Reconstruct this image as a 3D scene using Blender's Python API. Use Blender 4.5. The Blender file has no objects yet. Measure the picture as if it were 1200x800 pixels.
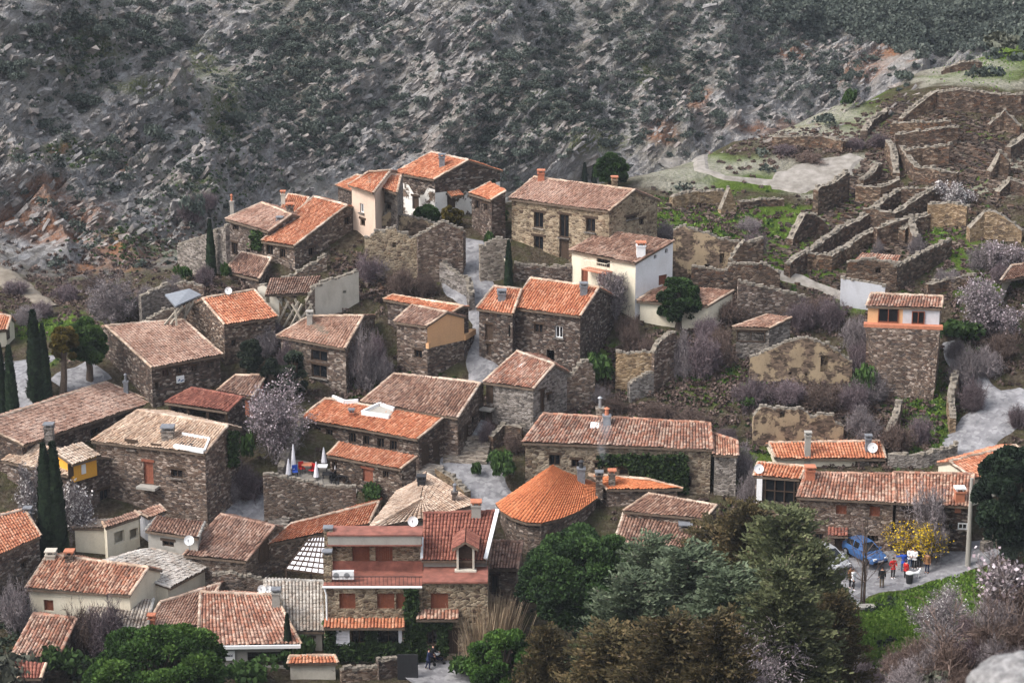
import bpy, bmesh, math, random
import numpy as np
from mathutils import Vector, Matrix
from mathutils.bvhtree import BVHTree
from mathutils.geometry import tessellate_polygon
R = math.radians
random.seed(7)
rng = np.random.default_rng(7)
scene = bpy.context.scene
COL = scene.collection

# ---------------------------------------------------------------- camera
CAM_Z, PITCH, FPX = 80.0, R(15.5), 2550.0
cam_d = bpy.data.cameras.new('camera'); cam = bpy.data.objects.new('camera', cam_d); COL.objects.link(cam)
cam.location = (0, 0, CAM_Z); cam.rotation_euler = (R(90) - PITCH, 0, 0)
cam_d.sensor_width = 36; cam_d.lens = FPX / 1200 * 36; cam_d.clip_end = 6000; cam_d.clip_start = .5
scene.camera = cam
cam_d.dof.use_dof = True; cam_d.dof.focus_distance = 185; cam_d.dof.aperture_fstop = 2.4
# ---------------------------------------------------------------- overcast daylight
SUN_EL, SUN_AZ = 48, 248          # degrees; azimuth clockwise from +Y (to the camera's left, a little behind it)
w = bpy.data.worlds.new('World'); scene.world = w; w.use_nodes = True
nt = w.node_tree; bg = nt.nodes['Background']
sky = nt.nodes.new('ShaderNodeTexSky'); sky.sky_type = 'NISHITA'; sky.sun_disc = False
sky.sun_elevation = R(SUN_EL); sky.sun_rotation = R(SUN_AZ); sky.dust_density = 4; sky.air_density = 1.2; sky.ozone_density = 1
hs = nt.nodes.new('ShaderNodeHueSaturation'); hs.inputs['Saturation'].default_value = .42
nt.links.new(sky.outputs[0], hs.inputs['Color']); nt.links.new(hs.outputs[0], bg.inputs['Color'])
bg.inputs['Strength'].default_value = .15
sd = bpy.data.lights.new('sun', 'SUN'); sd.energy = 1.35; sd.angle = R(18); sd.color = (1, .965, .92)
sun = bpy.data.objects.new('sun', sd); COL.objects.link(sun)
_s = Vector((math.sin(R(SUN_AZ)) * math.cos(R(SUN_EL)), math.cos(R(SUN_AZ)) * math.cos(R(SUN_EL)), math.sin(R(SUN_EL))))
sun.rotation_euler = _s.to_track_quat('Z', 'Y').to_euler(); sun.location = (0, 0, 200)
vs = scene.view_settings; vs.view_transform = 'Standard'; vs.look = 'None'; vs.gamma = 1; vs.use_curve_mapping = False
vs.exposure = 1.12
scene.cycles.max_bounces = 4; scene.cycles.diffuse_bounces = 2; scene.cycles.glossy_bounces = 2
scene.cycles.transparent_max_bounces = 6; scene.cycles.transmission_bounces = 2

# ---------------------------------------------------------------- pixels of the photograph -> rays
CP, SP = math.cos(PITCH), math.sin(PITCH)
def ray(x, y):
    a, b = (x - 600) / FPX, (400 - y) / FPX
    return Vector((a, CP + b * SP, -SP + b * CP)).normalized()
EYE = Vector((0, 0, CAM_Z))
def at_slant(x, y, s): return EYE + ray(x, y) * s
def at_z(x, y, z):
    r = ray(x, y); return EYE + r * ((z - CAM_Z) / r.z)
def at_y(x, y, Y):
    r = ray(x, y); return EYE + r * (Y / r.y)
def on_plane(x, y, p, n):
    r = ray(x, y); return EYE + r * ((p - EYE).dot(n) / r.dot(n))
def px_az(x, D, z):                                   # column of pixel x at ground distance D
    return Vector((x - 600, FPX * CP, 0)).normalized() * D + Vector((0, 0, z))
def mpp(p): return (p - EYE).length / FPX             # metres per photo pixel there

# ---------------------------------------------------------------- noise
def _hash(ix, iy, seed):
    h = (ix.astype(np.int64) * 374761393 + iy.astype(np.int64) * 668265263 + seed * 974711) & 0x7fffffff
    h = (h ^ (h >> 13)) * 1274126177 & 0x7fffffff
    return ((h ^ (h >> 16)) & 0xffff) / 65535.0
def vnoise(x, y, seed=0):
    x = np.asarray(x, float); y = np.asarray(y, float)
    ix, iy = np.floor(x), np.floor(y); fx, fy = x - ix, y - iy
    fx = fx * fx * (3 - 2 * fx); fy = fy * fy * (3 - 2 * fy)
    a, b = _hash(ix, iy, seed), _hash(ix + 1, iy, seed); c, d = _hash(ix, iy + 1, seed), _hash(ix + 1, iy + 1, seed)
    return (a + (b - a) * fx) + ((c + (d - c) * fx) - (a + (b - a) * fx)) * fy
def fbm(x, y, seed=0, o=4):
    t = 0; a = .5
    for k in range(o): t = t + a * vnoise(x * 2 ** k, y * 2 ** k, seed + k * 17); a *= .5
    return t
def sstep(a, b, x):
    t = np.clip((x - a) / (b - a), 0, 1); return t * t * (3 - 2 * t)

# ---------------------------------------------------------------- objects
def tag(o, label=None, cat=None, group=None, kind=None):
    if label: o['label'] = label
    if cat: o['category'] = cat
    if group: o['group'] = group
    if kind or label: o['kind'] = kind or 'thing'
    return o
def empty(name, loc, label, cat, group=None, rz=0):
    o = bpy.data.objects.new(name, None); COL.objects.link(o); o.location = loc; o.rotation_euler.z = rz; o.empty_display_size = .3
    return tag(o, label, cat, group)
def link(name, me, parent=None, world=True):
    o = bpy.data.objects.new(name, me); COL.objects.link(o)
    if parent:
        o.parent = parent
        if world:                                    # mesh is in world coordinates: undo the parents' translation
            off = Vector(); q = parent
            while q: off += q.location; q = q.parent
            o.location = -off
    return o
def np_mesh(name, V, F, mats, mi=None, uv=None, attr=None, smooth=False):
    """V (n,3); F (m,k) quads or triangles; uv per vertex; attr {name: per-vertex float}"""
    V = np.asarray(V, np.float32); F = np.asarray(F, np.int32); k = F.shape[1]
    me = bpy.data.meshes.new(name)
    me.vertices.add(len(V)); me.vertices.foreach_set('co', V.ravel())
    me.loops.add(F.size); me.loops.foreach_set('vertex_index', F.ravel())
    me.polygons.add(len(F)); me.polygons.foreach_set('loop_start', np.arange(0, F.size, k, dtype=np.int32))
    for m in (mats if isinstance(mats, (list, tuple)) else [mats]): me.materials.append(m)
    if mi is not None: me.polygons.foreach_set('material_index', np.asarray(mi, np.int32))
    if uv is not None:
        l = me.uv_layers.new(name='UVMap'); l.data.foreach_set('uv', np.asarray(uv, np.float32)[F.ravel()].ravel())
    for nme, a in (attr or {}).items():
        at = me.attributes.new(nme, 'FLOAT', 'POINT'); at.data.foreach_set('value', np.asarray(a, np.float32))
    me.polygons.foreach_set('use_smooth', np.full(len(F), bool(smooth)))
    me.update(calc_edges=True); me.validate(); return me
class MB:
    """collects polygons (with a uv in metres) for one mesh"""
    def __init__(s): s.v = []; s.f = []; s.uv = []; s.mi = []
    def poly(s, pts, uvs=None, mi=0):
        i = len(s.v); s.v += [tuple(p) for p in pts]; s.f.append(list(range(i, i + len(pts))))
        if uvs is None:
            p0 = Vector(pts[0]); n = Vector((0, 0, 0))
            for a in range(len(pts)):
                n += (Vector(pts[a]) - p0).cross(Vector(pts[(a + 1) % len(pts)]) - p0)
            if n.length < 1e-9: n = Vector((0, 0, 1))
            n.normalize()
            if abs(n.z) > .7: t = Vector((1, 0, 0)); b = Vector((0, 1, 0))
            else: t = Vector((-n.y, n.x, 0)).normalized(); b = Vector((0, 0, 1))
            uvs = [(Vector(p).dot(t), Vector(p).dot(b)) for p in pts]
        s.uv += [tuple(u) for u in uvs]; s.mi.append(mi)
    def obox(s, c, ax, ay, az, hx, hy, hz, mi=0):       # oriented box, half sizes
        c = Vector(c); X, Y, Z = ax * hx, ay * hy, az * hz
        p = [c + X * a + Y * b + Z * d for d in (-1, 1) for a, b in ((-1, -1), (1, -1), (1, 1), (-1, 1))]
        for q in ((3, 2, 1, 0), (4, 5, 6, 7), (0, 1, 5, 4), (1, 2, 6, 5), (2, 3, 7, 6), (3, 0, 4, 7)): s.poly([p[k] for k in q], mi=mi)
    def box(s, c, d, rz=0, mi=0):
        ca, sa = math.cos(rz), math.sin(rz)
        s.obox(c, Vector((ca, sa, 0)), Vector((-sa, ca, 0)), Vector((0, 0, 1)), d[0] / 2, d[1] / 2, d[2] / 2, mi)
    def bar(s, a, b, w, h=None, mi=0):
        a, b = Vector(a), Vector(b); d = b - a; L = d.length
        if L < 1e-6: return
        d /= L; u = d.cross(Vector((0, 0, 1)))
        if u.length < .01: u = Vector((1, 0, 0))
        u.normalize(); v = u.cross(d)
        s.obox((a + b) / 2, d, u, v, L / 2, w / 2, (h or w) / 2, mi)
    def tube(s, pts, radii, n=8, mi=0, cap=True):
        rings = []
        for i, p in enumerate(pts):
            p = Vector(p); d = (Vector(pts[min(i + 1, len(pts) - 1)]) - Vector(pts[max(i - 1, 0)])).normalized()
            u = d.cross(Vector((0, 1, 0.01))); u = u.normalized() if u.length > .05 else Vector((1, 0, 0)); v = d.cross(u)
            r = radii[i] if isinstance(radii, (list, tuple)) else radii
            rings.append([p + (u * math.cos(2 * math.pi * k / n) + v * math.sin(2 * math.pi * k / n)) * r for k in range(n)])
        for a, b in zip(rings, rings[1:]):
            for k in range(n): s.poly([a[k], a[(k + 1) % n], b[(k + 1) % n], b[k]], mi=mi)
        if cap: s.poly(rings[0][::-1], mi=mi); s.poly(rings[-1], mi=mi)
    def mesh(s, name, mats, smooth=False):
        me = bpy.data.meshes.new(name); me.from_pydata(s.v, [], s.f)
        for m in (mats if isinstance(mats, (list, tuple)) else [mats]): me.materials.append(m)
        l = me.uv_layers.new(name='UVMap'); l.data.foreach_set('uv', np.array(s.uv, np.float32).ravel())
        me.polygons.foreach_set('material_index', np.array(s.mi, np.int32))
        me.polygons.foreach_set('use_smooth', np.full(len(s.f), smooth)); me.update(); return me
    def build(s, name, mats, parent=None, world=True, smooth=False): return link(name, s.mesh(name, mats, smooth), parent, world)

# ---------------------------------------------------------------- materials
def lin(c):                                            # 0-255 sRGB -> linear
    return tuple(((x / 255) / 12.92 if x / 255 <= .04045 else ((x / 255 + .055) / 1.055) ** 2.4) for x in c) + (1,)
class NT:
    def __init__(s, name):
        s.m = bpy.data.materials.new(name); s.m.use_nodes = True; s.t = s.m.node_tree; s.b = s.t.nodes['Principled BSDF']
        s.b.inputs['Roughness'].default_value = .9; s.b.inputs['Specular IOR Level'].default_value = .2
    def n(s, typ, **kw):
        nd = s.t.nodes.new('ShaderNode' + typ)
        for k, v in kw.items():
            if k[0] == '_': nd.inputs[k[1:].replace('_', ' ')].default_value = v
            else: setattr(nd, k, v)
        return nd
    def l(s, a, b): s.t.links.new(a, b)
    def uv(s, sx=1, sy=1):
        u = s.n('UVMap'); m = s.n('Mapping'); m.inputs['Scale'].default_value = (sx, sy, 1); s.l(u.outputs[0], m.inputs[0]); return m.outputs[0]
    def pos(s, sx=1, sy=1, sz=1):
        g = s.n('NewGeometry'); m = s.n('Mapping'); m.inputs['Scale'].default_value = (sx, sy, sz); s.l(g.outputs['Position'], m.inputs[0]); return m.outputs[0]
    def noise(s, vec, scale, detail=4, rough=.6):
        nd = s.n('TexNoise'); nd.inputs['Scale'].default_value = scale; nd.inputs['Detail'].default_value = detail; nd.inputs['Roughness'].default_value = rough
        s.l(vec, nd.inputs['Vector']); return nd.outputs['Fac']
    def ramp(s, fac, stops, interp='LINEAR'):
        r = s.n('ValToRGB'); r.color_ramp.interpolation = interp; e = r.color_ramp.elements
        while len(e) < len(stops): e.new(.5)
        for el, (p, c) in zip(e, stops): el.position = p; el.color = c if len(c) == 4 else tuple(c) + (1,)
        s.l(fac, r.inputs[0]); return r.outputs[0]
    def mix(s, f, a, b, bt='MIX'):
        m = s.n('Mix', data_type='RGBA', blend_type=bt)
        for sock, v in ((m.inputs[0], f), (m.inputs[6], a), (m.inputs[7], b)):
            if hasattr(v, 'is_output'): s.l(v, sock)
            else: sock.default_value = v
        return m.outputs[2]
    def math(s, op, a, b=0):
        m = s.n('Math', operation=op)
        for sock, v in ((m.inputs[0], a), (m.inputs[1], b)):
            if hasattr(v, 'is_output'): s.l(v, sock)
            else: sock.default_value = v
        return m.outputs[0]
    def bump(s, h, strength=.5, dist=.05):
        b = s.n('Bump'); b.inputs['Strength'].default_value = strength; b.inputs['Distance'].default_value = dist
        s.l(h, b.inputs['Height']); s.l(b.outputs[0], s.b.inputs['Normal'])
    def color(s, c):
        if hasattr(c, 'is_output'): s.l(c, s.b.inputs['Base Color'])
        else: s.b.inputs['Base Color'].default_value = c
    def attr(s, name): return s.n('Attribute', attribute_name=name).outputs['Fac']
def g(v): return (v, v, v, 1)
def mul(c, k): return tuple(x * k for x in c[:3]) + (1,)

def stone_mat(name, cols, mortar, sx=3.2, sy=6.5, joint=.05, stain=.5, warm=None):
    """rubble masonry: one colour per stone, mortar joints, broad weathering"""
    t = NT(name); v = t.uv(sx, sy)
    dn = t.n('TexNoise'); dn.inputs['Scale'].default_value = .9; t.l(v, dn.inputs['Vector'])
    wv = t.n('VectorMath', operation='MULTIPLY_ADD'); t.l(dn.outputs['Color'], wv.inputs[0]); wv.inputs[1].default_value = (.7, .5, 0); t.l(v, wv.inputs[2])
    vo = t.n('TexVoronoi'); vo.inputs['Scale'].default_value = 1; t.l(wv.outputs[0], vo.inputs['Vector'])
    ve = t.n('TexVoronoi', feature='DISTANCE_TO_EDGE'); ve.inputs['Scale'].default_value = 1; t.l(wv.outputs[0], ve.inputs['Vector'])
    sep = t.n('SeparateColor'); t.l(vo.outputs['Color'], sep.inputs[0])
    n = len(cols); c = t.ramp(sep.outputs[0], [((i + .0) / n, cc) for i, cc in enumerate(cols)], 'CONSTANT')
    big = t.noise(t.uv(), .35, 5); fine = t.noise(t.uv(), 9, 3)
    j = t.ramp(ve.outputs['Distance'], [(0, g(1)), (joint * 1.6, g(0))])
    jm = t.math('MULTIPLY', j, t.ramp(big, [(.35, g(.25)), (.65, g(1))]))
    c = t.mix(jm, c, mortar)
    c = t.mix(t.ramp(big, [(.35, g(0)), (.7, g(stain))]), c, t.mix(.6, c, warm or mul(mortar, .8)))
    c = t.mix(1, c, t.ramp(fine, [(.2, g(.72)), (.8, g(1.22))]), 'MULTIPLY')
    c = t.mix(1, c, t.ramp(t.noise(t.uv(1, .35), .8, 4), [(.3, g(.62)), (.62, g(1.1))]), 'MULTIPLY')
    c = t.mix(1, c, t.ramp(t.n('ObjectInfo').outputs['Random'], [(0, (.74, .74, .77, 1)), (.35, (1.02, .96, .92, 1)), (.7, (.92, .92, .92, 1)), (1, (1.28, 1.18, 1.06, 1))]), 'MULTIPLY')
    t.color(c); t.bump(t.math('MINIMUM', ve.outputs['Distance'], .22), .9, .25); return t.m
def plaster_mat(name, col, dirt, expose=None, amount=.5):
    t = NT(name); n = t.noise(t.uv(1, .45), .9, 6); f = t.noise(t.uv(), 7, 3)
    c = t.mix(t.ramp(n, [(.45, g(0)), (.75, g(.75))]), col, dirt)
    c = t.mix(1, c, t.ramp(f, [(.2, g(.88)), (.8, g(1.06))]), 'MULTIPLY')
    if expose:                                           # fallen render showing stones
        v = t.uv(3, 6); vo = t.n('TexVoronoi'); vo.inputs['Scale'].default_value = 1; t.l(v, vo.inputs['Vector'])
        sep = t.n('SeparateColor'); t.l(vo.outputs['Color'], sep.inputs[0])
        st = t.ramp(sep.outputs[0], [(0, mul(expose, .5)), (.4, expose), (.8, mul(expose, 1.5))], 'CONSTANT')
        c = t.mix(t.ramp(t.noise(t.uv(), .55, 7, .68), [(amount, g(0)), (amount + .04, g(1))]), c, st)
    t.color(c); t.bump(f, .25, .03); return t.m
def roof_mat(name, cols, lichen, lich=.5, dirt=.5):
    """barrel tiles: one colour per tile from the uv cell, lichen and dirt over it"""
    t = NT(name); u = t.n('UVMap'); s = t.n('SeparateXYZ'); t.l(u.outputs[0], s.inputs[0])
    a = t.math('FLOOR', t.math('MULTIPLY', s.outputs[0], 4.0)); row = t.math('ADD', t.math('MULTIPLY', s.outputs[1], 2.5), t.math('MULTIPLY', a, .37))
    b = t.math('FLOOR', row)
    cb = t.n('CombineXYZ'); t.l(a, cb.inputs[0]); t.l(b, cb.inputs[1])
    wn = t.n('TexWhiteNoise', noise_dimensions='2D'); t.l(cb.outputs[0], wn.inputs['Vector'])
    n = len(cols); c = t.ramp(wn.outputs['Value'], [(i / n, cc) for i, cc in enumerate(cols)], 'CONSTANT')
    mean = tuple(sum(q[k] for q in cols) / n for k in range(3)) + (1,); c = t.mix(.38, c, mean)
    g1 = t.noise(t.pos(), .45, 5); g2 = t.noise(t.pos(), 2.6, 4)
    c = t.mix(t.ramp(t.math('ADD', t.math('MULTIPLY', g1, .6), t.math('MULTIPLY', g2, .4)), [(.62 - .24 * lich, g(0)), (.78 - .2 * lich, g(.75))]), c, lichen)
    c = t.mix(1, c, t.ramp(g1, [(.28, g(1 - .5 * dirt)), (.6, g(1.08))]), 'MULTIPLY')
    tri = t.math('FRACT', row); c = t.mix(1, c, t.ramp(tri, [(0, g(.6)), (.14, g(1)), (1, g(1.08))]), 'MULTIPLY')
    hgt = t.attr('h'); c = t.mix(1, c, t.ramp(hgt, [(0, (.36, .30, .27, 1)), (.65, g(1.12))]), 'MULTIPLY')   # darker and redder in the channels, paler on the cover tiles
    c = t.mix(1, c, t.ramp(t.n('ObjectInfo').outputs['Random'], [(0, (.84, .88, .92, 1)), (.4, (1.02, .98, .94, 1)), (.75, (.94, .94, .96, 1)), (1, (1.1, 1.04, .98, 1))]), 'MULTIPLY')
    t.color(c); t.b.inputs['Roughness'].default_value = .85; t.bump(t.noise(t.pos(), 12, 3), .3, .02); return t.m
def plain(name, col, rough=.8, var=.25, scale=3, metal=0, spec=.3):
    t = NT(name); n = t.noise(t.pos(), scale, 4); t.color(t.mix(1, col, t.ramp(n, [(.3, g(1 - var)), (.7, g(1 + var))]), 'MULTIPLY'))
    t.b.inputs['Roughness'].default_value = rough; t.b.inputs['Metallic'].default_value = metal; t.b.inputs['Specular IOR Level'].default_value = spec; return t.m
def leaf_mat(name, c0, c1, c2=None, trans=.25):
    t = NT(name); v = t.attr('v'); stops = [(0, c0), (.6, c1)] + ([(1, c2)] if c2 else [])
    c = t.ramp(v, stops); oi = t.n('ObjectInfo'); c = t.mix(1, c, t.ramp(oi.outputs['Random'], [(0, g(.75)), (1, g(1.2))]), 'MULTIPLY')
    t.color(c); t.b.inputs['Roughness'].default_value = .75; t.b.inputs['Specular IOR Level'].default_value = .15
    if trans:
        tr = t.n('BsdfTranslucent'); t.l(c, tr.inputs[0]); mx = t.n('MixShader'); mx.inputs[0].default_value = trans
        t.l(t.b.outputs[0], mx.inputs[1]); t.l(tr.outputs[0], mx.inputs[2]); t.l(mx.outputs[0], t.t.nodes['Material Output'].inputs[0])
    return t.m
M = {}
_br = [(.045, .033, .028, 1), (.082, .06, .050, 1), (.125, .098, .082, 1), (.07, .046, .037, 1), (.175, .142, .12, 1), (.055, .047, .045, 1), (.105, .072, .055, 1), (.28, .24, .21, 1)]
M['stone_dark'] = stone_mat('stone dark', [mul(c, 1.15) for c in _br], (.085, .066, .054, 1), stain=.3)
M['stone'] = stone_mat('stone brown', [mul(c, 1.45) for c in _br], (.18, .145, .115, 1))
M['stone_tan'] = stone_mat('stone tan', [(.13, .095, .065, 1), (.24, .19, .13, 1), (.33, .26, .18, 1), (.09, .06, .045, 1), (.40, .33, .24, 1), (.19, .13, .085, 1)], (.40, .33, .235, 1), 2.8, 4.8, .09, .6)
M['stone_grey'] = stone_mat('stone grey', [(.12, .11, .10, 1), (.20, .18, .16, 1), (.27, .25, .23, 1), (.09, .08, .075, 1), (.33, .31, .29, 1)], (.30, .27, .24, 1))
M['stone_ochre'] = stone_mat('stone ochre', [(.20, .145, .09, 1), (.29, .215, .135, 1), (.13, .09, .06, 1), (.34, .27, .19, 1), (.10, .075, .055, 1)], (.25, .185, .12, 1), 2.6, 5, .09, .7, (.30, .21, .12, 1))
M['stone_red'] = stone_mat('stone ruin', [(.058, .040, .032, 1), (.095, .066, .05, 1), (.14, .10, .076, 1), (.036, .027, .023, 1), (.21, .165, .13, 1), (.11, .062, .04, 1), (.07, .054, .047, 1)], (.07, .052, .04, 1), 2.6, 5, .05, .4, (.17, .12, .08, 1))
M['rubble_top'] = plain('lichened wall top', (.19, .165, .135, 1), .95, .45, 4)
M['white'] = plaster_mat('white plaster', (.72, .71, .72, 1), (.56, .54, .52, 1))
M['cream'] = plaster_mat('cream plaster', (.66, .60, .48, 1), (.52, .45, .34, 1))
M['peel'] = plaster_mat('peeling plaster', (.70, .67, .63, 1), (.52, .47, .41, 1), (.11, .08, .06, 1), .53)
M['oldplaster'] = plaster_mat('old plaster', (.52, .48, .41, 1), (.30, .26, .21, 1), (.13, .1, .075, 1), .62)
M['pink'] = plaster_mat('pink plaster', (.58, .44, .35, 1), (.45, .34, .27, 1))
M['orange'] = plaster_mat('orange plaster', (.62, .36, .19, 1), (.5, .3, .17, 1))
M['yellow'] = plaster_mat('yellow plaster', (.72, .36, .05, 1), (.6, .3, .05, 1))
M['ochre'] = plaster_mat('ochre earth render', (.35, .265, .17, 1), (.17, .125, .085, 1), (.12, .085, .062, 1), .47)
M['concrete'] = plaster_mat('concrete', (.33, .31, .28, 1), (.22, .205, .185, 1))
M['greyblue'] = plaster_mat('whitewashed blocks', (.50, .50, .53, 1), (.36, .35, .36, 1))
def _ds(c, k=.26, v=.88):                             # dusty, sun-bleached clay
    l = .3 * c[0] + .59 * c[1] + .11 * c[2]; return tuple((l + (x - l) * (1 - k)) * v * q for x, q in zip(c, (1.0, 1.0, .975)))
T = lambda *a: [lin(_ds(c)) for c in a]
M['roof_pink'] = roof_mat('roof weathered', T((178, 128, 108), (160, 108, 88), (196, 152, 132), (140, 92, 74), (186, 138, 116), (150, 116, 102)), lin((170, 148, 134)), .55, .4)
M['roof_orange'] = roof_mat('roof orange', T((206, 112, 70), (190, 96, 60), (214, 132, 92), (176, 86, 54), (200, 120, 84), (222, 152, 118)), lin((186, 150, 128)), .3, .4)
M['roof_new'] = roof_mat('roof new orange', T((218, 118, 66), (208, 106, 58), (224, 130, 80), (200, 100, 56), (214, 112, 62)), lin((220, 150, 110)), .1, .15)
M['roof_red'] = roof_mat('roof red', T((158, 86, 70), (140, 74, 62), (172, 102, 84), (126, 66, 56)), lin((170, 120, 100)), .15, .3)
M['roof_mix'] = roof_mat('roof mixed', T((190, 116, 88), (158, 92, 70), (200, 150, 126), (120, 72, 58), (202, 164, 142), (172, 98, 70), (140, 104, 90)), lin((190, 168, 152)), .4, .5)
M['roof_brown'] = roof_mat('roof brown', T((146, 98, 80), (120, 78, 64), (170, 124, 104), (104, 72, 62), (158, 110, 90), (186, 150, 132)), lin((150, 132, 120)), .5, .6)
M['roof_grey'] = roof_mat('roof lichen grey', T((168, 158, 150), (142, 130, 122), (186, 176, 168), (128, 114, 104), (176, 152, 138)), lin((178, 174, 168)), .8, .5)
M['roof_pale'] = roof_mat('roof pale', T((196, 168, 148), (176, 146, 126), (208, 184, 166), (160, 126, 106), (188, 150, 124)), lin((196, 180, 164)), .6, .4)
M['wood'] = plain('dark wood', (.055, .034, .022, 1), .7, .35, 6)
M['wood_brown'] = plain('brown painted wood', (.17, .055, .03, 1), .6, .2, 6)
M['wood_red'] = plain('red painted wood', (.22, .075, .045, 1), .6, .2, 6)
M['wood_pale'] = plain('weathered beam', (.30, .26, .21, 1), .8, .3, 5)
M['soffit'] = plain('eave mortar and boards', (.13, .095, .07, 1), .9, .35, 3)
M['glass'] = plain('dark glass', (.010, .011, .013, 1), .12, .1, 3, 0, .5)
M['metal_white'] = plain('white enamel', (.72, .72, .72, 1), .4, .05)
M['metal'] = plain('galvanised metal', (.36, .37, .39, 1), .45, .15, 4, .6)
M['dark_metal'] = plain('dark metal', (.03, .03, .033, 1), .5, .2)
M['brick'] = plain('red brick', (.36, .13, .075, 1), .85, .3, 7)
M['slate'] = plain('slate', (.16, .165, .18, 1), .6, .3, 5)
M['terracotta'] = plain('terracotta', (.42, .16, .09, 1), .8, .2, 4)
M['red_paint'] = plain('brick red floor paint', (.215, .082, .06, 1), .75, .38, 1.6)
M['white_cloth'] = plain('white canvas', (.72, .70, .74, 1), .9, .08, 5)
# ---------------------------------------------------------------- terrain: one sheet from the camera's hill over the village to the mountain
_cp = []                                               # control points X, Y, Z
def _s(x, y, s): p = at_slant(x, y, s); _cp.append((p.x, p.y, p.z))
def _d(x, D, z): p = px_az(x, D, z); _cp.append((p.x, p.y, p.z))
def vs_slant(y): return 163 + (770 - y) * .0872
for y in (790, 740, 690, 640, 590, 540, 490, 440, 390, 340, 300):
    for x in (-260, -90, 60, 200, 340, 480, 620, 760, 900):
        if (y > 700 and x > 650) or (y < 420 and x < 120) or (y < 340 and x < 340): continue
        _s(x, y, vs_slant(y))
for a in [(420, 268, 207), (520, 262, 209), (600, 265, 209), (700, 262, 210), (300, 305, 205), (230, 335, 203),
          (1050, 720, 165), (1120, 690, 168), (1190, 665, 171), (1000, 690, 169), (1080, 660, 172), (1060, 640, 174), (1150, 620, 177),
          (1000, 560, 182), (1100, 560, 182), (1200, 540, 184), (1000, 480, 189), (1100, 480, 190), (1200, 480, 190), (1000, 400, 196), (1100, 400, 197), (1200, 400, 198),
          (1050, 340, 203), (1200, 340, 203), (1330, 480, 190), (1330, 300, 208), (1330, 660, 171),
          (800, 300, 207), (800, 250, 215), (760, 205, 221), (830, 190, 228), (900, 300, 208), (900, 220, 223), (860, 165, 237), (920, 150, 243), (1000, 300, 209), (1000, 220, 223), (1000, 150, 239), (980, 122, 248), (1030, 118, 252),
          (1100, 300, 209), (1100, 230, 220), (1100, 165, 232), (1100, 128, 239), (1110, 100, 250), (1080, 82, 262), (1150, 66, 272), (1200, 112, 249), (1200, 60, 275), (1200, 200, 225), (1330, 100, 250), (1330, 40, 285), (1200, 30, 300),
          (20, 480, 190), (20, 420, 201), (60, 380, 208), (100, 360, 214), (0, 350, 220), (20, 325, 228), (150, 340, 219), (-120, 400, 205), (-120, 300, 240),
          # left spur
          (0, 290, 245), (0, 200, 256), (0, 100, 268), (0, 0, 281), (100, 285, 248), (100, 200, 264), (100, 100, 280), (100, 0, 294), (180, 290, 247), (200, 230, 270), (200, 150, 288), (170, 50, 302), (250, 190, 290), (215, 290, 246), (-150, 200, 255), (-150, 0, 285),
          # ravine, then the great rock face
          (300, 235, 285), (325, 212, 296), (285, 120, 330), (220, 50, 345), (150, 0, 354), (400, 190, 316), (380, 100, 336), (330, 0, 358), (460, 60, 340), (500, 180, 326), (500, 90, 343), (500, 0, 356), (570, 60, 342), (600, 170, 333), (620, 0, 366),
          (700, 190, 332), (680, 90, 356), (700, 0, 374), (780, 180, 338), (800, 80, 366), (810, 0, 388), (830, 165, 352), (900, 110, 374), (900, 40, 396), (1000, 85, 402), (1010, 55, 410), (950, 0, 452), (1050, 10, 480), (1100, 30, 476), (1200, 0, 520), (1330, 0, 560)]: _s(*a)
for a in [(420, 235, 27), (520, 238, 26), (640, 240, 25), (720, 245, 24), (340, 230, 27), (500, 275, 10), (620, 285, 8), (400, 262, 15), (740, 285, 8), (800, 270, 20), (860, 300, 12), (920, 290, 16), (980, 320, 12), (1040, 330, 14), (1100, 370, 18), (1180, 390, 22),
          (600, 15, 72), (600, 50, 45), (600, 90, 26), (0, 50, 45), (0, 90, 26), (-300, 90, 26), (1000, 30, 62), (1000, 50, 54), (1000, 90, 28), (1150, 16, 71.8), (1180, 40, 62), (1205, 60, 56.0), (1170, 60, 55.1), (1120, 60, 54.1), (1060, 60, 53.2), (1190, 78, 44), (1100, 78, 42), (1160, 90, 40), (1150, 115, 27), (1080, 70, 45), (1080, 100, 31), (1400, 60, 50), (1400, 110, 32),
          (900, 130, 20), (800, 150, 14), (1000, 130, 18)]: _d(*a)
for x in (-900, -400, 0, 300, 600, 900, 1200, 1600, 2100):
    _d(x, 640, 130); _d(x, 2100, 420); _d(x, 460, 78 if 100 < x < 850 else 62)
_P = np.array(_cp); _S = np.array([1., 1.])
def _rbf_fit(P, lam=.15):
    n = len(P); d = np.hypot(P[:, None, 0] - P[None, :, 0], P[:, None, 1] - P[None, :, 1])
    A = np.zeros((n + 3, n + 3)); A[:n, :n] = d - lam * np.eye(n); A[:n, n] = 1; A[:n, n + 1:] = P[:, :2]; A[n:, :n] = A[:n, n:].T
    return np.linalg.solve(A, np.r_[P[:, 2], 0, 0, 0])
_W = _rbf_fit(_P)
def base_h(x, y):
    sh = np.shape(x); x = np.ravel(x); y = np.ravel(y); out = np.empty(len(x))
    for i in range(0, len(x), 40000):
        a, b = x[i:i + 40000], y[i:i + 40000]
        out[i:i + 40000] = np.hypot(a[:, None] - _P[None, :, 0], b[:, None] - _P[None, :, 1]) @ _W[:len(_P)] + _W[len(_P)] + _W[-2] * a + _W[-1] * b
    return out.reshape(sh)
az = np.r_[np.linspace(-42, -15.2, 40), np.arange(-15, 15.01, .062), np.linspace(15.2, 42, 40)]
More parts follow.
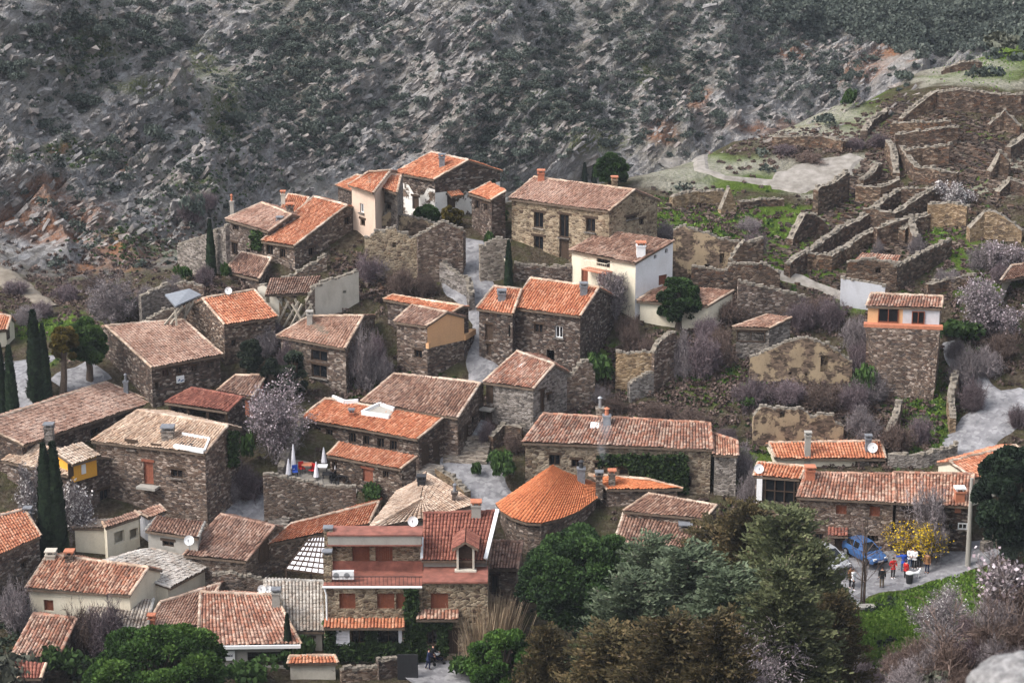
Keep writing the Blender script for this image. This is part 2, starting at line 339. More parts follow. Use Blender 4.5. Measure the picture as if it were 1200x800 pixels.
DD = np.r_[np.arange(6, 60, 1.5), np.arange(60, 130, 1.2), np.arange(130, 228, .55), np.arange(228, 300, .38), np.arange(300, 415, .42), np.arange(415, 560, 1.0), np.arange(560, 660, 6), np.geomspace(670, 2400, 24)]
A_, D_ = np.meshgrid(np.radians(az), DD); X = D_ * np.sin(A_); Y = D_ * np.cos(A_)
Z0 = base_h(X, Y)
U = 600 + X / np.maximum(Y, 1) * FPX * CP              # roughly the photo column, only to tell left spur from right terraces
hill = np.maximum(sstep(216, 232, D_) * (1 - sstep(200, 300, U)), sstep(232, 250, D_) * (1 - sstep(300, 420, U)))
hill = np.maximum(hill, np.maximum(sstep(238, 262, D_) * sstep(300, 420, U) * (1 - sstep(740, 820, U)), sstep(262, 292, D_) * sstep(740, 820, U)))
hill = np.where((U > 1060), sstep(305, 330, D_), hill)
# strata: tilted slabs climbing to the right, sawtooth ledges that stick out of the slope
def strata_s(X, Y, Z, ang): return -math.sin(ang) * X + math.cos(ang) * (Z + .18 * (Y - 300))
wx = (fbm(X / 14, (Z0 * 2 + Y * .5) / 14, 3) - .5)
zz = Z0 + 6 * (fbm(X / 32, Y / 32, 5) - .5) * hill
s = strata_s(X, Y, zz, R(36)) + wx * 3.0
sx_ = math.cos(R(36)) * X + math.sin(R(36)) * (zz + .18 * (Y - 300))
s = s + .9 * (vnoise(s / 4.1, 0 * s, 73) - .5) * 3
t1 = (s / 4.6) % 1; t2 = (s / 1.5 + .3) % 1
saw = lambda t: np.where(t < .8, t / .8, (1 - t) / .2)
brk = sstep(.32, .62, fbm(X / 9 + 7, (Z0 * 1.6 + Y * .4) / 9, 21))          # where the ledges break off
# the great forms: the rock face ends in steep broken edges above the gullies, the left spur above the stream
Vr = 400 - FPX * ((Y * SP + (Z0 - CAM_Z) * CP) / np.maximum(Y * CP - (Z0 - CAM_Z) * SP, 1))
def crag(pts, h_, left, right):                        # rises gently towards the line from the left, drops off to its right
    xs = np.interp(Vr, [q[1] for q in pts], [q[0] for q in pts]) + 26 * (fbm(Vr / 22, X * 0, int(h_ * 7), 3) - .5)
    d = U - xs; k = sstep(pts[0][1] - 20, pts[0][1] + 10, Vr) * (1 - sstep(pts[-1][1] - 5, pts[-1][1] + 25, Vr))
    return h_ * k * np.where(d < 0, np.clip(1 + d / left, 0, 1) ** 1.3, 1 - sstep(0, right, d))
big = crag([(600, -40), (602, 30), (622, 90), (655, 150), (690, 195)], 8, 150, 16) + crag([(505, 60), (530, 110), (560, 175)], 4.5, 90, 12) + crag([(405, -10), (425, 60), (445, 120)], 3.5, 80, 14) + crag([(742, 0), (770, 80), (800, 165)], 5, 80, 14) + crag([(846, -10), (838, 70), (846, 150)], 6, 70, 16) + crag([(1040, 20), (1046, 60), (1052, 110)], 6, 110, 14) + crag([(120, -20), (170, 40), (235, 120), (262, 190), (270, 250)], 6, 120, 18) + crag([(60, 180), (110, 240), (175, 310)], 4, 80, 12) + crag([(20, 150), (60, 210), (95, 300)], 3, 60, 10)
rough = fbm(X / 1.7, Z0 / 1.2 + Y / 3, 31, 3) - .5
amp = hill * (.55 + 1.25 * brk)
disp = hill * big + amp * (2.6 * saw(t1) * (.25 + .75 * vnoise(sx_ / 9, s / 4.6 // 1 * 9.1, 8)) + .8 * saw(t2) * (.4 + .6 * vnoise(sx_ / 4, s / 1.5 // 1 * 5.1, 9))) + hill * rough * 1.5 + hill * 8 * (fbm(X / 20, (Z0 * 1.5 + Y * .5) / 20, 44) - .5) + hill * 5.5 * (1 - np.abs(2 * fbm(sx_ / 26, s / 7.5, 71, 4) - 1) - .6) * sstep(.2, .8, fbm(X / 30, Z0 / 14 + Y / 60, 72))
near = 1 - hill
Zd = Z0 + .62 * disp + near * (.3 * (fbm(X / 6, Y / 6, 51) - .5) + .10 * (fbm(X / .9, Y / .9, 61, 2) - .5)); Yd = Y - .75 * disp
wst = np.clip(brk * (.4 + t1 * .8), 0, 1)
def blob(px, py, r, soft=.5, sy=1.0):
    p = at_slant(px, py, 1); return None
na, nd = len(az), len(DD)
idx = np.arange(nd * na).reshape(nd, na)
F = np.stack([idx[:-1, :-1], idx[:-1, 1:], idx[1:, 1:], idx[1:, :-1]], -1).reshape(-1, 4)
V = np.stack([X, Yd, Zd], -1).reshape(-1, 3)
# where a vertex falls in the photo tells which ground the place has there (grass, rust-stained rock, bare soil): stored as world-fixed masks
rel = V - np.array([0, 0, CAM_Z]); dep = rel[:, 1] * CP - rel[:, 2] * SP; upc = rel[:, 1] * SP + rel[:, 2] * CP
PX = 600 + FPX * rel[:, 0] / np.maximum(dep, 1); PY = 400 - FPX * upc / np.maximum(dep, 1)
jx = (fbm(V[:, 0] / 3.5, V[:, 1] / 3.5, 81) - .5); jy = (fbm(V[:, 0] / 3.5, V[:, 1] / 3.5, 82) - .5)
PX = PX + jx * 46; PY = PY + jy * 26
def region(lst):
    m = np.zeros(len(V))
    for (x, y, rx, ry) in lst: m = np.maximum(m, np.exp(-(((PX - x) / rx) ** 2 + ((PY - y) / ry) ** 2) ** 2))
    return m
fD = D_.ravel(); far = fD > 232
grass = region([(965, 140, 70, 22), (860, 215, 80, 12), (900, 250, 60, 14), (850, 188, 45, 12), (870, 205, 40, 8), (830, 262, 60, 18), (905, 270, 40, 18), (790, 250, 30, 14), (800, 200, 40, 6), (1100, 268, 34, 16), (1095, 268, 26, 13), (1000, 240, 26, 10), (1050, 195, 40, 10), (1120, 160, 40, 10), (1100, 300, 40, 12), (960, 262, 30, 10), (1140, 195, 30, 8), (1010, 252, 40, 10), (920, 300, 30, 16), (930, 318, 60, 10), (1160, 70, 50, 26), (1130, 90, 60, 8), (1140, 215, 30, 14),
                (1060, 250, 14, 8), (1000, 300, 14, 12), (1085, 720, 85, 40), (1130, 690, 60, 20), (1040, 740, 60, 36), (1085, 480, 25, 40), (1080, 510, 35, 22), (845, 448, 30, 18), (800, 440, 30, 15), (60, 380, 60, 14), (45, 425, 16, 16), (100, 388, 40, 10), (1000, 355, 30, 10), (1150, 330, 40, 18), (1130, 300, 40, 22),
                (985, 160, 60, 8), (940, 150, 60, 8), (960, 110, 70, 26), (880, 535, 30, 14), (860, 550, 30, 16), (405, 565, 20, 10), (345, 605, 20, 10), (720, 415, 40, 20), (450, 455, 30, 12)])
hgr = region([(95, 45, 28, 22), (110, 60, 30, 14), (265, 130, 20, 45), (258, 150, 14, 25), (235, 70, 22, 30), (285, 195, 14, 22), (230, 215, 30, 14), (70, 170, 40, 8), (90, 185, 30, 8), (145, 275, 30, 16), (190, 290, 26, 14), (60, 80, 40, 8), (160, 100, 40, 14), (690, 165, 60, 14), (640, 120, 20, 20), (760, 85, 14, 26), (600, 120, 16, 12), (665, 120, 30, 12)])
rust = region([(105, 245, 30, 16), (40, 255, 50, 14), (80, 275, 50, 12), (150, 300, 30, 8), (128, 292, 20, 22), (45, 215, 34, 9), (60, 230, 40, 8), (30, 260, 26, 12), (140, 316, 24, 6), (95, 318, 20, 6), (140, 195, 8, 5), (65, 175, 14, 6), (1030, 70, 22, 14), (1010, 85, 22, 14), (820, 120, 16, 18), (770, 155, 26, 16), (1050, 60, 20, 8), (900, 150, 60, 8), (930, 60, 16, 9)]) * (.5 + .8 * (fbm(V[:, 0] / 3, (V[:, 2] + V[:, 1] * .3) / 3, 77) - .2))
pale = region([(955, 158, 80, 12), (965, 135, 60, 14), (860, 195, 90, 14), (790, 215, 50, 10), (1120, 78, 70, 12), (1000, 190, 40, 8), (975, 200, 40, 9), (950, 208, 26, 8), (910, 155, 60, 6), (1080, 95, 60, 6), (1150, 95, 60, 7), (1060, 75, 40, 7), (1110, 50, 50, 14), (780, 200, 50, 8), (960, 225, 40, 5), (1160, 220, 40, 8), (1130, 170, 26, 12), (1100, 190, 26, 8), (1190, 190, 20, 12), (400, 215, 60, 16), (360, 228, 40, 12)])
scrubm = region([(345, 75, 45, 75), (400, 20, 70, 40), (330, 110, 60, 40), (390, 170, 50, 16), (640, 60, 60, 70), (600, 110, 60, 40), (690, 130, 70, 30), (570, 180, 40, 40), (760, 40, 60, 40), (800, 90, 40, 40), (190, 30, 50, 30), (70, 50, 50, 30), (1000, 20, 120, 30), (1100, 30, 90, 26), (900, 10, 60, 20), (880, 60, 60, 50), (960, 80, 50, 30)])
terr_mesh = np_mesh('terrain', V, F, [], attr={'grass': np.clip(grass * 1.3, 0, 1), 'hgrass': hgr, 'rust': np.clip(rust, 0, 1), 'pale': np.clip(pale, 0, 1), 'scrub': scrubm, 'hill': hill.ravel(), 'st': wst.ravel()}, smooth=False)
t = NT('terrain')
p = t.pos(); n1 = t.noise(p, .5, 6, .65); n2 = t.noise(p, 3.0, 5, .65); n3 = t.noise(p, .09, 4)
mr = t.n('Mapping'); mr.inputs['Rotation'].default_value = (0, R(36), 0); gg = t.n('NewGeometry'); t.l(gg.outputs['Position'], mr.inputs[0])
def along(sx, sy, sz):
    q = t.n('Mapping'); q.inputs['Scale'].default_value = (sx, sy, sz); t.l(mr.outputs[0], q.inputs[0]); return q.outputs[0]
band = t.noise(along(.45, .5, 1.5), 1.0, 8, .75)
dn = t.n('TexNoise'); dn.inputs['Scale'].default_value = .5; dn.inputs['Detail'].default_value = 4; t.l(mr.outputs[0], dn.inputs['Vector']); wq = t.n('VectorMath', operation='MULTIPLY_ADD'); t.l(dn.outputs['Color'], wq.inputs[0]); wq.inputs[1].default_value = (.9, .9, .9); t.l(along(.38, .4, 1.05), wq.inputs[2])
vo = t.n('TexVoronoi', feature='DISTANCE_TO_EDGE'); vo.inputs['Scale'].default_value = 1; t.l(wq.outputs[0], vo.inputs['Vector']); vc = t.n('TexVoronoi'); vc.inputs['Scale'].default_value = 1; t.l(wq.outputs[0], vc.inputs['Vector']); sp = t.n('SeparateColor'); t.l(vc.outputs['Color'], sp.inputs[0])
rock = t.ramp(band, [(.30, (.13, .12, .118, 1)), (.42, (.30, .287, .285, 1)), (.55, (.45, .435, .435, 1)), (.72, (.58, .565, .56, 1))])
rock = t.mix(1, rock, t.ramp(sp.outputs[0], [(0, g(.62)), (1, g(1.2))]), 'MULTIPLY')
rock = t.mix(t.ramp(vo.outputs['Distance'], [(.0, g(.5)), (.06, g(0))]), rock, (.045, .040, .038, 1))  # crevice shade painted into the rock colour as dark crack lines
rock = t.mix(t.ramp(n1, [(.42, g(0)), (.62, g(.6))]), rock, (.20, .18, .155, 1))
rock = t.mix(t.ramp(n3, [(.48, g(0)), (.66, g(.4))]), rock, (.24, .215, .16, 1))
rock = t.mix(t.math('MULTIPLY', t.attr('hgrass'), t.ramp(n2, [(.35, g(.2)), (.6, g(1))])), rock, (.105, .125, .035, 1))
rock = t.mix(t.math('MULTIPLY', t.attr('scrub'), t.ramp(n2, [(.40, g(0)), (.6, g(.85))])), rock, (.055, .062, .045, 1))
rock = t.mix(t.math('MULTIPLY', t.attr('rust'), t.ramp(n2, [(.3, g(.35)), (.55, g(1))])), rock, (.30, .12, .045, 1))
rock = t.mix(t.math('MULTIPLY', t.attr('pale'), .5), rock, (.36, .34, .32, 1))
soil = t.ramp(n2, [(.3, (.045, .033, .024, 1)), (.5, (.09, .07, .05, 1)), (.7, (.16, .135, .105, 1))])
soil = t.mix(t.ramp(n1, [(.45, g(0)), (.62, g(.7))]), soil, (.085, .088, .038, 1))
soil = t.mix(t.math('MULTIPLY', t.attr('grass'), t.ramp(n2, [(.25, g(.55)), (.5, g(1))])), soil, t.ramp(n1, [(.35, (.070, .12, .020, 1)), (.6, (.125, .18, .038, 1))]))
soil = t.mix(t.math('MULTIPLY', t.attr('rust'), .7), soil, (.30, .15, .075, 1))
soil = t.mix(t.math('MULTIPLY', t.attr('pale'), t.ramp(n2, [(.3, g(.4)), (.55, g(1))])), soil, (.37, .35, .29, 1))
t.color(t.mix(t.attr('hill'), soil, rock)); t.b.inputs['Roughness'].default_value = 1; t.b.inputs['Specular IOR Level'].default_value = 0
t.bump(t.math('ADD', t.math('ADD', t.math('MULTIPLY', band, 1.2), t.math('MINIMUM', vo.outputs['Distance'], .25)), t.math('MULTIPLY', n2, .6)), 1.0, .9)
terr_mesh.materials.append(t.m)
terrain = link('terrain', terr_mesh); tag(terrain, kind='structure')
bpy.context.view_layer.update()
_bm = BVHTree.FromObject(terrain, bpy.context.evaluated_depsgraph_get())
def ground(x, y):
    h = _bm.ray_cast(EYE, ray(x, y)); return h[0] if h[0] else at_slant(x, y, 300)
def gz(x, y):
    h = _bm.ray_cast(Vector((x, y, 500)), Vector((0, 0, -1))); return h[0].z if h[0] else 0.
# ---------------------------------------------------------------- house builder
UP = Vector((0, 0, 1))
def tiles_np(A, B, C, D, jit=1.0, col=.25, seed=0):
    """barrel-tile sheet over the quad A,B (eave) C,D (ridge): corrugated, stepped at every row, a little uneven"""
    A, B, C, D = (np.array(p, float) for p in (A, B, C, D))
    Lu = max((np.linalg.norm(B - A) + np.linalg.norm(C - D)) / 2, .3); Lv = max((np.linalg.norm(D - A) + np.linalg.norm(C - B)) / 2, .3)
    nc = max(2, round(Lu / col)); nr = max(1, round(Lv / .40))
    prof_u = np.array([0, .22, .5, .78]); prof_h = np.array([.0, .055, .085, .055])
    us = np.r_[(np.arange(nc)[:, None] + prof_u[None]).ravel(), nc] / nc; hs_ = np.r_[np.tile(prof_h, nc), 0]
    vv = []; st = []
    for r in range(nr):
        vv += [r / nr, (r + 1) / nr - .02 / nr]; st += [.045, .0]
    vv = np.array(vv); st = np.array(st); vv[-1] = 1
    Uu, Vv = np.meshgrid(us, vv); H = np.repeat(hs_[None], len(vv), 0)
    tile = np.minimum((Uu * nc).astype(int), nc - 1); row = np.repeat(np.arange(nr), 2)[:, None] + 0 * tile
    rj = _hash(tile, row, 3 + seed)
    n = np.cross(B - A, D - A) + np.cross(C - B, C - D) * 0 ; ln = np.linalg.norm(n)
    if ln < 1e-6: n = np.cross(B - A, C - A); ln = np.linalg.norm(n)
    n = n / ln
    if n[2] < 0: n = -n
    P = (A[None, None] * (1 - Uu)[..., None] + B[None, None] * Uu[..., None]) * (1 - Vv)[..., None] + (D[None, None] * (1 - Uu)[..., None] + C[None, None] * Uu[..., None]) * Vv[..., None]
    sag = .22 * (fbm(Uu * Lu / 3.5 + seed * 7.3, Vv * Lv / 2.6 + seed, 5 + seed, 3) - .45) * np.clip(jit, 0, 1) * 1.2
    hh = H * (.8 + .4 * rj) + st[:, None] * (H > .03) + (rj - .5) * .035 * jit + sag + .03
    P = P + n * hh[..., None]
    up = (D + C - A - B); up = up / np.linalg.norm(up); P = P + up * ((rj - .5) * .07 * jit)[..., None]
    m, k = P.shape[:2]; ix = np.arange(m * k).reshape(m, k)
    F = np.stack([ix[:-1, :-1], ix[:-1, 1:], ix[1:, 1:], ix[1:, :-1]], -1).reshape(-1, 4)
    uv = np.stack([Uu * Lu * (.25 / (Lu / nc)) + .001 + seed * 13, Vv * Lv + seed * 5], -1).reshape(-1, 2)
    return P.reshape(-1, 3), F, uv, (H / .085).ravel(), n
_rs = [0]
def roof_obj(planes, mat, parent, jit=1.0, name='roof', col=.25, thick=.16):
    """planes: list of quads A,B,C,D; one mesh with tile sheets, eaves boards and verge edges"""
    Vs, Fs, UV, Hs, MI = [], [], [], [], []; off = 0
    for (A, B, C, D) in planes:
        _rs[0] += 1
        P, F, uv, h, n = tiles_np(A, B, C, D, jit, col, _rs[0] % 97)
        Vs.append(P); Fs.append(F + off); UV.append(uv); Hs.append(h); MI.append(np.zeros(len(F), int)); off += len(P)
        q = np.array([A, B, C, D], float); top = q + n * .035; bot = q - np.array([0, 0, thick]); V = np.r_[top, bot]
        f = np.array([[7, 6, 5, 4], [0, 1, 5, 4], [1, 2, 6, 5], [2, 3, 7, 6], [3, 0, 4, 7]]) + off
        Vs.append(V); Fs.append(f); UV.append(V[:, :2]); Hs.append(np.ones(8)); MI.append(np.ones(5, int)); off += 8
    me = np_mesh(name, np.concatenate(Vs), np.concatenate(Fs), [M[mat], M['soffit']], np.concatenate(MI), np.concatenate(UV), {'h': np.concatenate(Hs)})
    return link(name, me, parent)
def cap_obj(a, b, mat, parent, name='ridge_cap', r=.15):
    """a row of half-round tiles along a ridge or a verge"""
    a, b = Vector(a), Vector(b); d = b - a; L = d.length
    if L < .4: return
    n = max(1, round(L / .42)); d /= L; u = d.cross(UP).normalized(); w_ = u.cross(d); Vs = []; Fs = []; UVs = []; off = 0
    for i in range(n):
        p = a + d * (i * L / n - .03); q = a + d * ((i + 1) * L / n); j = random.uniform(-.03, .03)
        for (c, rr) in ((p, r * 1.12), (q, r * .92)):
            for k in range(6):
                t_ = math.pi * k / 5; Vs.append(c + u * (math.cos(t_) * rr) + w_ * (math.sin(t_) * rr * .9 + .03 + j)); UVs.append((i * .25 + .1, .1))
        for k in range(5): Fs.append((off + k, off + k + 1, off + 7 + k, off + 6 + k))
        off += 12
    return link(name, np_mesh(name, np.array(Vs), np.array(Fs), [M[mat]], uv=np.array(UVs), attr={'h': np.ones(len(Vs))}), parent)
class Wall:
    """a flat wall between two ground points with a top profile; knows how to be pierced"""
    def __init__(s, a, b, top, zb):                     # a,b left and right as seen from outside; top: list of (u,z) from left to right
        s.a = Vector((a.x, a.y, 0)); d = Vector((b.x - a.x, b.y - a.y, 0)); s.L = d.length; s.u = d / max(s.L, 1e-6); s.n = Vector((s.u.y, -s.u.x, 0)); s.top = top; s.zb = zb; s.holes = []
    def P(s, u, z, o=0): return s.a + s.u * u + UP * z + s.n * o
    def uz(s, x, y):
        p = on_plane(x, y, s.a, s.n); return (p - s.a).dot(s.u), p.z
    def rect(s, x, y, w_, h_):
        u0, _ = s.uz(x - w_ / 2, y); u1, _ = s.uz(x + w_ / 2, y); uc, z0 = s.uz(x, y + h_ / 2); _, z1 = s.uz(x, y - h_ / 2)
        if u0 > u1: u0, u1 = u1, u0
        return u0, u1, z0, z1
    def inside(s, u, z, m=.06):
        if not (m < u < s.L - m) or z < s.zb + m: return False
        t_ = s.top
        for (ua, za), (ub, zb) in zip(t_, t_[1:]):
            if ua <= u <= ub and ub > ua: return z < za + (zb - za) * (u - ua) / (ub - ua) - m
        return False
    def pierce(s, u0, u1, z0, z1):
        ok = all(s.inside(u, z) for u in (u0, u1) for z in (z0, z1)) and not any(u0 < h[1] + .05 and u1 > h[0] - .05 and z0 < h[3] + .05 and z1 > h[2] - .05 for h in s.holes)
        if ok: s.holes.append((u0, u1, z0, z1))
        return ok
    def emit(s, mb, mi=0, depth=.28, split=None):
        outer = [(0, s.zb), (s.L, s.zb)] + [t_ for t_ in reversed(s.top)]
        loops = [outer] + [[(h[0], h[2]), (h[0], h[3]), (h[1], h[3]), (h[1], h[2])] for h in s.holes]
        flat = [q for l_ in loops for q in l_]
        tri = tessellate_polygon([[Vector((q[0], q[1], 0)) for q in l_] for l_ in loops])
        uo = s.a.x * .7 + s.a.y * .3
        for t_ in tri:
            pts = [flat[i] for i in t_]
            ar = (pts[1][0] - pts[0][0]) * (pts[2][1] - pts[0][1]) - (pts[2][0] - pts[0][0]) * (pts[1][1] - pts[0][1])
            if abs(ar) < 1e-7: continue
            if ar < 0: pts = pts[::-1]
            mb.poly([s.P(*q) for q in pts], [(q[0] + uo, q[1]) for q in pts], mi)
        for (u0, u1, z0, z1) in s.holes:
            c = [(u0, z0), (u1, z0), (u1, z1), (u0, z1)]
            for i in range(4):
                p, q = c[i], c[(i + 1) % 4]; mb.poly([s.P(*q), s.P(*p), s.P(*p, -depth), s.P(*q, -depth)][::-1], [(q[0] + uo, q[1]), (p[0] + uo, p[1]), (p[0] + uo + depth, p[1]), (q[0] + uo + depth, q[1])], mi)
def opening(W, x, y, w_, h_, kind, parent, label=None):
    """a window, door or shutter at a photo pixel on wall W. kinds: w glazed, s brown shutter, r red door, d dark door, o open hole, b beam-lintelled glazed, v pale-framed"""
    u0, u1, z0, z1 = W.rect(x, y, w_ * 1.12, h_ * 1.08); o = -.17 if W.pierce(u0, u1, z0, z1) else .03
    if kind == 'o':
        return
    fr = {'w': 'wood', 's': 'wood_brown', 'r': 'wood_red', 'd': 'wood', 'b': 'wood', 'v': 'metal_white'}[kind]
    nm = 'door' if kind in 'rd' else 'window'
    fw = min(.09, (u1 - u0) * .16); m = MB(); X_, Z_ = W.u, UP
    def bx(a, b, c, d, off, th): m.obox(W.P((a + b) / 2, (c + d) / 2, off), X_, W.n, Z_, (b - a) / 2, th / 2, (d - c) / 2)
    bx(u0, u0 + fw, z0, z1, o, .08); bx(u1 - fw, u1, z0, z1, o, .08); bx(u0 + fw, u1 - fw, z1 - fw, z1, o, .08); bx(u0 + fw, u1 - fw, z0, z0 + fw, o, .08)
    if kind in 'wbv':
        uc = (u0 + u1) / 2; bx(uc - .03, uc + .03, z0 + fw, z1 - fw, o, .06)
    if kind in 'bwrd': m.obox(W.P((u0 + u1) / 2, z1 + .11, .0), X_, W.n, Z_, (u1 - u0) / 2 + (.28 if kind == 'b' else .15), .05, .10)      # timber lintel
    f = m.build(nm, M[fr], parent)
    if label: f['label'] = label
    q = MB(); a, b, c, d = u0 + fw, u1 - fw, z0 + fw, z1 - fw
    if kind in 'srd':
        k = max(2, round((b - a) / .16)); st = (b - a) / k
        for i in range(k): q.obox(W.P(a + st * (i + .5), (c + d) / 2, o - .02 + .008 * (i % 2)), X_, W.n, Z_, st * .48, .02, (d - c) / 2)
        q.build('shutter' if kind == 's' else 'door_leaf', M[fr], f)
    else:
        q.poly([W.P(a, c, o - .03), W.P(b, c, o - .03), W.P(b, d, o - .03), W.P(a, d, o - .03)]); q.build('pane', M['glass'], f)
        if kind != 'w':
            q = MB(); q.obox(W.P((u0 + u1) / 2, z0 - .05, .05), X_, W.n, Z_, (u1 - u0) / 2 + .12, .13, .05); q.build('sill', M['stone_grey'], f)
    return f
def chimney(p, parent, w_=.7, h_=1.3, mat='stone', cap='terracotta', d_=None, rz=0., kind='slab', down=.9):
    """stack standing on the roof at world point p"""
    w_ *= .78; h_ *= .8; d_ = d_ or w_; m = MB(); m.box((p.x, p.y, p.z + (h_ - down) / 2), (w_, d_, h_ + down), rz); m.box((p.x, p.y, p.z + h_ - .05), (w_ + .12, d_ + .12, .12), rz)
    o = m.build('chimney', M[mat], parent); c = MB()
    if kind == 'slab':
        for sx in (-1, 1):
            for sy in (-1, 1): c.box((p.x + sx * w_ * .33, p.y + sy * d_ * .33, p.z + h_ + .10), (.12, .12, .22))
        c.box((p.x, p.y, p.z + h_ + .25), (w_ + .16, d_ + .16, .09), rz); c.poly
    elif kind == 'pot':
        c.tube([(p.x, p.y, p.z + h_), (p.x, p.y, p.z + h_ + .5)], [w_ * .3, w_ * .24], 10); c.tube([(p.x, p.y, p.z + h_ + .55), (p.x, p.y, p.z + h_ + .7)], [w_ * .42, .04], 10)
    else:
        c.tube([(p.x, p.y, p.z + h_), (p.x, p.y, p.z + h_ + .8)], .12, 10); c.tube([(p.x, p.y, p.z + h_ + .84), (p.x, p.y, p.z + h_ + .98)], [.22, .05], 10)
    c.build('chimney_cap', M[cap], o); return o
def dish(p, parent, r=.42, aim=(0, -1, .35)):
    r *= .78; m = MB(); z = Vector(aim).normalized(); u = z.cross(UP).normalized(); v = u.cross(z); k = 14; c = p + UP * .5
    ring = lambda f, o: [c + (u * math.cos(2 * math.pi * i / k) + v * math.sin(2 * math.pi * i / k)) * r * f + z * o for i in range(k)]
    a, b, e = ring(1, .10), ring(.6, .03), ring(.15, 0)
    for q, s_ in ((a, b), (b, e)):
        for i in range(k): m.poly([q[i], q[(i + 1) % k], s_[(i + 1) % k], s_[i]])
    m.poly(e); o = m.build('satellite_dish', M['metal_white'], parent); m = MB()
    m.bar(c - v * r * .9 + z * .05, c + z * .45, .03); m.box(c + z * .45, (.09, .09, .12)); m.bar(c - z * .02, p - UP * .3, .05); m.build('bracket', M['metal'], o)
class House: pass
def make_house(name, label, base, eave, ridge, wall='stone', roof='roof_pink', pitch=.40, back=1.0, zr=None, ze=None, ov=.32, ops=(), chim=(), dishes=(), cat='house', group=None, jit=1.0, caps='roof_pale', drop=1.2, depth=0, base_rows=None, wallr=None, gable_top=True, walls=True, verge=True, closed=True, no_front=False):
    """base: photo pixel where a wall meets the ground; eave: the two visible eave corners; ridge: the two ridge corners, both left to right."""
    H = House(); (x0, y0), (x1, y1) = eave; bx, by = base
    g0 = ground(bx, by)
    if depth: g0 = EYE + (g0 - EYE) * ((g0 - EYE).length + depth) / (g0 - EYE).length
    t_ = (bx - x0) / (x1 - x0); ey = y0 + (y1 - y0) * t_
    Ze = at_y(bx, ey, g0.y - .25).z if ze is None else ze
    A, B = at_z(x0, y0, Ze), at_z(x1, y1, Ze)
    if zr is None:
        lo, hi = Ze + .05, Ze + 9
        for _ in range(40):
            zm = (lo + hi) / 2; D, C = at_z(*ridge[0], zm), at_z(*ridge[1], zm)
            e = (B - A).normalized(); n = Vector((-e.y, e.x, 0)); dist = ((D - A).dot(n) + (C - B).dot(n)) / 2
            if dist < .3 or (zm - Ze) / dist > pitch: hi = zm      # a higher ridge reads as a nearer ridge
            else: lo = zm
        Zr = (lo + hi) / 2
    else: Zr = Ze + zr
    D, C = at_z(*ridge[0], Zr), at_z(*ridge[1], Zr)
    H.A, H.B, H.C, H.D, H.Ze, H.Zr = A, B, C, D, Ze, Zr
    cen = (A + B + C + D) / 4
    root = empty(name, (cen.x, cen.y, gz(cen.x, cen.y)), label, cat, group); H.root = root
    planes = [(A, B, C, D)]
    if back > 0:
        A2 = Vector((D.x + (D.x - A.x) * back, D.y + (D.y - A.y) * back, Zr - (Zr - Ze) * back)); B2 = Vector((C.x + (C.x - B.x) * back, C.y + (C.y - B.y) * back, Zr - (Zr - Ze) * back))
        planes.append((B2, A2, D, C))
    H.planes = planes
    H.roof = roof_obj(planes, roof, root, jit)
    if back > 0: cap_obj(D, C, caps, root)
    if verge:
        for a, b in ((A, D), (B, C)): cap_obj(a + UP * .03, b + UP * .03, caps, root, 'verge', .12)
    # walls stand inside the overhang
    e = (B - A).normalized(); L = (B - A).length
    f1 = ov / max((D - A).length, .5)
    iA = A.lerp(D, min(f1, .3)) + e * .12; iB = B.lerp(C, min(f1, .3)) - e * .12; iD = D + e * .12; iC = C - e * .12
    zt = iA.z - .10; zrt = Zr - .12
    if back > 0: bA = A2.lerp(D, .06) + e * .12; bB = B2.lerp(C, .06) - e * .12
    else: bA, bB = iD, iC
    zbt = bA.z - .12
    corners = [iA, iB, bB, bA]; zb = min(gz(c.x, c.y) for c in corners) - drop
    H.zb = zb
    f = Wall(iA, iB, [(0, zt), ((iB - iA).xy.length, zt)], zb)
    def gab(a, r_, b, za, zr_, zc):
        L_ = Vector((b.x - a.x, b.y - a.y)).length; d = Vector((b.x - a.x, b.y - a.y)).normalized(); ur = Vector((r_.x - a.x, r_.y - a.y)).dot(d)
        tp = [(0, za)]
        if .05 < ur < L_ - .05: tp.append((ur, zr_))
        tp.append((L_, zc)); return Wall(a, b, tp, zb)
    r_ = gab(iB, iC, bB, zt, zrt, zbt); l_ = gab(bA, iD, iA, zbt, zrt, zt)
    bk = Wall(bB, bA, [(0, zbt), ((bA - bB).xy.length, zbt)], zb)
    H.W = {'f': f, 'r': r_, 'l': l_, 'b': bk}
    for op in ops: opening(H.W[op[0]], *op[1:6], root, op[6] if len(op) > 6 else None)
    if walls:
        mb = MB(); mats = [M[wall], M[wallr or wall]]
        if not no_front: f.emit(mb, 0)
        r_.emit(mb, 1); l_.emit(mb, 0); bk.emit(mb, 0); mb.build('wall', mats, root)
    n = (B - A).cross(D - A).normalized(); H.n = n if n.z > 0 else -n
    for c in chim:
        p = on_plane(c[0], c[1], A, H.n); chimney(p, root, *c[2:])
    for c in dishes: dish(on_plane(c[0], c[1], A, H.n), root, *(c[2:3]))
    return H
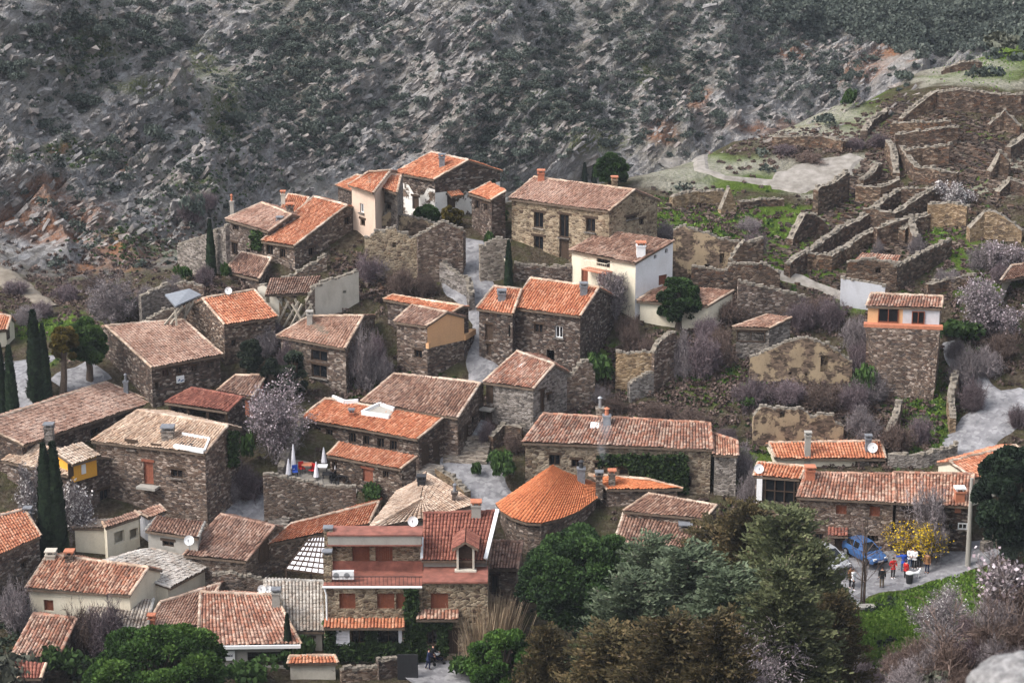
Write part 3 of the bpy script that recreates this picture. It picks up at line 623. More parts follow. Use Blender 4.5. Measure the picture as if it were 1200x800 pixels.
def shape_wall(name, label, base, top, wall='stone_red', thick=.5, holes=(), cat='ruin', group=None, cap='rubble_top', parent=None, depth=0, drop=1.0, rag=.12):
    """a standing wall between two ground pixels whose top follows photo pixels; real thickness, ragged top"""
    a, b = ground(*base[0]), ground(*base[1])
    if depth: a = EYE + (a - EYE) * (1 + depth / (a - EYE).length); b = EYE + (b - EYE) * (1 + depth / (b - EYE).length)
    zb = min(a.z, b.z) - drop; W = Wall(a, b, [], zb); pts = [W.uz(*q) for q in top]; pts[0] = (max(pts[0][0], 0), pts[0][1]); L = W.L
    pts = sorted([(min(max(u, 0), L), z) for u, z in pts]);
    if pts[0][0] > .05: pts.insert(0, (0, pts[0][1]))
    if pts[-1][0] < L - .05: pts.append((L, pts[-1][1]))
    us = np.arange(0, L, .35).tolist() + [L]; zs = np.interp(us, [p[0] for p in pts], [p[1] for p in pts])
    zs = [max(z + random.uniform(-rag, rag), zb + .4) for z in zs]; W.top = list(zip(us, zs))
    for h in holes: W.pierce(*W.rect(*h))
    m = MB(); W.emit(m, 0, thick)
    for (u, z), (u2, z2) in zip(W.top, W.top[1:]):
        j = random.uniform(0, .08); m.poly([W.P(u, z), W.P(u2, z2), W.P(u2, z2 + j, -thick), W.P(u, z + j, -thick)], mi=1)
        m.poly([W.P(u2, zb, -thick), W.P(u, zb, -thick), W.P(u, z + j, -thick), W.P(u2, z2 + j, -thick)])
    z0, z1 = W.top[0][1], W.top[-1][1]
    m.poly([W.P(0, zb, -thick), W.P(0, zb), W.P(0, z0), W.P(0, z0, -thick)]); m.poly([W.P(L, zb), W.P(L, zb, -thick), W.P(L, z1, -thick), W.P(L, z1)])
    # loose capping stones
    for (u, z) in W.top[::1]:
        s_ = random.uniform(.12, .26); m.box(W.P(min(max(u, .15), L - .15), z + s_ * .2, -thick * random.uniform(.3, .7)), (s_ * 1.6, thick * random.uniform(.6, 1.0), s_), math.atan2(W.u.y, W.u.x) + random.uniform(-.3, .3), 1)
    o = m.build(name, [M[wall], M[cap]], parent)
    if not parent: tag(o, label, cat, group)
    o_W = W; return o, W
def rubble_wall(name, label, pts, h, thick=.55, wall='stone_red', cat='ruined wall', group=None, rag=.3, seed=None):
    """dry-stone wall along ground pixels; h metres (number or one per point)"""
    P = [ground(*q) for q in pts]; hh = h if isinstance(h, (list, tuple)) else [h] * len(P)
    q = []; 
    for i in range(len(P) - 1):
        n = max(1, int((P[i + 1] - P[i]).length / .42))
        for k in range(n): q.append((P[i].lerp(P[i + 1], k / n), hh[i] + (hh[i + 1] - hh[i]) * k / n))
    q.append((P[-1], hh[-1])); m = MB(); prev = None; s_ = 0; sd_ = random.uniform(0, 90)
    for i, (p, hgt) in enumerate(q):
        d = (q[min(i + 1, len(q) - 1)][0] - q[max(i - 1, 0)][0]); d.z = 0; d = d.normalized() if d.length > 1e-5 else Vector((1, 0, 0)); n = Vector((d.y, -d.x, 0))
        z = gz(p.x, p.y); tt = thick / 2 * random.uniform(.85, 1.15); tz = z + hgt * (1 - rag * .45 + rag * 1.3 * (float(fbm(i * .16 + sd_, sd_, 7, 3)) - .35)) + random.uniform(-.06, .06)
        cur = [p + n * tt * 1.15, p + n * tt, p - n * tt, p - n * tt * 1.15]; zz_ = [z - .8, tz, tz + random.uniform(-.1, .1), z - .8]
        cur = [Vector((c.x, c.y, k)) for c, k in zip(cur, zz_)]
        if prev:
            st = (p - q[i - 1][0]).length
            for a in range(3):
                m.poly([prev[a], cur[a], cur[a + 1], prev[a + 1]][::-1], [(s_, prev[a].z), (s_ + st, cur[a].z), (s_ + st, cur[a + 1].z if a != 1 else cur[a].z + .5), (s_, prev[a + 1].z if a != 1 else prev[a].z + .5)][::-1], 1 if a == 1 else 0)
            s_ += st
            if random.random() < .8:
                b = random.uniform(.15, .3); m.box(cur[1].lerp(cur[2], random.uniform(.2, .8)) + UP * b * .25, (b * 1.7, b * 1.3, b), random.uniform(0, 3), 1)
        else: m.poly(cur)
        prev = cur
    m.poly(prev[::-1]); o = m.build(name, [M[wall], M['rubble_top']]); return tag(o, label, cat, group)
def block(m, c, d, rz=0): m.box(c, d, rz)
# ---------------------------------------------------------------- the village houses, back to front
hs_ = make_house
H = {}
# --- upper row
H['pinkback'] = hs_('stone_house', 'small orange roofed house behind the white plastered house, furthest left of the top row', (398, 262), [(393, 217), (412, 224)], [(418, 205), (440, 209)], 'stone', 'roof_orange', back=.5, depth=6)
H['pink'] = hs_('stone_house', 'pink plastered house with a terracotta roof left of the peeling white house', (420, 276), [(408, 217), (437, 227)], [(432, 202), (458, 200)], 'pink', 'roof_orange', .36, back=.4, ops=[('f', 424, 244, 4, 10, 'v'), ('f', 425, 261, 5, 7, 'w')])
H['pinkgrey'] = hs_('stone_house', 'grey stone wing with three windows between the pink house and the peeling white house', (436, 268), [(436, 217), (465, 227)], [(443, 206), (470, 206)], 'stone_grey', 'roof_orange', .36, back=.6, ops=[('f', 441, 225, 4, 7, 'w'), ('f', 444, 244, 5, 11, 'w'), ('f', 455, 244, 5, 9, 'w')], depth=1)
H['peel'] = hs_('plastered_house', 'large house of peeling white plaster with a dark stone gable, highest in the village', (508, 256), [(462, 203), (508, 211)], [(506, 179), (549, 188)], 'peel', 'roof_orange', .36, back=1.0, ops=[('f', 487, 238, 7, 14, 'd'), ('f', 487, 218, 5, 7, 'o'), ('r', 539, 204, 8, 8, 'v'), ('r', 560, 203, 7, 8, 'b'), ('r', 529, 236, 9, 15, 'd')], chim=[(518, 196, .7, 1.3, 'slate', 'slate')], depth=0)
# dark stone of its upper storey, where the render stops
_h = H['peel']; m = MB()
for k in ('f', 'r'):
    W = _h.W[k]; z0 = W.top[0][1] - (1.0 if k == 'f' else 1.3)
    if k == 'r':
        tp = W.top; m.poly([W.P(.0, z0, .012), W.P(W.L * .62, z0 - .1, .012), W.P(W.L * .66, z0 - 1.1, .012), W.P(W.L * .82, z0 - .3, .012), W.P(W.L * .84, z0 + .2, .012), W.P(W.L, z0 + .3, .012)] + [W.P(u, z, .012) for u, z in reversed(tp)])
    else: m.poly([W.P(0, z0 + .2, .012), W.P(W.L * .3, z0, .012), W.P(W.L * .45, z0 - .9, .012), W.P(W.L * .7, z0 - .7, .012), W.P(W.L * .8, z0 + .1, .012), W.P(W.L, z0, .012)] + [W.P(u, z, .012) for u, z in reversed(W.top)])
m.build('bare_stone', M['stone_dark'], _h.root)
W = _h.W['r']; u0, u1, z0, z1 = W.rect(531, 226, 15, 4); roof_obj([(W.P(u0, z0, .9), W.P(u1, z0, .9), W.P(u1, z1, 0), W.P(u0, z1, 0))], 'roof_orange', _h.root, name='door_canopy')
H['annex'] = hs_('stone_house', 'low stone annex with an orange lean-to roof beside the slim cypress, below the peeling house', (551, 262), [(549, 227), (575, 235)], [(575, 214), (593, 224)], 'stone_dark', 'roof_orange', .34, back=0, ops=[('f', 559, 240, 5, 10, 'w'), ('f', 569, 243, 4, 8, 'w')], depth=-1)
H['big'] = hs_('stone_house', 'large three storey tan stone house with lintelled windows and a long tiled roof', (667, 307), [(596, 233), (713, 248)], [(626, 208), (744, 223)], 'stone_tan', 'roof_pink', .40, back=1.0,
   ops=[('f', 631, 258, 10, 17, 'b'), ('f', 661, 265, 10, 25, 'b'), ('f', 692, 264, 10, 15, 'b'), ('f', 631, 286, 10, 17, 'b'), ('f', 661, 294, 10, 26, 'd'), ('r', 740, 255, 11, 3, 'b'), ('r', 752, 260, 5, 7, 'w')],
   chim=[(634, 212, .8, 1.0, 'brick', 'terracotta'), (720, 219, .7, .9, 'stone_tan', 'terracotta')])
H['white'] = hs_('white_house', 'white plastered house with a brown tiled roof and a front balcony', (744, 375), [(667, 294), (744, 309)], [(710, 270), (790, 282)], 'cream', 'roof_brown', .34, back=0, ov=.2, wallr='white',
   ops=[('f', 685, 323, 7, 14, 's'), ('f', 705, 327, 7, 14, 's'), ('f', 724, 331, 7, 14, 's'), ('f', 707, 308, 14, 9, 'w'), ('f', 723, 357, 4, 6, 'o'), ('r', 777, 328, 9, 11, 's'), ('r', 768, 301, 3, 4, 'o'), ('r', 781, 294, 3, 5, 'o')], chim=[(751, 299, 1.0, 1.2, 'white', 'terracotta')], caps='roof_brown')
W = H['white'].W['f']; m = MB(); u0, u1, z0, z1 = W.rect(704, 314, 28, 4); m.obox(W.P((u0 + u1) / 2, z0, .5), W.u, W.n, UP, (u1 - u0) / 2, .5, .07); bal = m.build('balcony', M['terracotta'], H['white'].root); m = MB()
for k in range(13):
    u = u0 + (u1 - u0) * k / 12; m.bar(W.P(u, z0 + .05, .96), W.P(u, z0 + .95, .96), .03)
for a in (.05, .92): m.bar(W.P(u0, z0 + a, .96), W.P(u1, z0 + a, .96), .05)
for u in (u0, u1): m.bar(W.P(u, z0 + .92, .0), W.P(u, z0 + .92, .96), .05)
m.build('railing', M['cream'], bal)
H['lean'] = hs_('outbuilding', 'cream lean-to with a tiled roof half hidden by the conifer beside the white house', (749, 377), [(746, 353), (829, 359)], [(776, 333), (860, 341)], 'cream', 'roof_brown', .3, back=0, cat='outbuilding')
H['orangeL'] = hs_('stone_house', 'stone house with a bright orange single slope roof at the upper left of the village', (344, 318), [(306, 283), (344, 289)], [(368, 231), (407, 241)], 'stone', 'roof_orange', .33, back=.15, ops=[('f', 316, 293, 7, 11, 'w'), ('f', 331, 297, 6, 10, 'w'), ('r', 407, 259, 6, 9, 'w'), ('r', 389, 291, 6, 10, 'w'), ('r', 365, 295, 6, 9, 'w')], chim=[(328, 266, .7, .9, 'slate', 'slate'), (340, 254, .8, 1.3, 'stone', 'terracotta')])
H['pinkL'] = hs_('stone_house', 'stone house with a faded pink roof at the far left of the upper row', (280, 306), [(264, 257), (314, 272)], [(307, 238), (342, 252)], 'stone', 'roof_pink', .34, back=.4, ops=[('f', 276, 267, 6, 6, 'w'), ('f', 275, 292, 6, 14, 'w'), ('f', 291, 296, 4, 7, 'o')], chim=[(272, 251, .45, 1.6, 'concrete', 'terracotta', None, 0, 'pot')], depth=2)
H['orangeL2'] = hs_('stone_house', 'short orange roof with a pale chimney behind the orange single slope roof', (330, 290), [(325, 252), (350, 257)], [(338, 228), (362, 232)], 'stone', 'roof_orange', .3, back=.3, chim=[(332, 240, .5, 1.4, 'oldplaster', 'terracotta')], depth=4)
H['shedL'] = hs_('stone_house', 'low house with a brown tiled lean-to roof under the orange single slope house', (285, 335), [(262, 318), (303, 328)], [(283, 296), (318, 303)], 'stone', 'roof_brown', .3, back=.05, ops=[('f', 285, 330, 5, 7, 'o')])
# --- second row
H['twinL'] = hs_('stone_house', 'narrow dark stone cottage with a tall black door, left one of the joined pair', (562, 420), [(558, 362), (601, 368)], [(579, 336), (611, 339)], 'stone_dark', 'roof_orange', .42, back=.9, ops=[('f', 573, 389, 8, 17, 'd'), ('f', 597, 388, 2, 12, 'o'), ('f', 573, 409, 5, 12, 'd')], chim=[(588, 351, .9, .8, 'slate', 'slate')])
H['twinR'] = hs_('stone_house', 'wide dark stone cottage with one pale shutter, right one of the joined pair', (640, 430), [(599, 361), (680, 371)], [(622, 326), (702, 337)], 'stone_dark', 'roof_orange', .42, back=1.0, ops=[('f', 631, 385, 9, 10, 'w'), ('f', 655, 389, 8, 13, 'v', 'pale framed window'), ('f', 645, 417, 8, 13, 'o')], chim=[(684, 346, .8, 1.1, 'slate', 'slate')], depth=-.6)
H['tower'] = hs_('stone_house', 'tall stone house with an orange plastered gable and roof terrace', (500, 446), [(461, 377), (499, 383)], [(483, 358), (524, 366)], 'stone', 'roof_brown', .36, back=.9, ops=[('f', 490, 415, 8, 9, 'w')], chim=[])
H['towerback'] = hs_('stone_house', 'long low orange roof behind the house with the orange gable', (455, 410), [(449, 351), (530, 366)], [(461, 346), (543, 359)], 'stone_dark', 'roof_orange', .3, back=.6, depth=3)
W = H['tower'].W['r']; m = MB()                        # orange gable with three brown windows, and the terrace in front of it
m.poly([W.P(u, z, .02) for u, z in [(0, W.top[0][1] - 2.0), (W.L, W.top[0][1] - 2.0), (W.L, W.top[-1][1])] + list(reversed(W.top))[1:]]); gb = m.build('orange_gable', M['orange'], H['tower'].root)
for (x, y, ww, hh) in ((509, 385, 9, 8), (520, 383, 7, 18), (530, 382, 9, 14)): opening(W, x, y, ww, hh, 's', H['tower'].root)
T0 = H['tower']; W2 = T0.W['f']; zt = T0.Ze - 2.0
c0 = T0.W['r'].P(0, 0); c1 = T0.W['r'].P(T0.W['r'].L, 0); d1 = on_plane(529, 396, Vector((0, 0, zt)), UP); d2 = on_plane(556, 391, Vector((0, 0, zt)), UP); a0 = Vector((c0.x, c0.y, zt)); a1 = Vector((c1.x, c1.y, zt))
m = MB(); zb = T0.zb
for p, q in ((a0, d1), (d1, d2), (d2, a1)): m.poly([Vector((p.x, p.y, zb)), Vector((q.x, q.y, zb)), q, p])
m.build('wall', M['stone'], T0.root); m = MB(); m.poly([a0, d1, d2, a1])
for p, q in ((a0, d1), (d1, d2), (d2, a1)): m.bar(p + UP * .22, q + UP * .22, .3, .5)
m.build('roof_terrace', M['orange'], T0.root)
H['leftdark'] = hs_('stone_house', 'dark stone house with an orange gable roof and a dish, above the four window house', (262, 430), [(263, 381), (326, 372)], [(237, 350), (298, 340)], 'stone_dark', 'roof_orange', .42, back=.9, ops=[('f', 274, 402, 5, 8, 'w')], dishes=[(268, 347)], wallr='stone_dark')
H['four'] = hs_('stone_house', 'big dark stone house with a large pinkish roof and four square windows under the eave', (178, 478), [(178, 431), (261, 416)], [(124, 382), (215, 375)], 'stone_dark', 'roof_pink', .30, back=.12, ops=[('f', 194, 437, 7, 8, 'w'), ('f', 210, 434, 7, 8, 'w'), ('f', 228, 432, 7, 8, 'w'), ('f', 247, 428, 7, 8, 'w'), ('l', 122, 426, 4, 8, 'w'), ('f', 184, 452, 4, 8, 'w')])
W = H['four'].W['f']; m = MB(); u0, u1, z0, z1 = W.rect(211, 444, 9, 8); m.obox(W.P((u0 + u1) / 2, (z0 + z1) / 2, .05), W.u, W.n, UP, (u1 - u0) / 2, .04, (z1 - z0) / 2); m.build('notice_board', M['metal_white'], H['four'].root)
H['mid5'] = hs_('stone_house', 'stone house with two large dark openings one above the other, beside the bare climbing shrubs', (395, 462), [(324, 394), (404, 409)], [(362, 371), (426, 370)], 'stone', 'roof_pink', .38, back=.7, ops=[('f', 374, 417, 17, 12, 'w'), ('f', 374, 435, 16, 14, 'b'), ('f', 376, 455, 10, 10, 'o')], chim=[(363, 377, .6, .9, 'concrete', 'concrete')])
H['rest_main'] = hs_('stone_house', 'broad house with a long brown weathered roof, upper part of the restaurant', (533, 540), [(423, 471), (536, 490)], [(462, 438), (563, 449)], 'stone', 'roof_brown', .36, back=.2, ops=[('r', 547, 508, 6, 18, 'd'), ('r', 555, 492, 4, 10, 'w'), ('r', 538, 512, 3, 8, 'w')])
H['rest'] = hs_('stone_house', 'long orange roofed restaurant wing with six windows over the terrace', (489, 556), [(351, 491), (489, 515)], [(381, 467), (521, 489)], 'stone_dark', 'roof_orange', .34, back=.12, ops=[('f', 372, 507, 7, 13, 'w'), ('f', 386, 510, 7, 13, 'w'), ('f', 413, 513, 7, 11, 'w'), ('f', 429, 516, 7, 11, 'w'), ('f', 446, 519, 7, 11, 'w'), ('f', 461, 522, 7, 11, 'w'), ('r', 499, 533, 9, 22, 'd'), ('r', 512, 528, 8, 18, 'd')], chim=[(412, 488, .5, .5, 'terracotta', 'slate')])
h_ = H['rest']; pA = [on_plane(x, y, h_.A, h_.n) for x, y in ((424, 486), (445, 476), (462, 482), (456, 491))]; pb = [on_plane(x, y, h_.A, h_.n) for x, y in ((390, 467), (404, 473), (420, 472))]
m = MB(); m.poly([p + UP * .14 for p in pA]); rt_ = m.build('roof_terrace', M['concrete'], h_.root)
for p, q, d_ in ((pA[0], pA[1], .2), (pA[1], pA[2], .2), (pA[3], pA[0], .2), (pb[0], pb[1], .16), (pb[1], pb[2], .16)): m = MB(); m.bar(p + UP * d_, q + UP * d_, .22, .34); m.build('parapet', M['white'], rt_)
H['rest_low'] = hs_('stone_house', 'low dining room with a bright orange lean-to roof on the restaurant terrace', (420, 570), [(383, 534), (469, 550)], [(398, 518), (489, 535)], 'stone_dark', 'roof_orange', .34, back=0, ops=[('f', 431, 557, 11, 14, 'r'), ('f', 392, 546, 5, 10, 'w'), ('f', 452, 556, 6, 8, 'w')], depth=-.8)
H['shed21'] = hs_('open_shed', 'open timber shed with a dark red tiled roof in the middle left', (200, 498), [(193, 472), (266, 483)], [(224, 455), (284, 466)], 'stone_dark', 'roof_red', .3, back=.25, cat='shed', no_front=True, caps='roof_red')
m = MB(); W = H['shed21'].W['f']
for u in (.1, W.L * .33, W.L * .66, W.L - .1): m.bar(W.P(u, W.zb), W.P(u, W.top[0][1]), .22)
m.bar(W.P(0, W.top[0][1] - .1), W.P(W.L, W.top[0][1] - .1), .2); m.build('post_frame', M['wood'], H['shed21'].root)
H['h22'] = hs_('stone_house', 'small weathered grey brown roof between the red shed roof and the dark conifers', (275, 482), [(254, 458), (296, 466)], [(276, 440), (312, 440)], 'brick', 'roof_brown', .35, back=.5)
H['mid19'] = hs_('stone_house', 'narrow two storey stone house with a striped tile roof and two stacked black doors', (600, 505), [(566, 448), (625, 456)], [(606, 412), (650, 427)], 'stone_grey', 'roof_mix', .42, back=.7, ops=[('f', 574, 461, 7, 19, 'd'), ('f', 573, 491, 7, 24, 'd'), ('r', 636, 470, 5, 24, 'd'), ('r', 643, 466, 4, 8, 'w')])
W = H['mid19'].W['f']; m = MB(); u0, u1, z0, z1 = W.rect(573, 477, 13, 2); m.obox(W.P((u0 + u1) / 2, z0, .35), W.u, W.n, UP, (u1 - u0) / 2, .4, .09); m.build('balcony', M['concrete'], H['mid19'].root)
h_ = H['mid19']; p = on_plane(615, 429, h_.A, h_.n); m = MB(); m.obox(p + h_.n * .12, (h_.B - h_.A).normalized(), h_.n.cross((h_.B - h_.A).normalized()), h_.n, .35, .45, .08); m.build('skylight', M['metal_white'], h_.root)
H['hut48'] = hs_('stone_hut', 'small stone hut with a wide dark opening and a tiled roof, on the scrubby slope', (865, 420), [(858, 384), (901, 385)], [(899, 369), (928, 372)], 'stone_grey', 'roof_pink', .3, back=0, ops=[('f', 880, 394, 30, 12, 'w')], cat='hut')
H['tower52'] = hs_('tall_house', 'tall stone house with an orange and white top storey on the right slope', (1090, 455), [(1015, 359), (1103, 362)], [(1021, 344), (1105, 348)], 'stone', 'roof_mix', .36, back=.8, ov=.25)
h_ = H['tower52']; W = h_.W['f']; zs = W.uz(1060, 379)[1]; uo = W.uz(1058, 370)[0]; zt = W.top[0][1]; m = MB(); m.poly([W.P(0, zs, .03), W.P(uo, zs, .03), W.P(uo, zt, .03), W.P(0, zt, .03)]); m.build('orange_panel', M['orange'], h_.root)
m = MB(); m.poly([W.P(uo, zs, .03), W.P(W.L, zs, .03), W.P(W.L, zt, .03), W.P(uo, zt, .03)]); m.build('white_panel', M['greyblue'], h_.root)
for a in ((1041, 369, 22, 15, 'w'), (1076, 372, 13, 13, 'w')):
    u0, u1, z0, z1 = W.rect(*a[:4]); q = MB()
    q.poly([W.P(u0, z0, .045), W.P(u1, z0, .045), W.P(u1, z1, .045), W.P(u0, z1, .045)]); pn = MB()
    for (ua, ub, za, zb_) in ((u0 - .08, u0, z0, z1), (u1, u1 + .08, z0, z1), (u0 - .08, u1 + .08, z1, z1 + .08), (u0 - .08, u1 + .08, z0 - .08, z0), ((u0 + u1) / 2 - .04, (u0 + u1) / 2 + .04, z0, z1)): pn.obox(W.P((ua + ub) / 2, (za + zb_) / 2, .07), W.u, W.n, UP, (ub - ua) / 2, .05, (zb_ - za) / 2)
    f = pn.build('window', M['wood_brown'], h_.root); q.build('pane', M['glass'], f)
m = MB(); m.obox(W.P(W.L / 2, zs - .12, .35), W.u, W.n, UP, W.L / 2 + .3, .4, .14); m.build('terrace_ledge', M['terracotta'], h_.root)
m = MB(); c = h_.root.location                          # battered stone base, wider to the front
b0, b1 = W.P(-.2, zs - .26, .75), W.P(W.L + .05, zs - .26, .75); g0, g1 = W.P(2.2, W.zb - 1, 1.5), W.P(W.L - .3, W.zb - 1, 1.6); k0, k1 = W.P(-.2, zs - .26, -2), W.P(W.L + .05, zs - .26, -2)
m.poly([g0, g1, b1, b0], [(0, g0.z), (W.L, g0.z), (W.L, b1.z), (0, b1.z)]); m.poly([g1, W.P(W.L, W.zb - 1, -2), k1, b1], [(0, g0.z), (3, g0.z), (3, b1.z), (0, b1.z)]); m.poly([W.P(1, W.zb - 1, -2), g0, b0, k0]); m.poly([b0, b1, k1, k0]); m.build('stone_base', M['stone'], h_.root)
H['shed54'] = hs_('open_shed', 'timber shed roof at the right edge above the pink blossoming tree', (1190, 348), [(1172, 330), (1215, 322)], [(1185, 312), (1225, 305)], 'wood_pale', 'roof_brown', .3, back=.5, cat='shed', no_front=True)
# --- left edge
H['edge56'] = hs_('house', 'red roofed house cut by the left edge of the photo near the valley road', (5, 405), [(-30, 392), (8, 387)], [(-16, 366), (13, 371)], 'cream', 'roof_orange', .4, back=.8, ops=[('r', 9, 392, 3, 10, 'w')])
H['long1'] = hs_('stone_house', 'long low house with a wide pinkish weathered roof at the left edge', (60, 545), [(28, 522), (178, 471)], [(-25, 497), (124, 448)], 'stone_dark', 'roof_pink', .30, back=.3, ops=[('f', 112, 507, 11, 11, 'w')], chim=[(58, 514, .9, 1.3, 'stone_grey', 'slate'), (148, 461, .5, 1.4, 'slate', 'slate', None, 0, 'pot')])
H['h23'] = hs_('stone_house', 'rubble stone house with a roof terrace cut into its tiles', (190, 605), [(107, 517), (240, 532)], [(162, 481), (267, 499)], 'stone', 'roof_pale', .34, back=.6, ops=[('f', 154, 522, 7, 8, 'b'), ('f', 183, 527, 7, 8, 'w'), ('f', 174, 554, 10, 24, 'r'), ('f', 207, 555, 12, 9, 'b')], chim=[(197, 514, 1.2, 1.0, 'stone_grey', 'slate')])
h_ = H['h23']; m = MB(); q = [on_plane(x, y, h_.A, h_.n) for x, y in ((205, 525), (240, 531), (246, 517), (214, 511))]; m.poly([p + h_.n * .16 for p in q]); tr_ = m.build('roof_terrace', M['glass'], h_.root); m = MB()
m.bar(q[0] + h_.n * .2, q[1] + h_.n * .2, .35, .3); m.bar(q[3] + h_.n * .2, q[2] + h_.n * .2, .12, .3); m.bar(q[1] + h_.n * .2, q[2] + h_.n * .2, .15, .3); m.build('parapet', M['metal_white'], tr_)
m = MB(); W = h_.W['f']; u0, u1, z0, z1 = W.rect(176, 568, 22, 2); m.obox(W.P((u0 + u1) / 2, z0, .4), W.u, W.n, UP, (u1 - u0) / 2, .42, .1); m.build('balcony', M['concrete'], h_.root)
H['h24'] = hs_('stone_house', 'stone house with a bright yellow loggia in its gable, behind the tall cypresses', (80, 606), [(2, 540), (79, 558)], [(34, 520), (112, 535)], 'stone', 'roof_pale', .36, back=.95, ops=[('f', 28, 555, 7, 12, 'w'), ('f', 17, 580, 8, 18, 'd'), ('r', 123, 584, 10, 20, 'b'), ('r', 105, 600, 4, 8, 'o'), ('r', 130, 604, 4, 6, 'o')])
W = H['h24'].W['r']; m = MB(); u0, u1, z0, z1 = W.rect(92, 549, 36, 24); u0 = max(u0, .1); m.obox(W.P((u0 + u1) / 2, (z0 + z1) / 2, -.6), W.u, W.n, UP, (u1 - u0) / 2, 1.0, (z1 - z0) / 2); lg = m.build('yellow_loggia', M['yellow'], H['h24'].root)
roof_obj([(W.P(u0 - .3, z1 - .1, .7), W.P(u1 + .3, z1 - .1, .7), W.P(u1 + .3, z1 + .5, -1.8), W.P(u0 - .3, z1 + .5, -1.8))], 'roof_pale', lg, name='loggia_roof')
for a, kk in (((94, 548, 5, 11), 'metal_white'), ((79, 549, 6, 16), 'wood')):
    u0, u1, z0, z1 = W.rect(*a); m = MB(); m.obox(W.P((u0 + u1) / 2, (z0 + z1) / 2, .42), W.u, W.n, UP, (u1 - u0) / 2, .05, (z1 - z0) / 2); m.build('window' if kk == 'metal_white' else 'door', M[kk], lg)
H['h25'] = hs_('house', 'orange roofed house with a small chimney at the left edge below the cypresses', (30, 690), [(-40, 668), (48, 628)], [(-70, 622), (29, 597)], 'stone', 'roof_orange', .3, back=.3, chim=[(33, 606, .7, .7, 'slate', 'slate')], ops=[('f', 28, 662, 6, 8, 'w')])
H['h26'] = hs_('outbuilding', 'small cream walled building with two open bays and a tile strip', (120, 648), [(84, 619), (124, 619)], [(100, 609), (150, 606)], 'cream', 'roof_pale', .15, back=0, cat='outbuilding', ov=.15)
H['h26b'] = hs_('outbuilding', 'narrow cream outbuilding with two dark openings, right of the curved cream wall', (142, 650), [(124, 619), (165, 605)], [(120, 612), (158, 599)], 'cream', 'roof_pink', .2, back=0, cat='outbuilding', ov=.15, ops=[('f', 140, 629, 11, 13, 'o'), ('f', 157, 625, 9, 11, 'o')])
H['h26c'] = hs_('outbuilding', 'tiny whitewashed hut with a tiled roof beside the cream outbuildings', (186, 628), [(174, 607), (195, 600)], [(162, 600), (187, 592)], 'greyblue', 'roof_pink', .2, back=0, cat='outbuilding', ov=.15)
H['h27'] = hs_('flat_house', 'flat roofed grey concrete house with dry plants growing on its roof', (190, 668), [(170, 622), (232, 631)], [(184, 606), (240, 612)], 'concrete', 'roof_brown', .02, back=0, ops=[('f', 197, 637, 12, 6, 'w')], dishes=[(222, 640, .5)], caps='concrete')
H['h28'] = hs_('stone_house', 'low stone house with a brick brown striped roof in the lower left middle', (250, 688), [(215, 651), (288, 658)], [(259, 603), (322, 617)], 'stone', 'roof_brown', .36, back=.3, caps='roof_brown', ops=[('r', 309, 646, 10, 22, 'd')])
H['h29'] = hs_('house', 'long narrow orange roof sloping behind the red shuttered house', (330, 668), [(313, 638), (432, 614)], [(341, 614), (444, 588)], 'stone', 'roof_orange', .3, back=.4)
# hipped pale roof: three slopes
def poly_house(name, label, base, ze_px, quads, wall, roof, rise, foot, ops=(), cat='house', depth=0, jit=1.0, chim=(), front=None):
    """roof of several slopes: corners are photo pixels with 0 (eave height) or 1 (ridge height)"""
    g0 = ground(*base); g0 = EYE + (g0 - EYE) * ((g0 - EYE).length + depth) / (g0 - EYE).length
    Ze = at_y(base[0], ze_px, g0.y - .2).z
    q3 = [[at_z(x, y, Ze + rise * k) for x, y, k in q] for q in quads]; fp = [at_z(q[0], q[1], Ze + rise * (q[2] if len(q) > 2 else 0)) for q in foot]
    c = sum(fp, Vector()) / len(fp); root = empty(name, (c.x, c.y, gz(c.x, c.y)), label, cat); roof_obj(q3, roof, root, jit)
    zb = min(gz(p.x, p.y) for p in fp) - 1.2; m = MB(); Ws = []
    fp = [p + Vector((c.x - p.x, c.y - p.y, 0)).normalized() * .35 for p in fp]
    for i in range(len(fp)):
        a, b = fp[i], fp[(i + 1) % len(fp)]; L_ = (b - a).xy.length; Ws.append(Wall(a, b, [(0, a.z - .14), (L_, b.z - .14)], zb))
    for o in ops: opening(Ws[o[0]], *o[1:], root)
    for W in Ws: W.emit(m)
    m.build('wall', M[wall], root); h = House(); h.root = root; h.W = Ws; h.Ze = Ze; h.q = q3
    for cc in chim:
        A, B, C, D = q3[cc[0]]; n = (B - A).cross(C - A).normalized(); chimney(on_plane(cc[1], cc[2], A, n), root, *cc[3:])
    return h
H['h30'] = poly_house('house', 'hip roofed house with pale weathered tiles next to the stairs', (480, 705), 622, [[(431, 620, 0), (515, 604, 0), (493, 585, 1), (493, 585, 1)], [(466, 577, .5), (431, 620, 0), (493, 585, 1), (500, 553, 1.6)], [(515, 604, 0), (560, 590, .4), (500, 553, 1.6), (493, 585, 1)]], 'oldplaster', 'roof_pale', 1.0, [(431, 620), (515, 604), (560, 590, .4), (505, 560, .8), (466, 577, .5)], chim=[(2, 533, 588, .55, 1.1, 'stone', 'slate', None, 0, 'pot'), (1, 494, 572, .8, 1.0, 'dark_metal', 'dark_metal'), ], depth=0)
cap_obj(H['h30'].q[0][0], H['h30'].q[0][3], 'roof_pale', H['h30'].root); cap_obj(H['h30'].q[0][3], H['h30'].q[1][2], 'roof_pale', H['h30'].root)
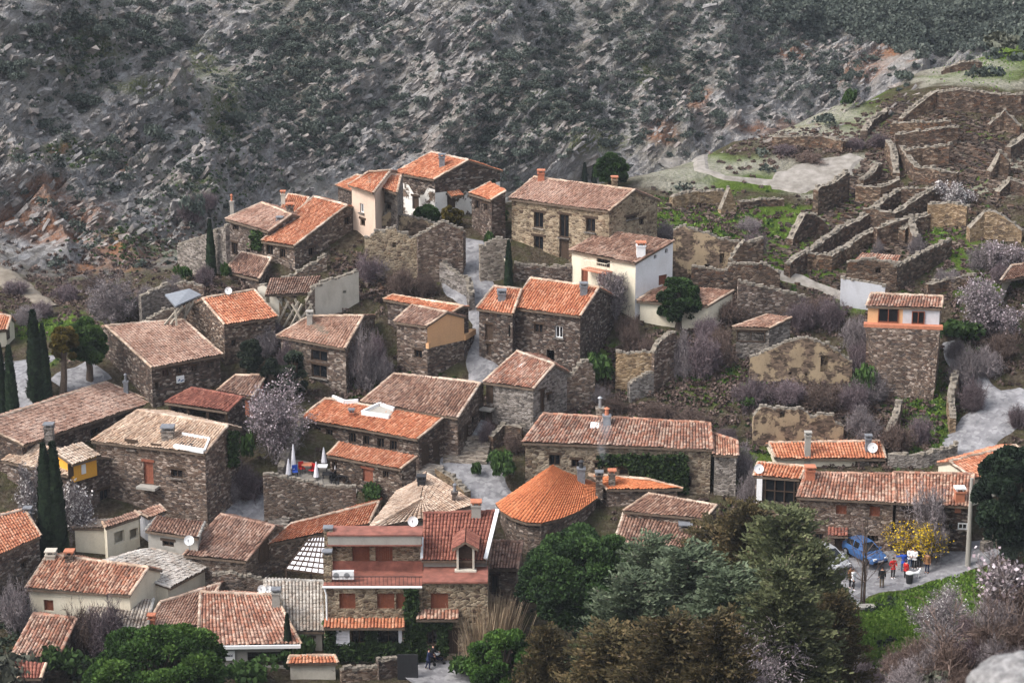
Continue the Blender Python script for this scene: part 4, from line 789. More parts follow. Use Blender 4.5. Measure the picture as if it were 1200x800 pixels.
# --- centre right
H['long41'] = hs_('stone_house', 'long central stone house with a great striped brown roof and ivy on its front', (820, 578), [(612, 519), (835, 527)], [(637, 485), (832, 496)], 'stone_tan', 'roof_mix', .40, back=.8, ops=[('f', 650, 539, 12, 12, 'w'), ('f', 675, 543, 10, 9, 'w'), ('f', 731, 553, 9, 6, 'w'), ('f', 806, 564, 8, 13, 'w'), ('f', 700, 545, 6, 6, 'w')], chim=[(703, 487, .8, .9, 'stone_grey', 'metal', None, 0, 'pipe'), (711, 499, .8, 1.2, 'slate', 'terracotta', None, 0, 'pot')], caps='roof_mix')
h_ = H['long41']; e_ = (h_.B - h_.A).normalized()
for (x, y, nm, mt) in ((697, 500, 'skylight', 'metal_white'), (823, 508, 'slate_patch', 'slate')):
    p = on_plane(x, y, h_.A, h_.n); m = MB(); m.obox(p + h_.n * .13, e_, h_.n.cross(e_), h_.n, .35 if nm == 'skylight' else .45, .4, .07); m.build(nm, M[mt], h_.root)
H['long41b'] = hs_('stone_house', 'narrow striped roof extension at the right end of the long central house', (850, 580), [(836, 533), (865, 534)], [(835, 508), (864, 517)], 'stone_grey', 'roof_mix', .4, back=.6, caps='roof_mix')
_c = [(581, 590, 0), (588, 600, 0), (601, 608, 0), (617, 613, 0), (634, 614, 0), (655, 609, 0), (677, 600, 0), (703, 582, 0)]
_rg = [(649, 545, 1), (650, 546, .97), (655, 549, .88), (661, 552, .78), (668, 555, .66), (676, 558, .53), (686, 562, .40), (697, 566, .28)]
H['h42'] = poly_house('round_house', 'round ended house with a bright orange fan shaped roof', (620, 652), 613, [[_c[i], _c[i + 1], _rg[i + 1], _rg[i]] for i in range(7)], 'stone', 'roof_new', 2.6, [c[:2] for c in _c] + [(700, 575), (649, 560), (600, 575)], ops=[(0, 585, 612, 5, 18, 'o'), (1, 594, 619, 7, 18, 'o'), (2, 609, 624, 8, 17, 'o'), (3, 624, 628, 8, 14, 'o')], chim=[(4, 681, 562, .8, 1.3, 'slate', 'dark_metal', None, 0, 'pot')], jit=.35)
H['h43'] = hs_('stone_house', 'flat orange roof strip running right from the fan shaped roof', (760, 600), [(712, 574), (800, 573)], [(690, 556), (762, 562)], 'stone', 'roof_new', .3, back=.2, chim=[(717, 569, .7, 1.4, 'stone_grey', 'terracotta'), (702, 572, .7, 1.5, 'stone', 'slate')], depth=1.0)
H['h44'] = hs_('stone_house', 'upper brown striped roof above the big umbrella pine', (770, 640), [(730, 599), (826, 608)], [(760, 579), (840, 592)], 'stone', 'roof_brown', .3, back=.1)
H['h44b'] = hs_('stone_house', 'lower brown striped roof behind the big umbrella pine', (770, 668), [(718, 641), (806, 642)], [(731, 601), (827, 610)], 'stone', 'roof_brown', .34, back=0, chim=[(803, 622, 1.2, .5, 'stone', 'slate')])
# --- right rows
H['h46'] = hs_('house', 'cream and grey house with a red roof, behind the long row by the car', (1000, 556), [(908, 537), (1038, 538)], [(901, 519), (1033, 517)], 'cream', 'roof_orange', .36, back=.9, ops=[('f', 1025, 547, 8, 6, 'w')], chim=[(946, 533, .6, 2.2, 'concrete', 'concrete'), (1017, 528, .6, 1.4, 'slate', 'slate')], dishes=[(1022, 531, .55)], depth=1)
W = H['h46'].W['f']; m = MB(); uo = W.uz(1007, 545)[0]; m.poly([W.P(uo, W.zb, .02), W.P(W.L, W.zb, .02), W.P(W.L, W.top[0][1], .02), W.P(uo, W.top[0][1], .02)]); m.build('grey_panel', M['stone_grey'], H['h46'].root)
H['h45a'] = hs_('house', 'small orange roofed house with a dark veranda and a white pillar', (900, 625), [(883, 558), (937, 562)], [(888, 542), (945, 547)], 'stone', 'roof_orange', .34, back=.6, dishes=[(889, 556, .5)])
h_ = H['h45a']; W = h_.W['f']; m = MB(); z1 = W.top[0][1] - .25; z0 = W.uz(910, 587)[1]; m.poly([W.P(.7, z0, .02), W.P(W.L - .2, z0, .02), W.P(W.L - .2, z1, .02), W.P(.7, z1, .02)]); m.build('veranda', M['glass'], h_.root)
m = MB(); m.obox(W.P(.35, (z0 + z1) / 2 - .3, .1), W.u, W.n, UP, .22, .2, (z1 - z0) / 2 + .6); m.build('pillar', M['white'], h_.root)
m = MB()
for k in range(4): m.bar(W.P(.8 + k * (W.L - 1) / 3.2, z0, .1), W.P(.8 + k * (W.L - 1) / 3.2, z1, .1), .1)
m.bar(W.P(.6, z0 + .9, .1), W.P(W.L - .1, z0 + .9, .1), .07); m.build('railing', M['wood'], h_.root)
H['h45b'] = hs_('stone_house', 'stone row house with two square windows behind the blue car', (1030, 648), [(934, 583), (1049, 589)], [(944, 554), (1048, 556)], 'stone', 'roof_mix', .36, back=.8, ops=[('f', 986, 597, 11, 10, 's'), ('f', 1025, 599, 11, 11, 's'), ('f', 985, 638, 12, 17, 'd'), ('f', 1023, 631, 11, 7, 'o'), ('f', 960, 630, 8, 9, 'w')], chim=[(949, 561, .9, 1.0, 'brick', 'terracotta')], caps='roof_mix')
W = H['h45b'].W['f']; u0, u1, z0, z1 = W.rect(982, 621, 24, 5); roof_obj([(W.P(u0, z0, .9), W.P(u1, z0, .9), W.P(u1, z1, 0), W.P(u0, z1, 0))], 'roof_red', H['h45b'].root, name='door_canopy')
H['h45c'] = hs_('stone_house', 'stone row house with a white capped chimney behind the yellow flowering tree', (1100, 648), [(1049, 589), (1137, 594)], [(1047, 554), (1141, 556)], 'stone_dark', 'roof_mix', .36, back=.8, ops=[('f', 1066, 597, 9, 10, 'w'), ('f', 1102, 599, 10, 10, 'w'), ('f', 1061, 616, 12, 9, 'w'), ('f', 1114, 617, 4, 7, 'w'), ('f', 1128, 616, 10, 7, 'v')], chim=[(1124, 586, .9, 1.0, 'terracotta', 'metal_white')], caps='roof_mix')
H['h47'] = hs_('house', 'red orange roof cut by the right edge, beside the grey path', (1150, 590), [(1140, 560), (1218, 548)], [(1112, 541), (1190, 522)], 'cream', 'roof_orange', .3, back=.5)
# --- lower left
H['h37'] = hs_('cream_house', 'cream walled house with a rust striped roof at the lower left', (60, 725), [(30, 690), (152, 698)], [(56, 650), (174, 665)], 'cream', 'roof_mix', .40, back=.7, ops=[('f', 57, 709, 10, 12, 's'), ('f', 118, 722, 8, 10, 'w')], chim=[(82, 659, .8, .9, 'stone', 'terracotta'), (60, 654, .9, .5, 'oldplaster', 'oldplaster')], caps='roof_pale')
H['h38'] = hs_('house', 'rust striped roof at the lower left corner below the cream house', (30, 790), [(12, 771), (68, 771)], [(40, 719), (90, 725)], 'stone', 'roof_mix', .36, back=.2, caps='roof_mix')
H['h38b'] = hs_('outbuilding', 'small striped lean-to roof at the bottom left corner', (30, 812), [(22, 795), (48, 795)], [(14, 773), (54, 777)], 'stone_dark', 'roof_red', .36, back=0, cat='outbuilding')
H['h39'] = hs_('house', 'house with a grey lichen covered roof and a cream side wall', (215, 708), [(200, 689), (251, 661)], [(118, 661), (176, 643)], 'cream', 'roof_grey', .26, back=.2, caps='roof_grey')
H['h40'] = hs_('outbuilding', 'low building with a flat grey lichened roof behind bare purple twigs', (130, 765), [(92, 737), (172, 737)], [(112, 700), (180, 702)], 'cream', 'roof_grey', .14, back=0, cat='outbuilding', caps='roof_grey')
H['h36'] = hs_('house', 'faded orange roof sloping behind the long tiled bar roof', (205, 760), [(170, 738), (232, 734)], [(188, 706), (258, 684)], 'stone', 'roof_pink', .3, back=.3, ops=[('f', 210, 745, 8, 6, 'w')], chim=[(178, 733, .6, .8, 'brick', 'brick')])
H['h34'] = hs_('house', 'white lichened ribbed roof between the bar roof and the red shuttered house', (365, 772), [(312, 741), (379, 740)], [(310, 680), (379, 681)], 'concrete', 'roof_grey', .34, back=.2, caps='roof_grey', ops=[('f', 362, 756, 11, 16, 'w')], depth=1.2)
H['h33'] = hs_('house', 'long low bar with a large rust and white striped tile roof and a white sign', (300, 782), [(232, 757), (353, 755)], [(235, 694), (322, 697)], 'concrete', 'roof_mix', .36, back=.3, caps='roof_pale', chim=[(324, 712, .75, 1.6, 'concrete', 'slate')], ops=[('f', 318, 772, 50, 16, 'o')], dishes=[(307, 697, .4), (315, 697, .35)])
h_ = H['h33']; W = h_.W['f']; m = MB(); m.obox(W.P(W.L / 2, W.top[0][1] - .06, .42), W.u, W.n, UP, W.L / 2 + .2, .08, .12); m.build('gutter', M['metal_white'], h_.root)
m = MB(); u0, u1, z0, z1 = W.rect(263, 767, 25, 11); m.obox(W.P((u0 + u1) / 2, (z0 + z1) / 2, .1), W.u, W.n, UP, (u1 - u0) / 2, .05, (z1 - z0) / 2); sg = m.build('sign', M['metal_white'], h_.root)
SIGN33 = (W, u0, u1, z0, z1, sg)
H['h35'] = hs_('gate', 'rendered gateway with a small bright orange tile canopy at the bottom', (365, 795), [(337, 778), (396, 777)], [(340, 769), (392, 768)], 'oldplaster', 'roof_orange', .5, back=1, cat='gate')
H['h32'] = hs_('house', 'small brown roofed house squeezed right of the dark red roof', (590, 705), [(571, 667), (606, 667)], [(575, 634), (612, 636)], 'stone', 'roof_brown', .36, back=.4, ops=[('f', 580, 685, 8, 20, 'w')], caps='roof_brown')
# ---------------------------------------------------------------- the red shuttered house at the bottom (stepped front with terraces)
g31 = ground(440, 777); Y31 = g31.y; root = empty('shuttered_house', (g31.x, g31.y + 4, g31.z), 'tall stepped house of tan rubble with brown shutters and brick red terraces, bottom centre', 'house')
zf = lambda x, y, Y=0: at_y(x, y, Y31 + Y).z
xf = lambda x, y, Y=0: at_y(x, y, Y31 + Y).x
def wallY(x0, x1, y, Y, ztop, zb): a = at_y(x0, y, Y31 + Y); b = at_y(x1, y, Y31 + Y); L_ = b.x - a.x; return Wall(Vector((a.x, Y31 + Y, 0)), Vector((b.x, Y31 + Y, 0)), [(0, ztop), (L_, ztop)], zb)
z_t1 = zf(440, 687); zbot = g31.z - 2; TB = 3.0
lowL = wallY(379, 495, 710, 0, z_t1, zbot); lowR = wallY(495, 572, 710, .25, zf(530, 683), zbot)
for a in ((407, 704, 17, 17), (452, 704, 18, 17), (471, 704, 12, 17)): opening(lowL, *a, 's', root)
opening(lowR, 515, 704, 18, 17, 's', root)
for a in ((421, 744, 16, 18), (455, 744, 27, 19)): opening(lowL, *a, 'w', root)
opening(lowR, 507, 744, 12, 20, 'w', root); opening(lowR, 530, 752, 12, 26, 'd', root)
z_t2 = zf(440, 634, TB); topL = wallY(389, 493, 650, TB, z_t2, z_t1 - .5)
for a in ((423, 649, 18, 16), (450, 649, 18, 16)): opening(topL, *a, 's', root)
z_r = zf(530, 655, TB); backR = wallY(493, 570, 660, TB, z_r, z_t1 - .5)
m = MB(); lowL.emit(m); lowR.emit(m); topL.emit(m); backR.emit(m, 1)
def ends(W, dep, mi=0):
    a, b = W.P(0, 0), W.P(W.L, 0); zt = W.top[0][1]
    m.poly([Vector((b.x, b.y, W.zb)), Vector((b.x, b.y + dep, W.zb)), Vector((b.x, b.y + dep, zt)), Vector((b.x, b.y, zt))], mi=mi); m.poly([Vector((a.x, a.y + dep, W.zb)), Vector((a.x, a.y, W.zb)), Vector((a.x, a.y, zt)), Vector((a.x, a.y + dep, zt))], mi=mi)
ends(lowL, 9); ends(lowR, 9); ends(topL, 2); ends(backR, 2, 1); m.build('wall', [M['stone_tan'], M['concrete']], root)
m = MB()                                               # terraces: tiled floor, low red parapet at the back and the front
for W, zz_, x0, x1 in ((lowL, z_t1, lowL.a.x, lowL.a.x + lowL.L), (lowR, zf(530, 683), lowR.a.x, lowR.a.x + lowR.L)):
    m.box(((x0 + x1) / 2, Y31 + TB / 2 + .05, zz_ + .05), (x1 - x0 - .04, TB + .2, .12))
    if W is lowL: m.box(((x0 + x1) / 2, Y31 + TB - .06, zz_ + .45), (x1 - x0 - .1, .1, .8))
m.build('terrace_floor', M['red_paint'], root)
m = MB(); x0, x1 = topL.a.x - .2, topL.a.x + topL.L + .1
m.box(((x0 + x1) / 2, Y31 + TB + .0, z_t2 + .38), (x1 - x0, 1.8, .78)); m.build('roof_fascia', M['concrete'], root); m = MB()
m.box(((x0 + x1) / 2, Y31 + TB + .0, z_t2 + .82), (x1 - x0 + .15, 1.95, .10)); m.box(((x0 + x1) / 2, Y31 + TB - .82, z_t2 + .02), (x1 - x0 + .1, .25, .1)); m.build('roof_edge', M['red_paint'], root)
m = MB(); m.tube([(lowL.a.x, Y31 - .18, z_t1 + .02), (lowL.a.x + lowL.L, Y31 - .18, z_t1 + .02)], .10, 8); m.tube([(lowL.a.x + .1, Y31 - .15, z_t1), (lowL.a.x + .25, Y31 - .15, z_t1 - .6), (lowL.a.x + .25, Y31 - .15, z_t1 - 4)], .07, 8); m.build('gutter', M['metal_white'], root)
m = MB()
for k in range(24): x = lowL.a.x + .3 + (lowL.L - .5) * k / 23; m.bar((x, Y31 + .06, z_t1 + .1), (x, Y31 + .06, z_t1 + .75), .03)
m.bar((lowL.a.x + .3, Y31 + .06, z_t1 + .75), (lowL.a.x + lowL.L, Y31 + .06, z_t1 + .75), .05); m.build('railing', M['dark_metal'], root)
for W, xa, xb, y in ((lowL, 380, 475, 727), (lowR, 488, 538, 719)):
    z = zf(430, y); a, b = at_y(xa, y, Y31).x, at_y(xb, y, Y31).x; Yw = W.a.y; roof_obj([(Vector((a, Yw - .8, z - .25)), Vector((b, Yw - .8, z - .25)), Vector((b, Yw, z + .2)), Vector((a, Yw, z + .2)))], 'roof_orange' if xa < 400 else 'roof_mix', root, name='tile_canopy')
for k in (0, 1):
    c = at_y(396 + k * 12.5, 673, Y31 + .7); u = MB(); u.box(c, (.78, .35, .62)); o = u.build('air_conditioner', M['metal_white'], root); u = MB(); u.tube([(c.x - .12, c.y - .17, c.z), (c.x - .12, c.y - .185, c.z)], .22, 16); u.build('fan_grille', M['metal'], o)
for (x, y, h_) in ((385, 640, 3.4), (384, 668, 2.0)):
    c = at_y(x, y, Y31 + (TB if h_ > 3 else .9)); chimney(Vector((c.x, c.y, c.z)), root, .75, 1.6, 'stone_tan', 'slate', down=h_ * 1.5)
rA, rB = at_y(494, 655, Y31 + TB - .45), at_y(569, 655, Y31 + TB - .45); rA.z = rB.z = z_r + .05
lo, hi = z_r, z_r + 8
for _ in range(40):
    zm = (lo + hi) / 2; rD, rC = at_z(496, 602, zm), at_z(583, 599, zm)
    if (rD.y + rC.y) / 2 - rA.y < .3 or (zm - z_r) / ((rD.y + rC.y) / 2 - rA.y) > .5: hi = zm
    else: lo = zm
roof_obj([(rA, rB, rC, rD), (Vector((rC.x, rC.y + 4, zm - 2)), Vector((rD.x, rD.y + 4, zm - 2)), rD, rC)], 'roof_red', root, .4); cap_obj(rD, rC, 'roof_red', root)
for q0, q1, ww in ((rB, rC, .28), (rA, rA.lerp(rD, .45), .2)): m = MB(); m.bar(q0 + UP * .15, q1 + UP * .15, ww, .16); m.build('verge_flashing', M['metal_white'], root)
m = MB(); m.poly([rB, Vector((rC.x, rC.y + 4, zm - 2)), rC]); m.poly([Vector((rB.x, rB.y + .4, z_t1)), Vector((rB.x, rB.y + 10, z_t1)), Vector((rC.x, rC.y + 4, zm - 2)), rC, rB + UP * .0]); m.build('gable_wall', M['concrete'], root)
n_ = (rB - rA).cross(rD - rA).normalized(); c = on_plane(546, 640, rA, n_)
dm = MB(); dz = 1.35; y0_ = c.y - 1.7
dm.box((c.x, y0_ + .8, c.z - .15), (.16, 1.6, dz)); dm = MB()
for s_ in (-1, 1): dm.box((c.x + s_ * .58, y0_ + .9, c.z - .35), (.16, 1.9, 1.9))
dm.box((c.x, y0_ + .02, c.z - 1.25), (1.6, .5, .14)); dorm = dm.build('dormer', M['oldplaster'], root)
roof_obj([(Vector((c.x - .95, y0_ - .3, c.z + .5)), Vector((c.x - .95, y0_ + 2.4, c.z + .5)), Vector((c.x, y0_ + 2.8, c.z + 1.1)), Vector((c.x, y0_ - .3, c.z + 1.1))), (Vector((c.x + .95, y0_ + 2.4, c.z + .5)), Vector((c.x + .95, y0_ - .3, c.z + .5)), Vector((c.x, y0_ - .3, c.z + 1.1)), Vector((c.x, y0_ + 2.8, c.z + 1.1)))], 'roof_red', dorm, .4, name='dormer_roof')
m = MB(); m.box((c.x, y0_ + .5, c.z - .35), (1.0, .06, 1.7)); m.build('window', M['wood'], dorm)
chimney(on_plane(558, 601, rA, n_), root, .9, .9, 'concrete', 'terracotta'); dish(at_y(484, 618, Y31 + TB + 1), root, .5)
W = lowL; m = MB(); u0, u1, z0, z1 = W.rect(402, 744, 16, 20); m.obox(W.P((u0 + u1) / 2, (z0 + z1) / 2, .25), W.u, W.n, UP, (u1 - u0) / 2, .05, (z1 - z0) / 2); SIGN31 = (W, u0, u1, z0, z1, m.build('menu_sign', M['white_cloth'], root))
for x in (433, 441, 469): m = MB(); u0, u1, z0, z1 = W.rect(x, 744, 4, 18); m.obox(W.P((u0 + u1) / 2, (z0 + z1) / 2, .04), W.u, W.n, UP, (u1 - u0) / 2, .03, (z1 - z0) / 2); m.build('curtain', M['white_cloth'], root)

# ---------------------------------------------------------------- half fallen houses and standing ruins
sw, rw = shape_wall, rubble_wall
def part_wall(root_, *a, **k): return sw('wall', '', *a, parent=root_, **k)
p0 = ground(345, 380); rt = empty('collapsed_house', p0, 'half collapsed house with sagging tiles and peeling pale walls', 'ruin')
part_wall(rt, [(303, 376), (328, 388)], [(303, 336), (312, 335), (328, 352)], wall='oldplaster', holes=[(314, 350, 4, 11)]); part_wall(rt, [(369, 384), (421, 354)], [(369, 337), (395, 326), (420, 318)], wall='oldplaster', holes=[(404, 342, 4, 3)])
part_wall(rt, [(328, 388), (345, 386)], [(328, 352), (332, 362), (338, 372), (345, 378)], wall='stone_ochre'); part_wall(rt, [(360, 386), (370, 384)], [(360, 352), (370, 337)], wall='stone'); part_wall(rt, [(325, 360), (384, 345)], [(325, 330), (345, 322), (384, 300)], wall='stone', depth=3)
zt = at_y(330, 342, p0.y).z; roof_obj([tuple(at_z(*q, zt + dz_) for q, dz_ in (((310, 346), .2), ((366, 344), -.5), ((376, 324), .5), ((316, 327), 1.0)))], 'roof_brown', rt, 1.0, name='sagging_roof')
m = MB()
for k in range(9):
    a = at_z(334 + k * 4, 350 + (k % 3) * 3, zt - .6); m.bar(a, a + Vector((random.uniform(-1.6, 1.6), random.uniform(-1, .4), -random.uniform(1.5, 3))), .16)
m.build('fallen_beam', M['wood_pale'], rt)
p0 = ground(490, 326); rt = empty('ruined_house', p0, 'roofless tan stone ruin with a pointed gable beside the grey alley', 'ruin')
part_wall(rt, [(428, 326), (492, 328)], [(428, 280), (440, 274), (456, 267), (470, 272), (492, 282)], wall='stone_tan', holes=[(462, 287, 4, 6)], rag=.3); part_wall(rt, [(490, 330), (543, 322)], [(490, 277), (505, 268), (518, 260), (531, 266), (543, 268)], wall='stone', depth=-.4); part_wall(rt, [(440, 310), (520, 305)], [(440, 256), (456, 249), (480, 254), (510, 262)], wall='ochre', depth=4); part_wall(rt, [(543, 322), (546, 312)], [(543, 269), (546, 275)], wall='stone')
p0 = ground(190, 372); rt = empty('ruined_house', p0, 'broken stone ruin with fallen beams and a grey sheet roof behind the four window house', 'ruin')
part_wall(rt, [(167, 384), (202, 362)], [(168, 346), (182, 340), (201, 332)], wall='stone_grey'); part_wall(rt, [(165, 395), (215, 385)], [(165, 382), (190, 364), (215, 362)], wall='stone', depth=-2); part_wall(rt, [(200, 368), (240, 372)], [(200, 336), (215, 330), (240, 338)], wall='stone', depth=2)
q = [at_z(*q_, ground(212, 372).z + 2.2 + k) for q_, k in (((205, 359), 0), ((236, 345), 0), ((222, 338), .5), ((193, 345), .5))]; m = MB(); m.poly(q); m.poly([p_ - UP * .12 for p_ in q][::-1]); m.build('sheet_roof', M['metal'], rt); m = MB()
for k in range(8): a = q[0].lerp(q[1], k / 7) - UP * .3; m.bar(a, a + Vector((random.uniform(-2, .5), random.uniform(-2, 0), -random.uniform(.8, 2))), .17)
m.build('fallen_beam', M['wood_pale'], rt)
p0 = ground(830, 322); rt = empty('ruined_house', p0, 'roofless pale walled ruin right of the white house', 'ruin')
part_wall(rt, [(788, 324), (866, 322)], [(788, 272), (800, 265), (812, 269), (840, 279), (866, 284)], wall='ochre', holes=[(846, 303, 5, 12), (829, 311, 7, 3)]); part_wall(rt, [(855, 332), (894, 318)], [(855, 306), (866, 290), (872, 284), (894, 281)], wall='stone_red', depth=-1)
part_wall(rt, [(810, 336), (914, 334)], [(810, 313), (850, 317), (860, 309), (895, 309), (914, 320)], wall='stone_red', depth=-1.5)
sw('retaining_wall', 'long retaining wall below the pale roofless ruin', [(864, 380), (944, 372)], [(846, 331), (880, 334), (925, 343), (944, 348)], 'stone', cat='wall', holes=[])
sw('ruined_wall', 'ochre rendered gable wall with one dark window in the scrub', [(878, 450), (998, 449)], [(877, 419), (900, 411), (938, 396), (952, 398), (972, 405), (996, 424)], 'ochre', holes=[(966, 426, 9, 19), (926, 437, 3, 3), (945, 439, 3, 3)], cat='ruined wall')
sw('ruined_wall', 'jagged tan ruin wall with plaster patches behind the red roof', [(882, 523), (988, 516)], [(884, 488), (892, 477), (908, 478), (925, 481), (940, 477), (948, 488), (974, 485), (980, 498)], 'ochre', holes=[(917, 486, 6, 7)], cat='ruined wall')
sw('ruined_wall', 'square brown ruin wall behind the green hedge and the long roof', [(721, 458), (768, 460)], [(721, 414), (750, 414), (768, 412)], 'stone_ochre', cat='ruined wall'); sw('ruined_wall', 'stepped ruin wall rising under the tangled bare shrub', [(766, 462), (792, 442)], [(764, 413), (772, 402), (786, 390)], 'stone', cat='ruined wall')
sw('ruined_wall', 'pointed gable ruin left of the green hedge', [(657, 484), (697, 474)], [(657, 445), (672, 438), (680, 427), (690, 424), (697, 437)], 'stone', cat='ruined wall'); sw('ruined_wall', 'low broken wall stump in front of the square brown ruin', [(738, 472), (766, 462)], [(738, 452), (748, 443), (764, 437)], 'stone_grey', cat='ruined wall')
sw('garden_wall', 'grey stone side wall with a pale coping beside the upper left slim cypress', [(209, 326), (266, 322)], [(209, 287), (238, 277), (266, 266)], 'stone_grey', cat='wall', rag=.03)
sw('garden_wall', 'purple grey wall along the alley below the tiled gate', [(563, 332), (598, 326)], [(567, 290), (585, 279), (598, 283)], 'stone_grey', cat='wall'); sw('retaining_wall', 'dark retaining wall at the foot of the tan three storey house', [(602, 330), (670, 332)], [(604, 309), (640, 313), (670, 312)], 'stone_dark', cat='wall')
rw('garden_wall', 'curving wall stub at the bend of the alley', [(516, 326), (532, 338), (550, 348), (553, 366)], 1.8, cat='wall', wall='stone_grey')
t_, W = sw('terrace_wall', 'stone terrace wall with a rust framed window under the restaurant terrace', [(310, 612), (418, 606)], [(310, 556), (330, 560), (372, 567), (380, 571), (418, 571)], 'stone', cat='wall', holes=[], rag=.05); opening(W, 385, 587, 20, 10, 's', t_)
sw('garden_wall', 'whitewashed garden wall left of the tall orange fronted house', [(984, 358), (1036, 366)], [(984, 326), (1036, 335)], 'greyblue', cat='wall', rag=.02)
p0 = ground(1020, 332); rt = empty('ruined_house', p0, 'small roofless house with a heap of fallen roof tiles above the white garden wall', 'ruin')
part_wall(rt, [(991, 336), (1050, 342)], [(991, 308), (1015, 303), (1040, 306), (1050, 312)], wall='stone_red', holes=[(1029, 317, 6, 7)]); z_ = at_y(1020, 306, p0.y).z; roof_obj([tuple(at_z(x, y, z_ + k) for x, y, k in ((996, 310, -.5), (1050, 312, -.3), (1056, 299, .2), (1010, 297, .3)))], 'roof_mix', rt, 1, name='fallen_tiles'); part_wall(rt, [(1050, 342), (1115, 300)], [(1050, 314), (1080, 297), (1115, 281)], wall='stone_red')
sw('low_wall', 'low court wall beside the paved yard at the bottom edge', [(400, 800), (445, 795)], [(400, 785), (445, 781)], 'stone', cat='wall'); sw('low_wall', 'higher end of the court wall beside the paved yard', [(444, 797), (470, 792)], [(444, 775), (470, 771)], 'stone', cat='wall')
sw('garden_wall', 'garden wall at the foot of the stone house with the roof terrace', [(200, 606), (262, 608)], [(200, 600), (262, 603)], 'stone', cat='wall'); sw('yard_wall', 'rubble yard wall between the striped roof and the bar roof', [(250, 700), (312, 700)], [(250, 675), (270, 671), (300, 678), (312, 684)], 'stone', cat='wall')
rw('garden_wall', 'leaning wall edge left of the restaurant terrace', [(329, 560), (345, 522), (352, 500)], [1.2, 1.4, 1.2], cat='wall', wall='stone_grey')
rw('garden_wall', 'stone wall topped with pots along the stairs to the restaurant', [(512, 560), (530, 572), (548, 590)], 1.1, cat='wall', wall='stone_ochre'); rw('garden_wall', 'broken wall below the narrow two storey house', [(575, 525), (590, 512), (612, 516)], 1.3, cat='wall')
rw('garden_wall', 'low rubble wall beside the right grey path', [(1116, 508), (1113, 480), (1119, 455)], 1.6, cat='wall', wall='stone_ochre'); rw('garden_wall', 'broken wall among the bare shrubs left of the right grey path', [(1040, 522), (1048, 505), (1053, 485)], 1.4, cat='wall'); rw('garden_wall', 'pale wall at the right edge below the dark conifer', [(1150, 648), (1172, 640), (1200, 634)], 1.0, cat='wall', wall='stone_grey')
rw('garden_wall', 'dark wall above the row house near the red orange roof', [(1040, 545), (1080, 546), (1120, 536)], 1.2, cat='wall', wall='stone_grey')
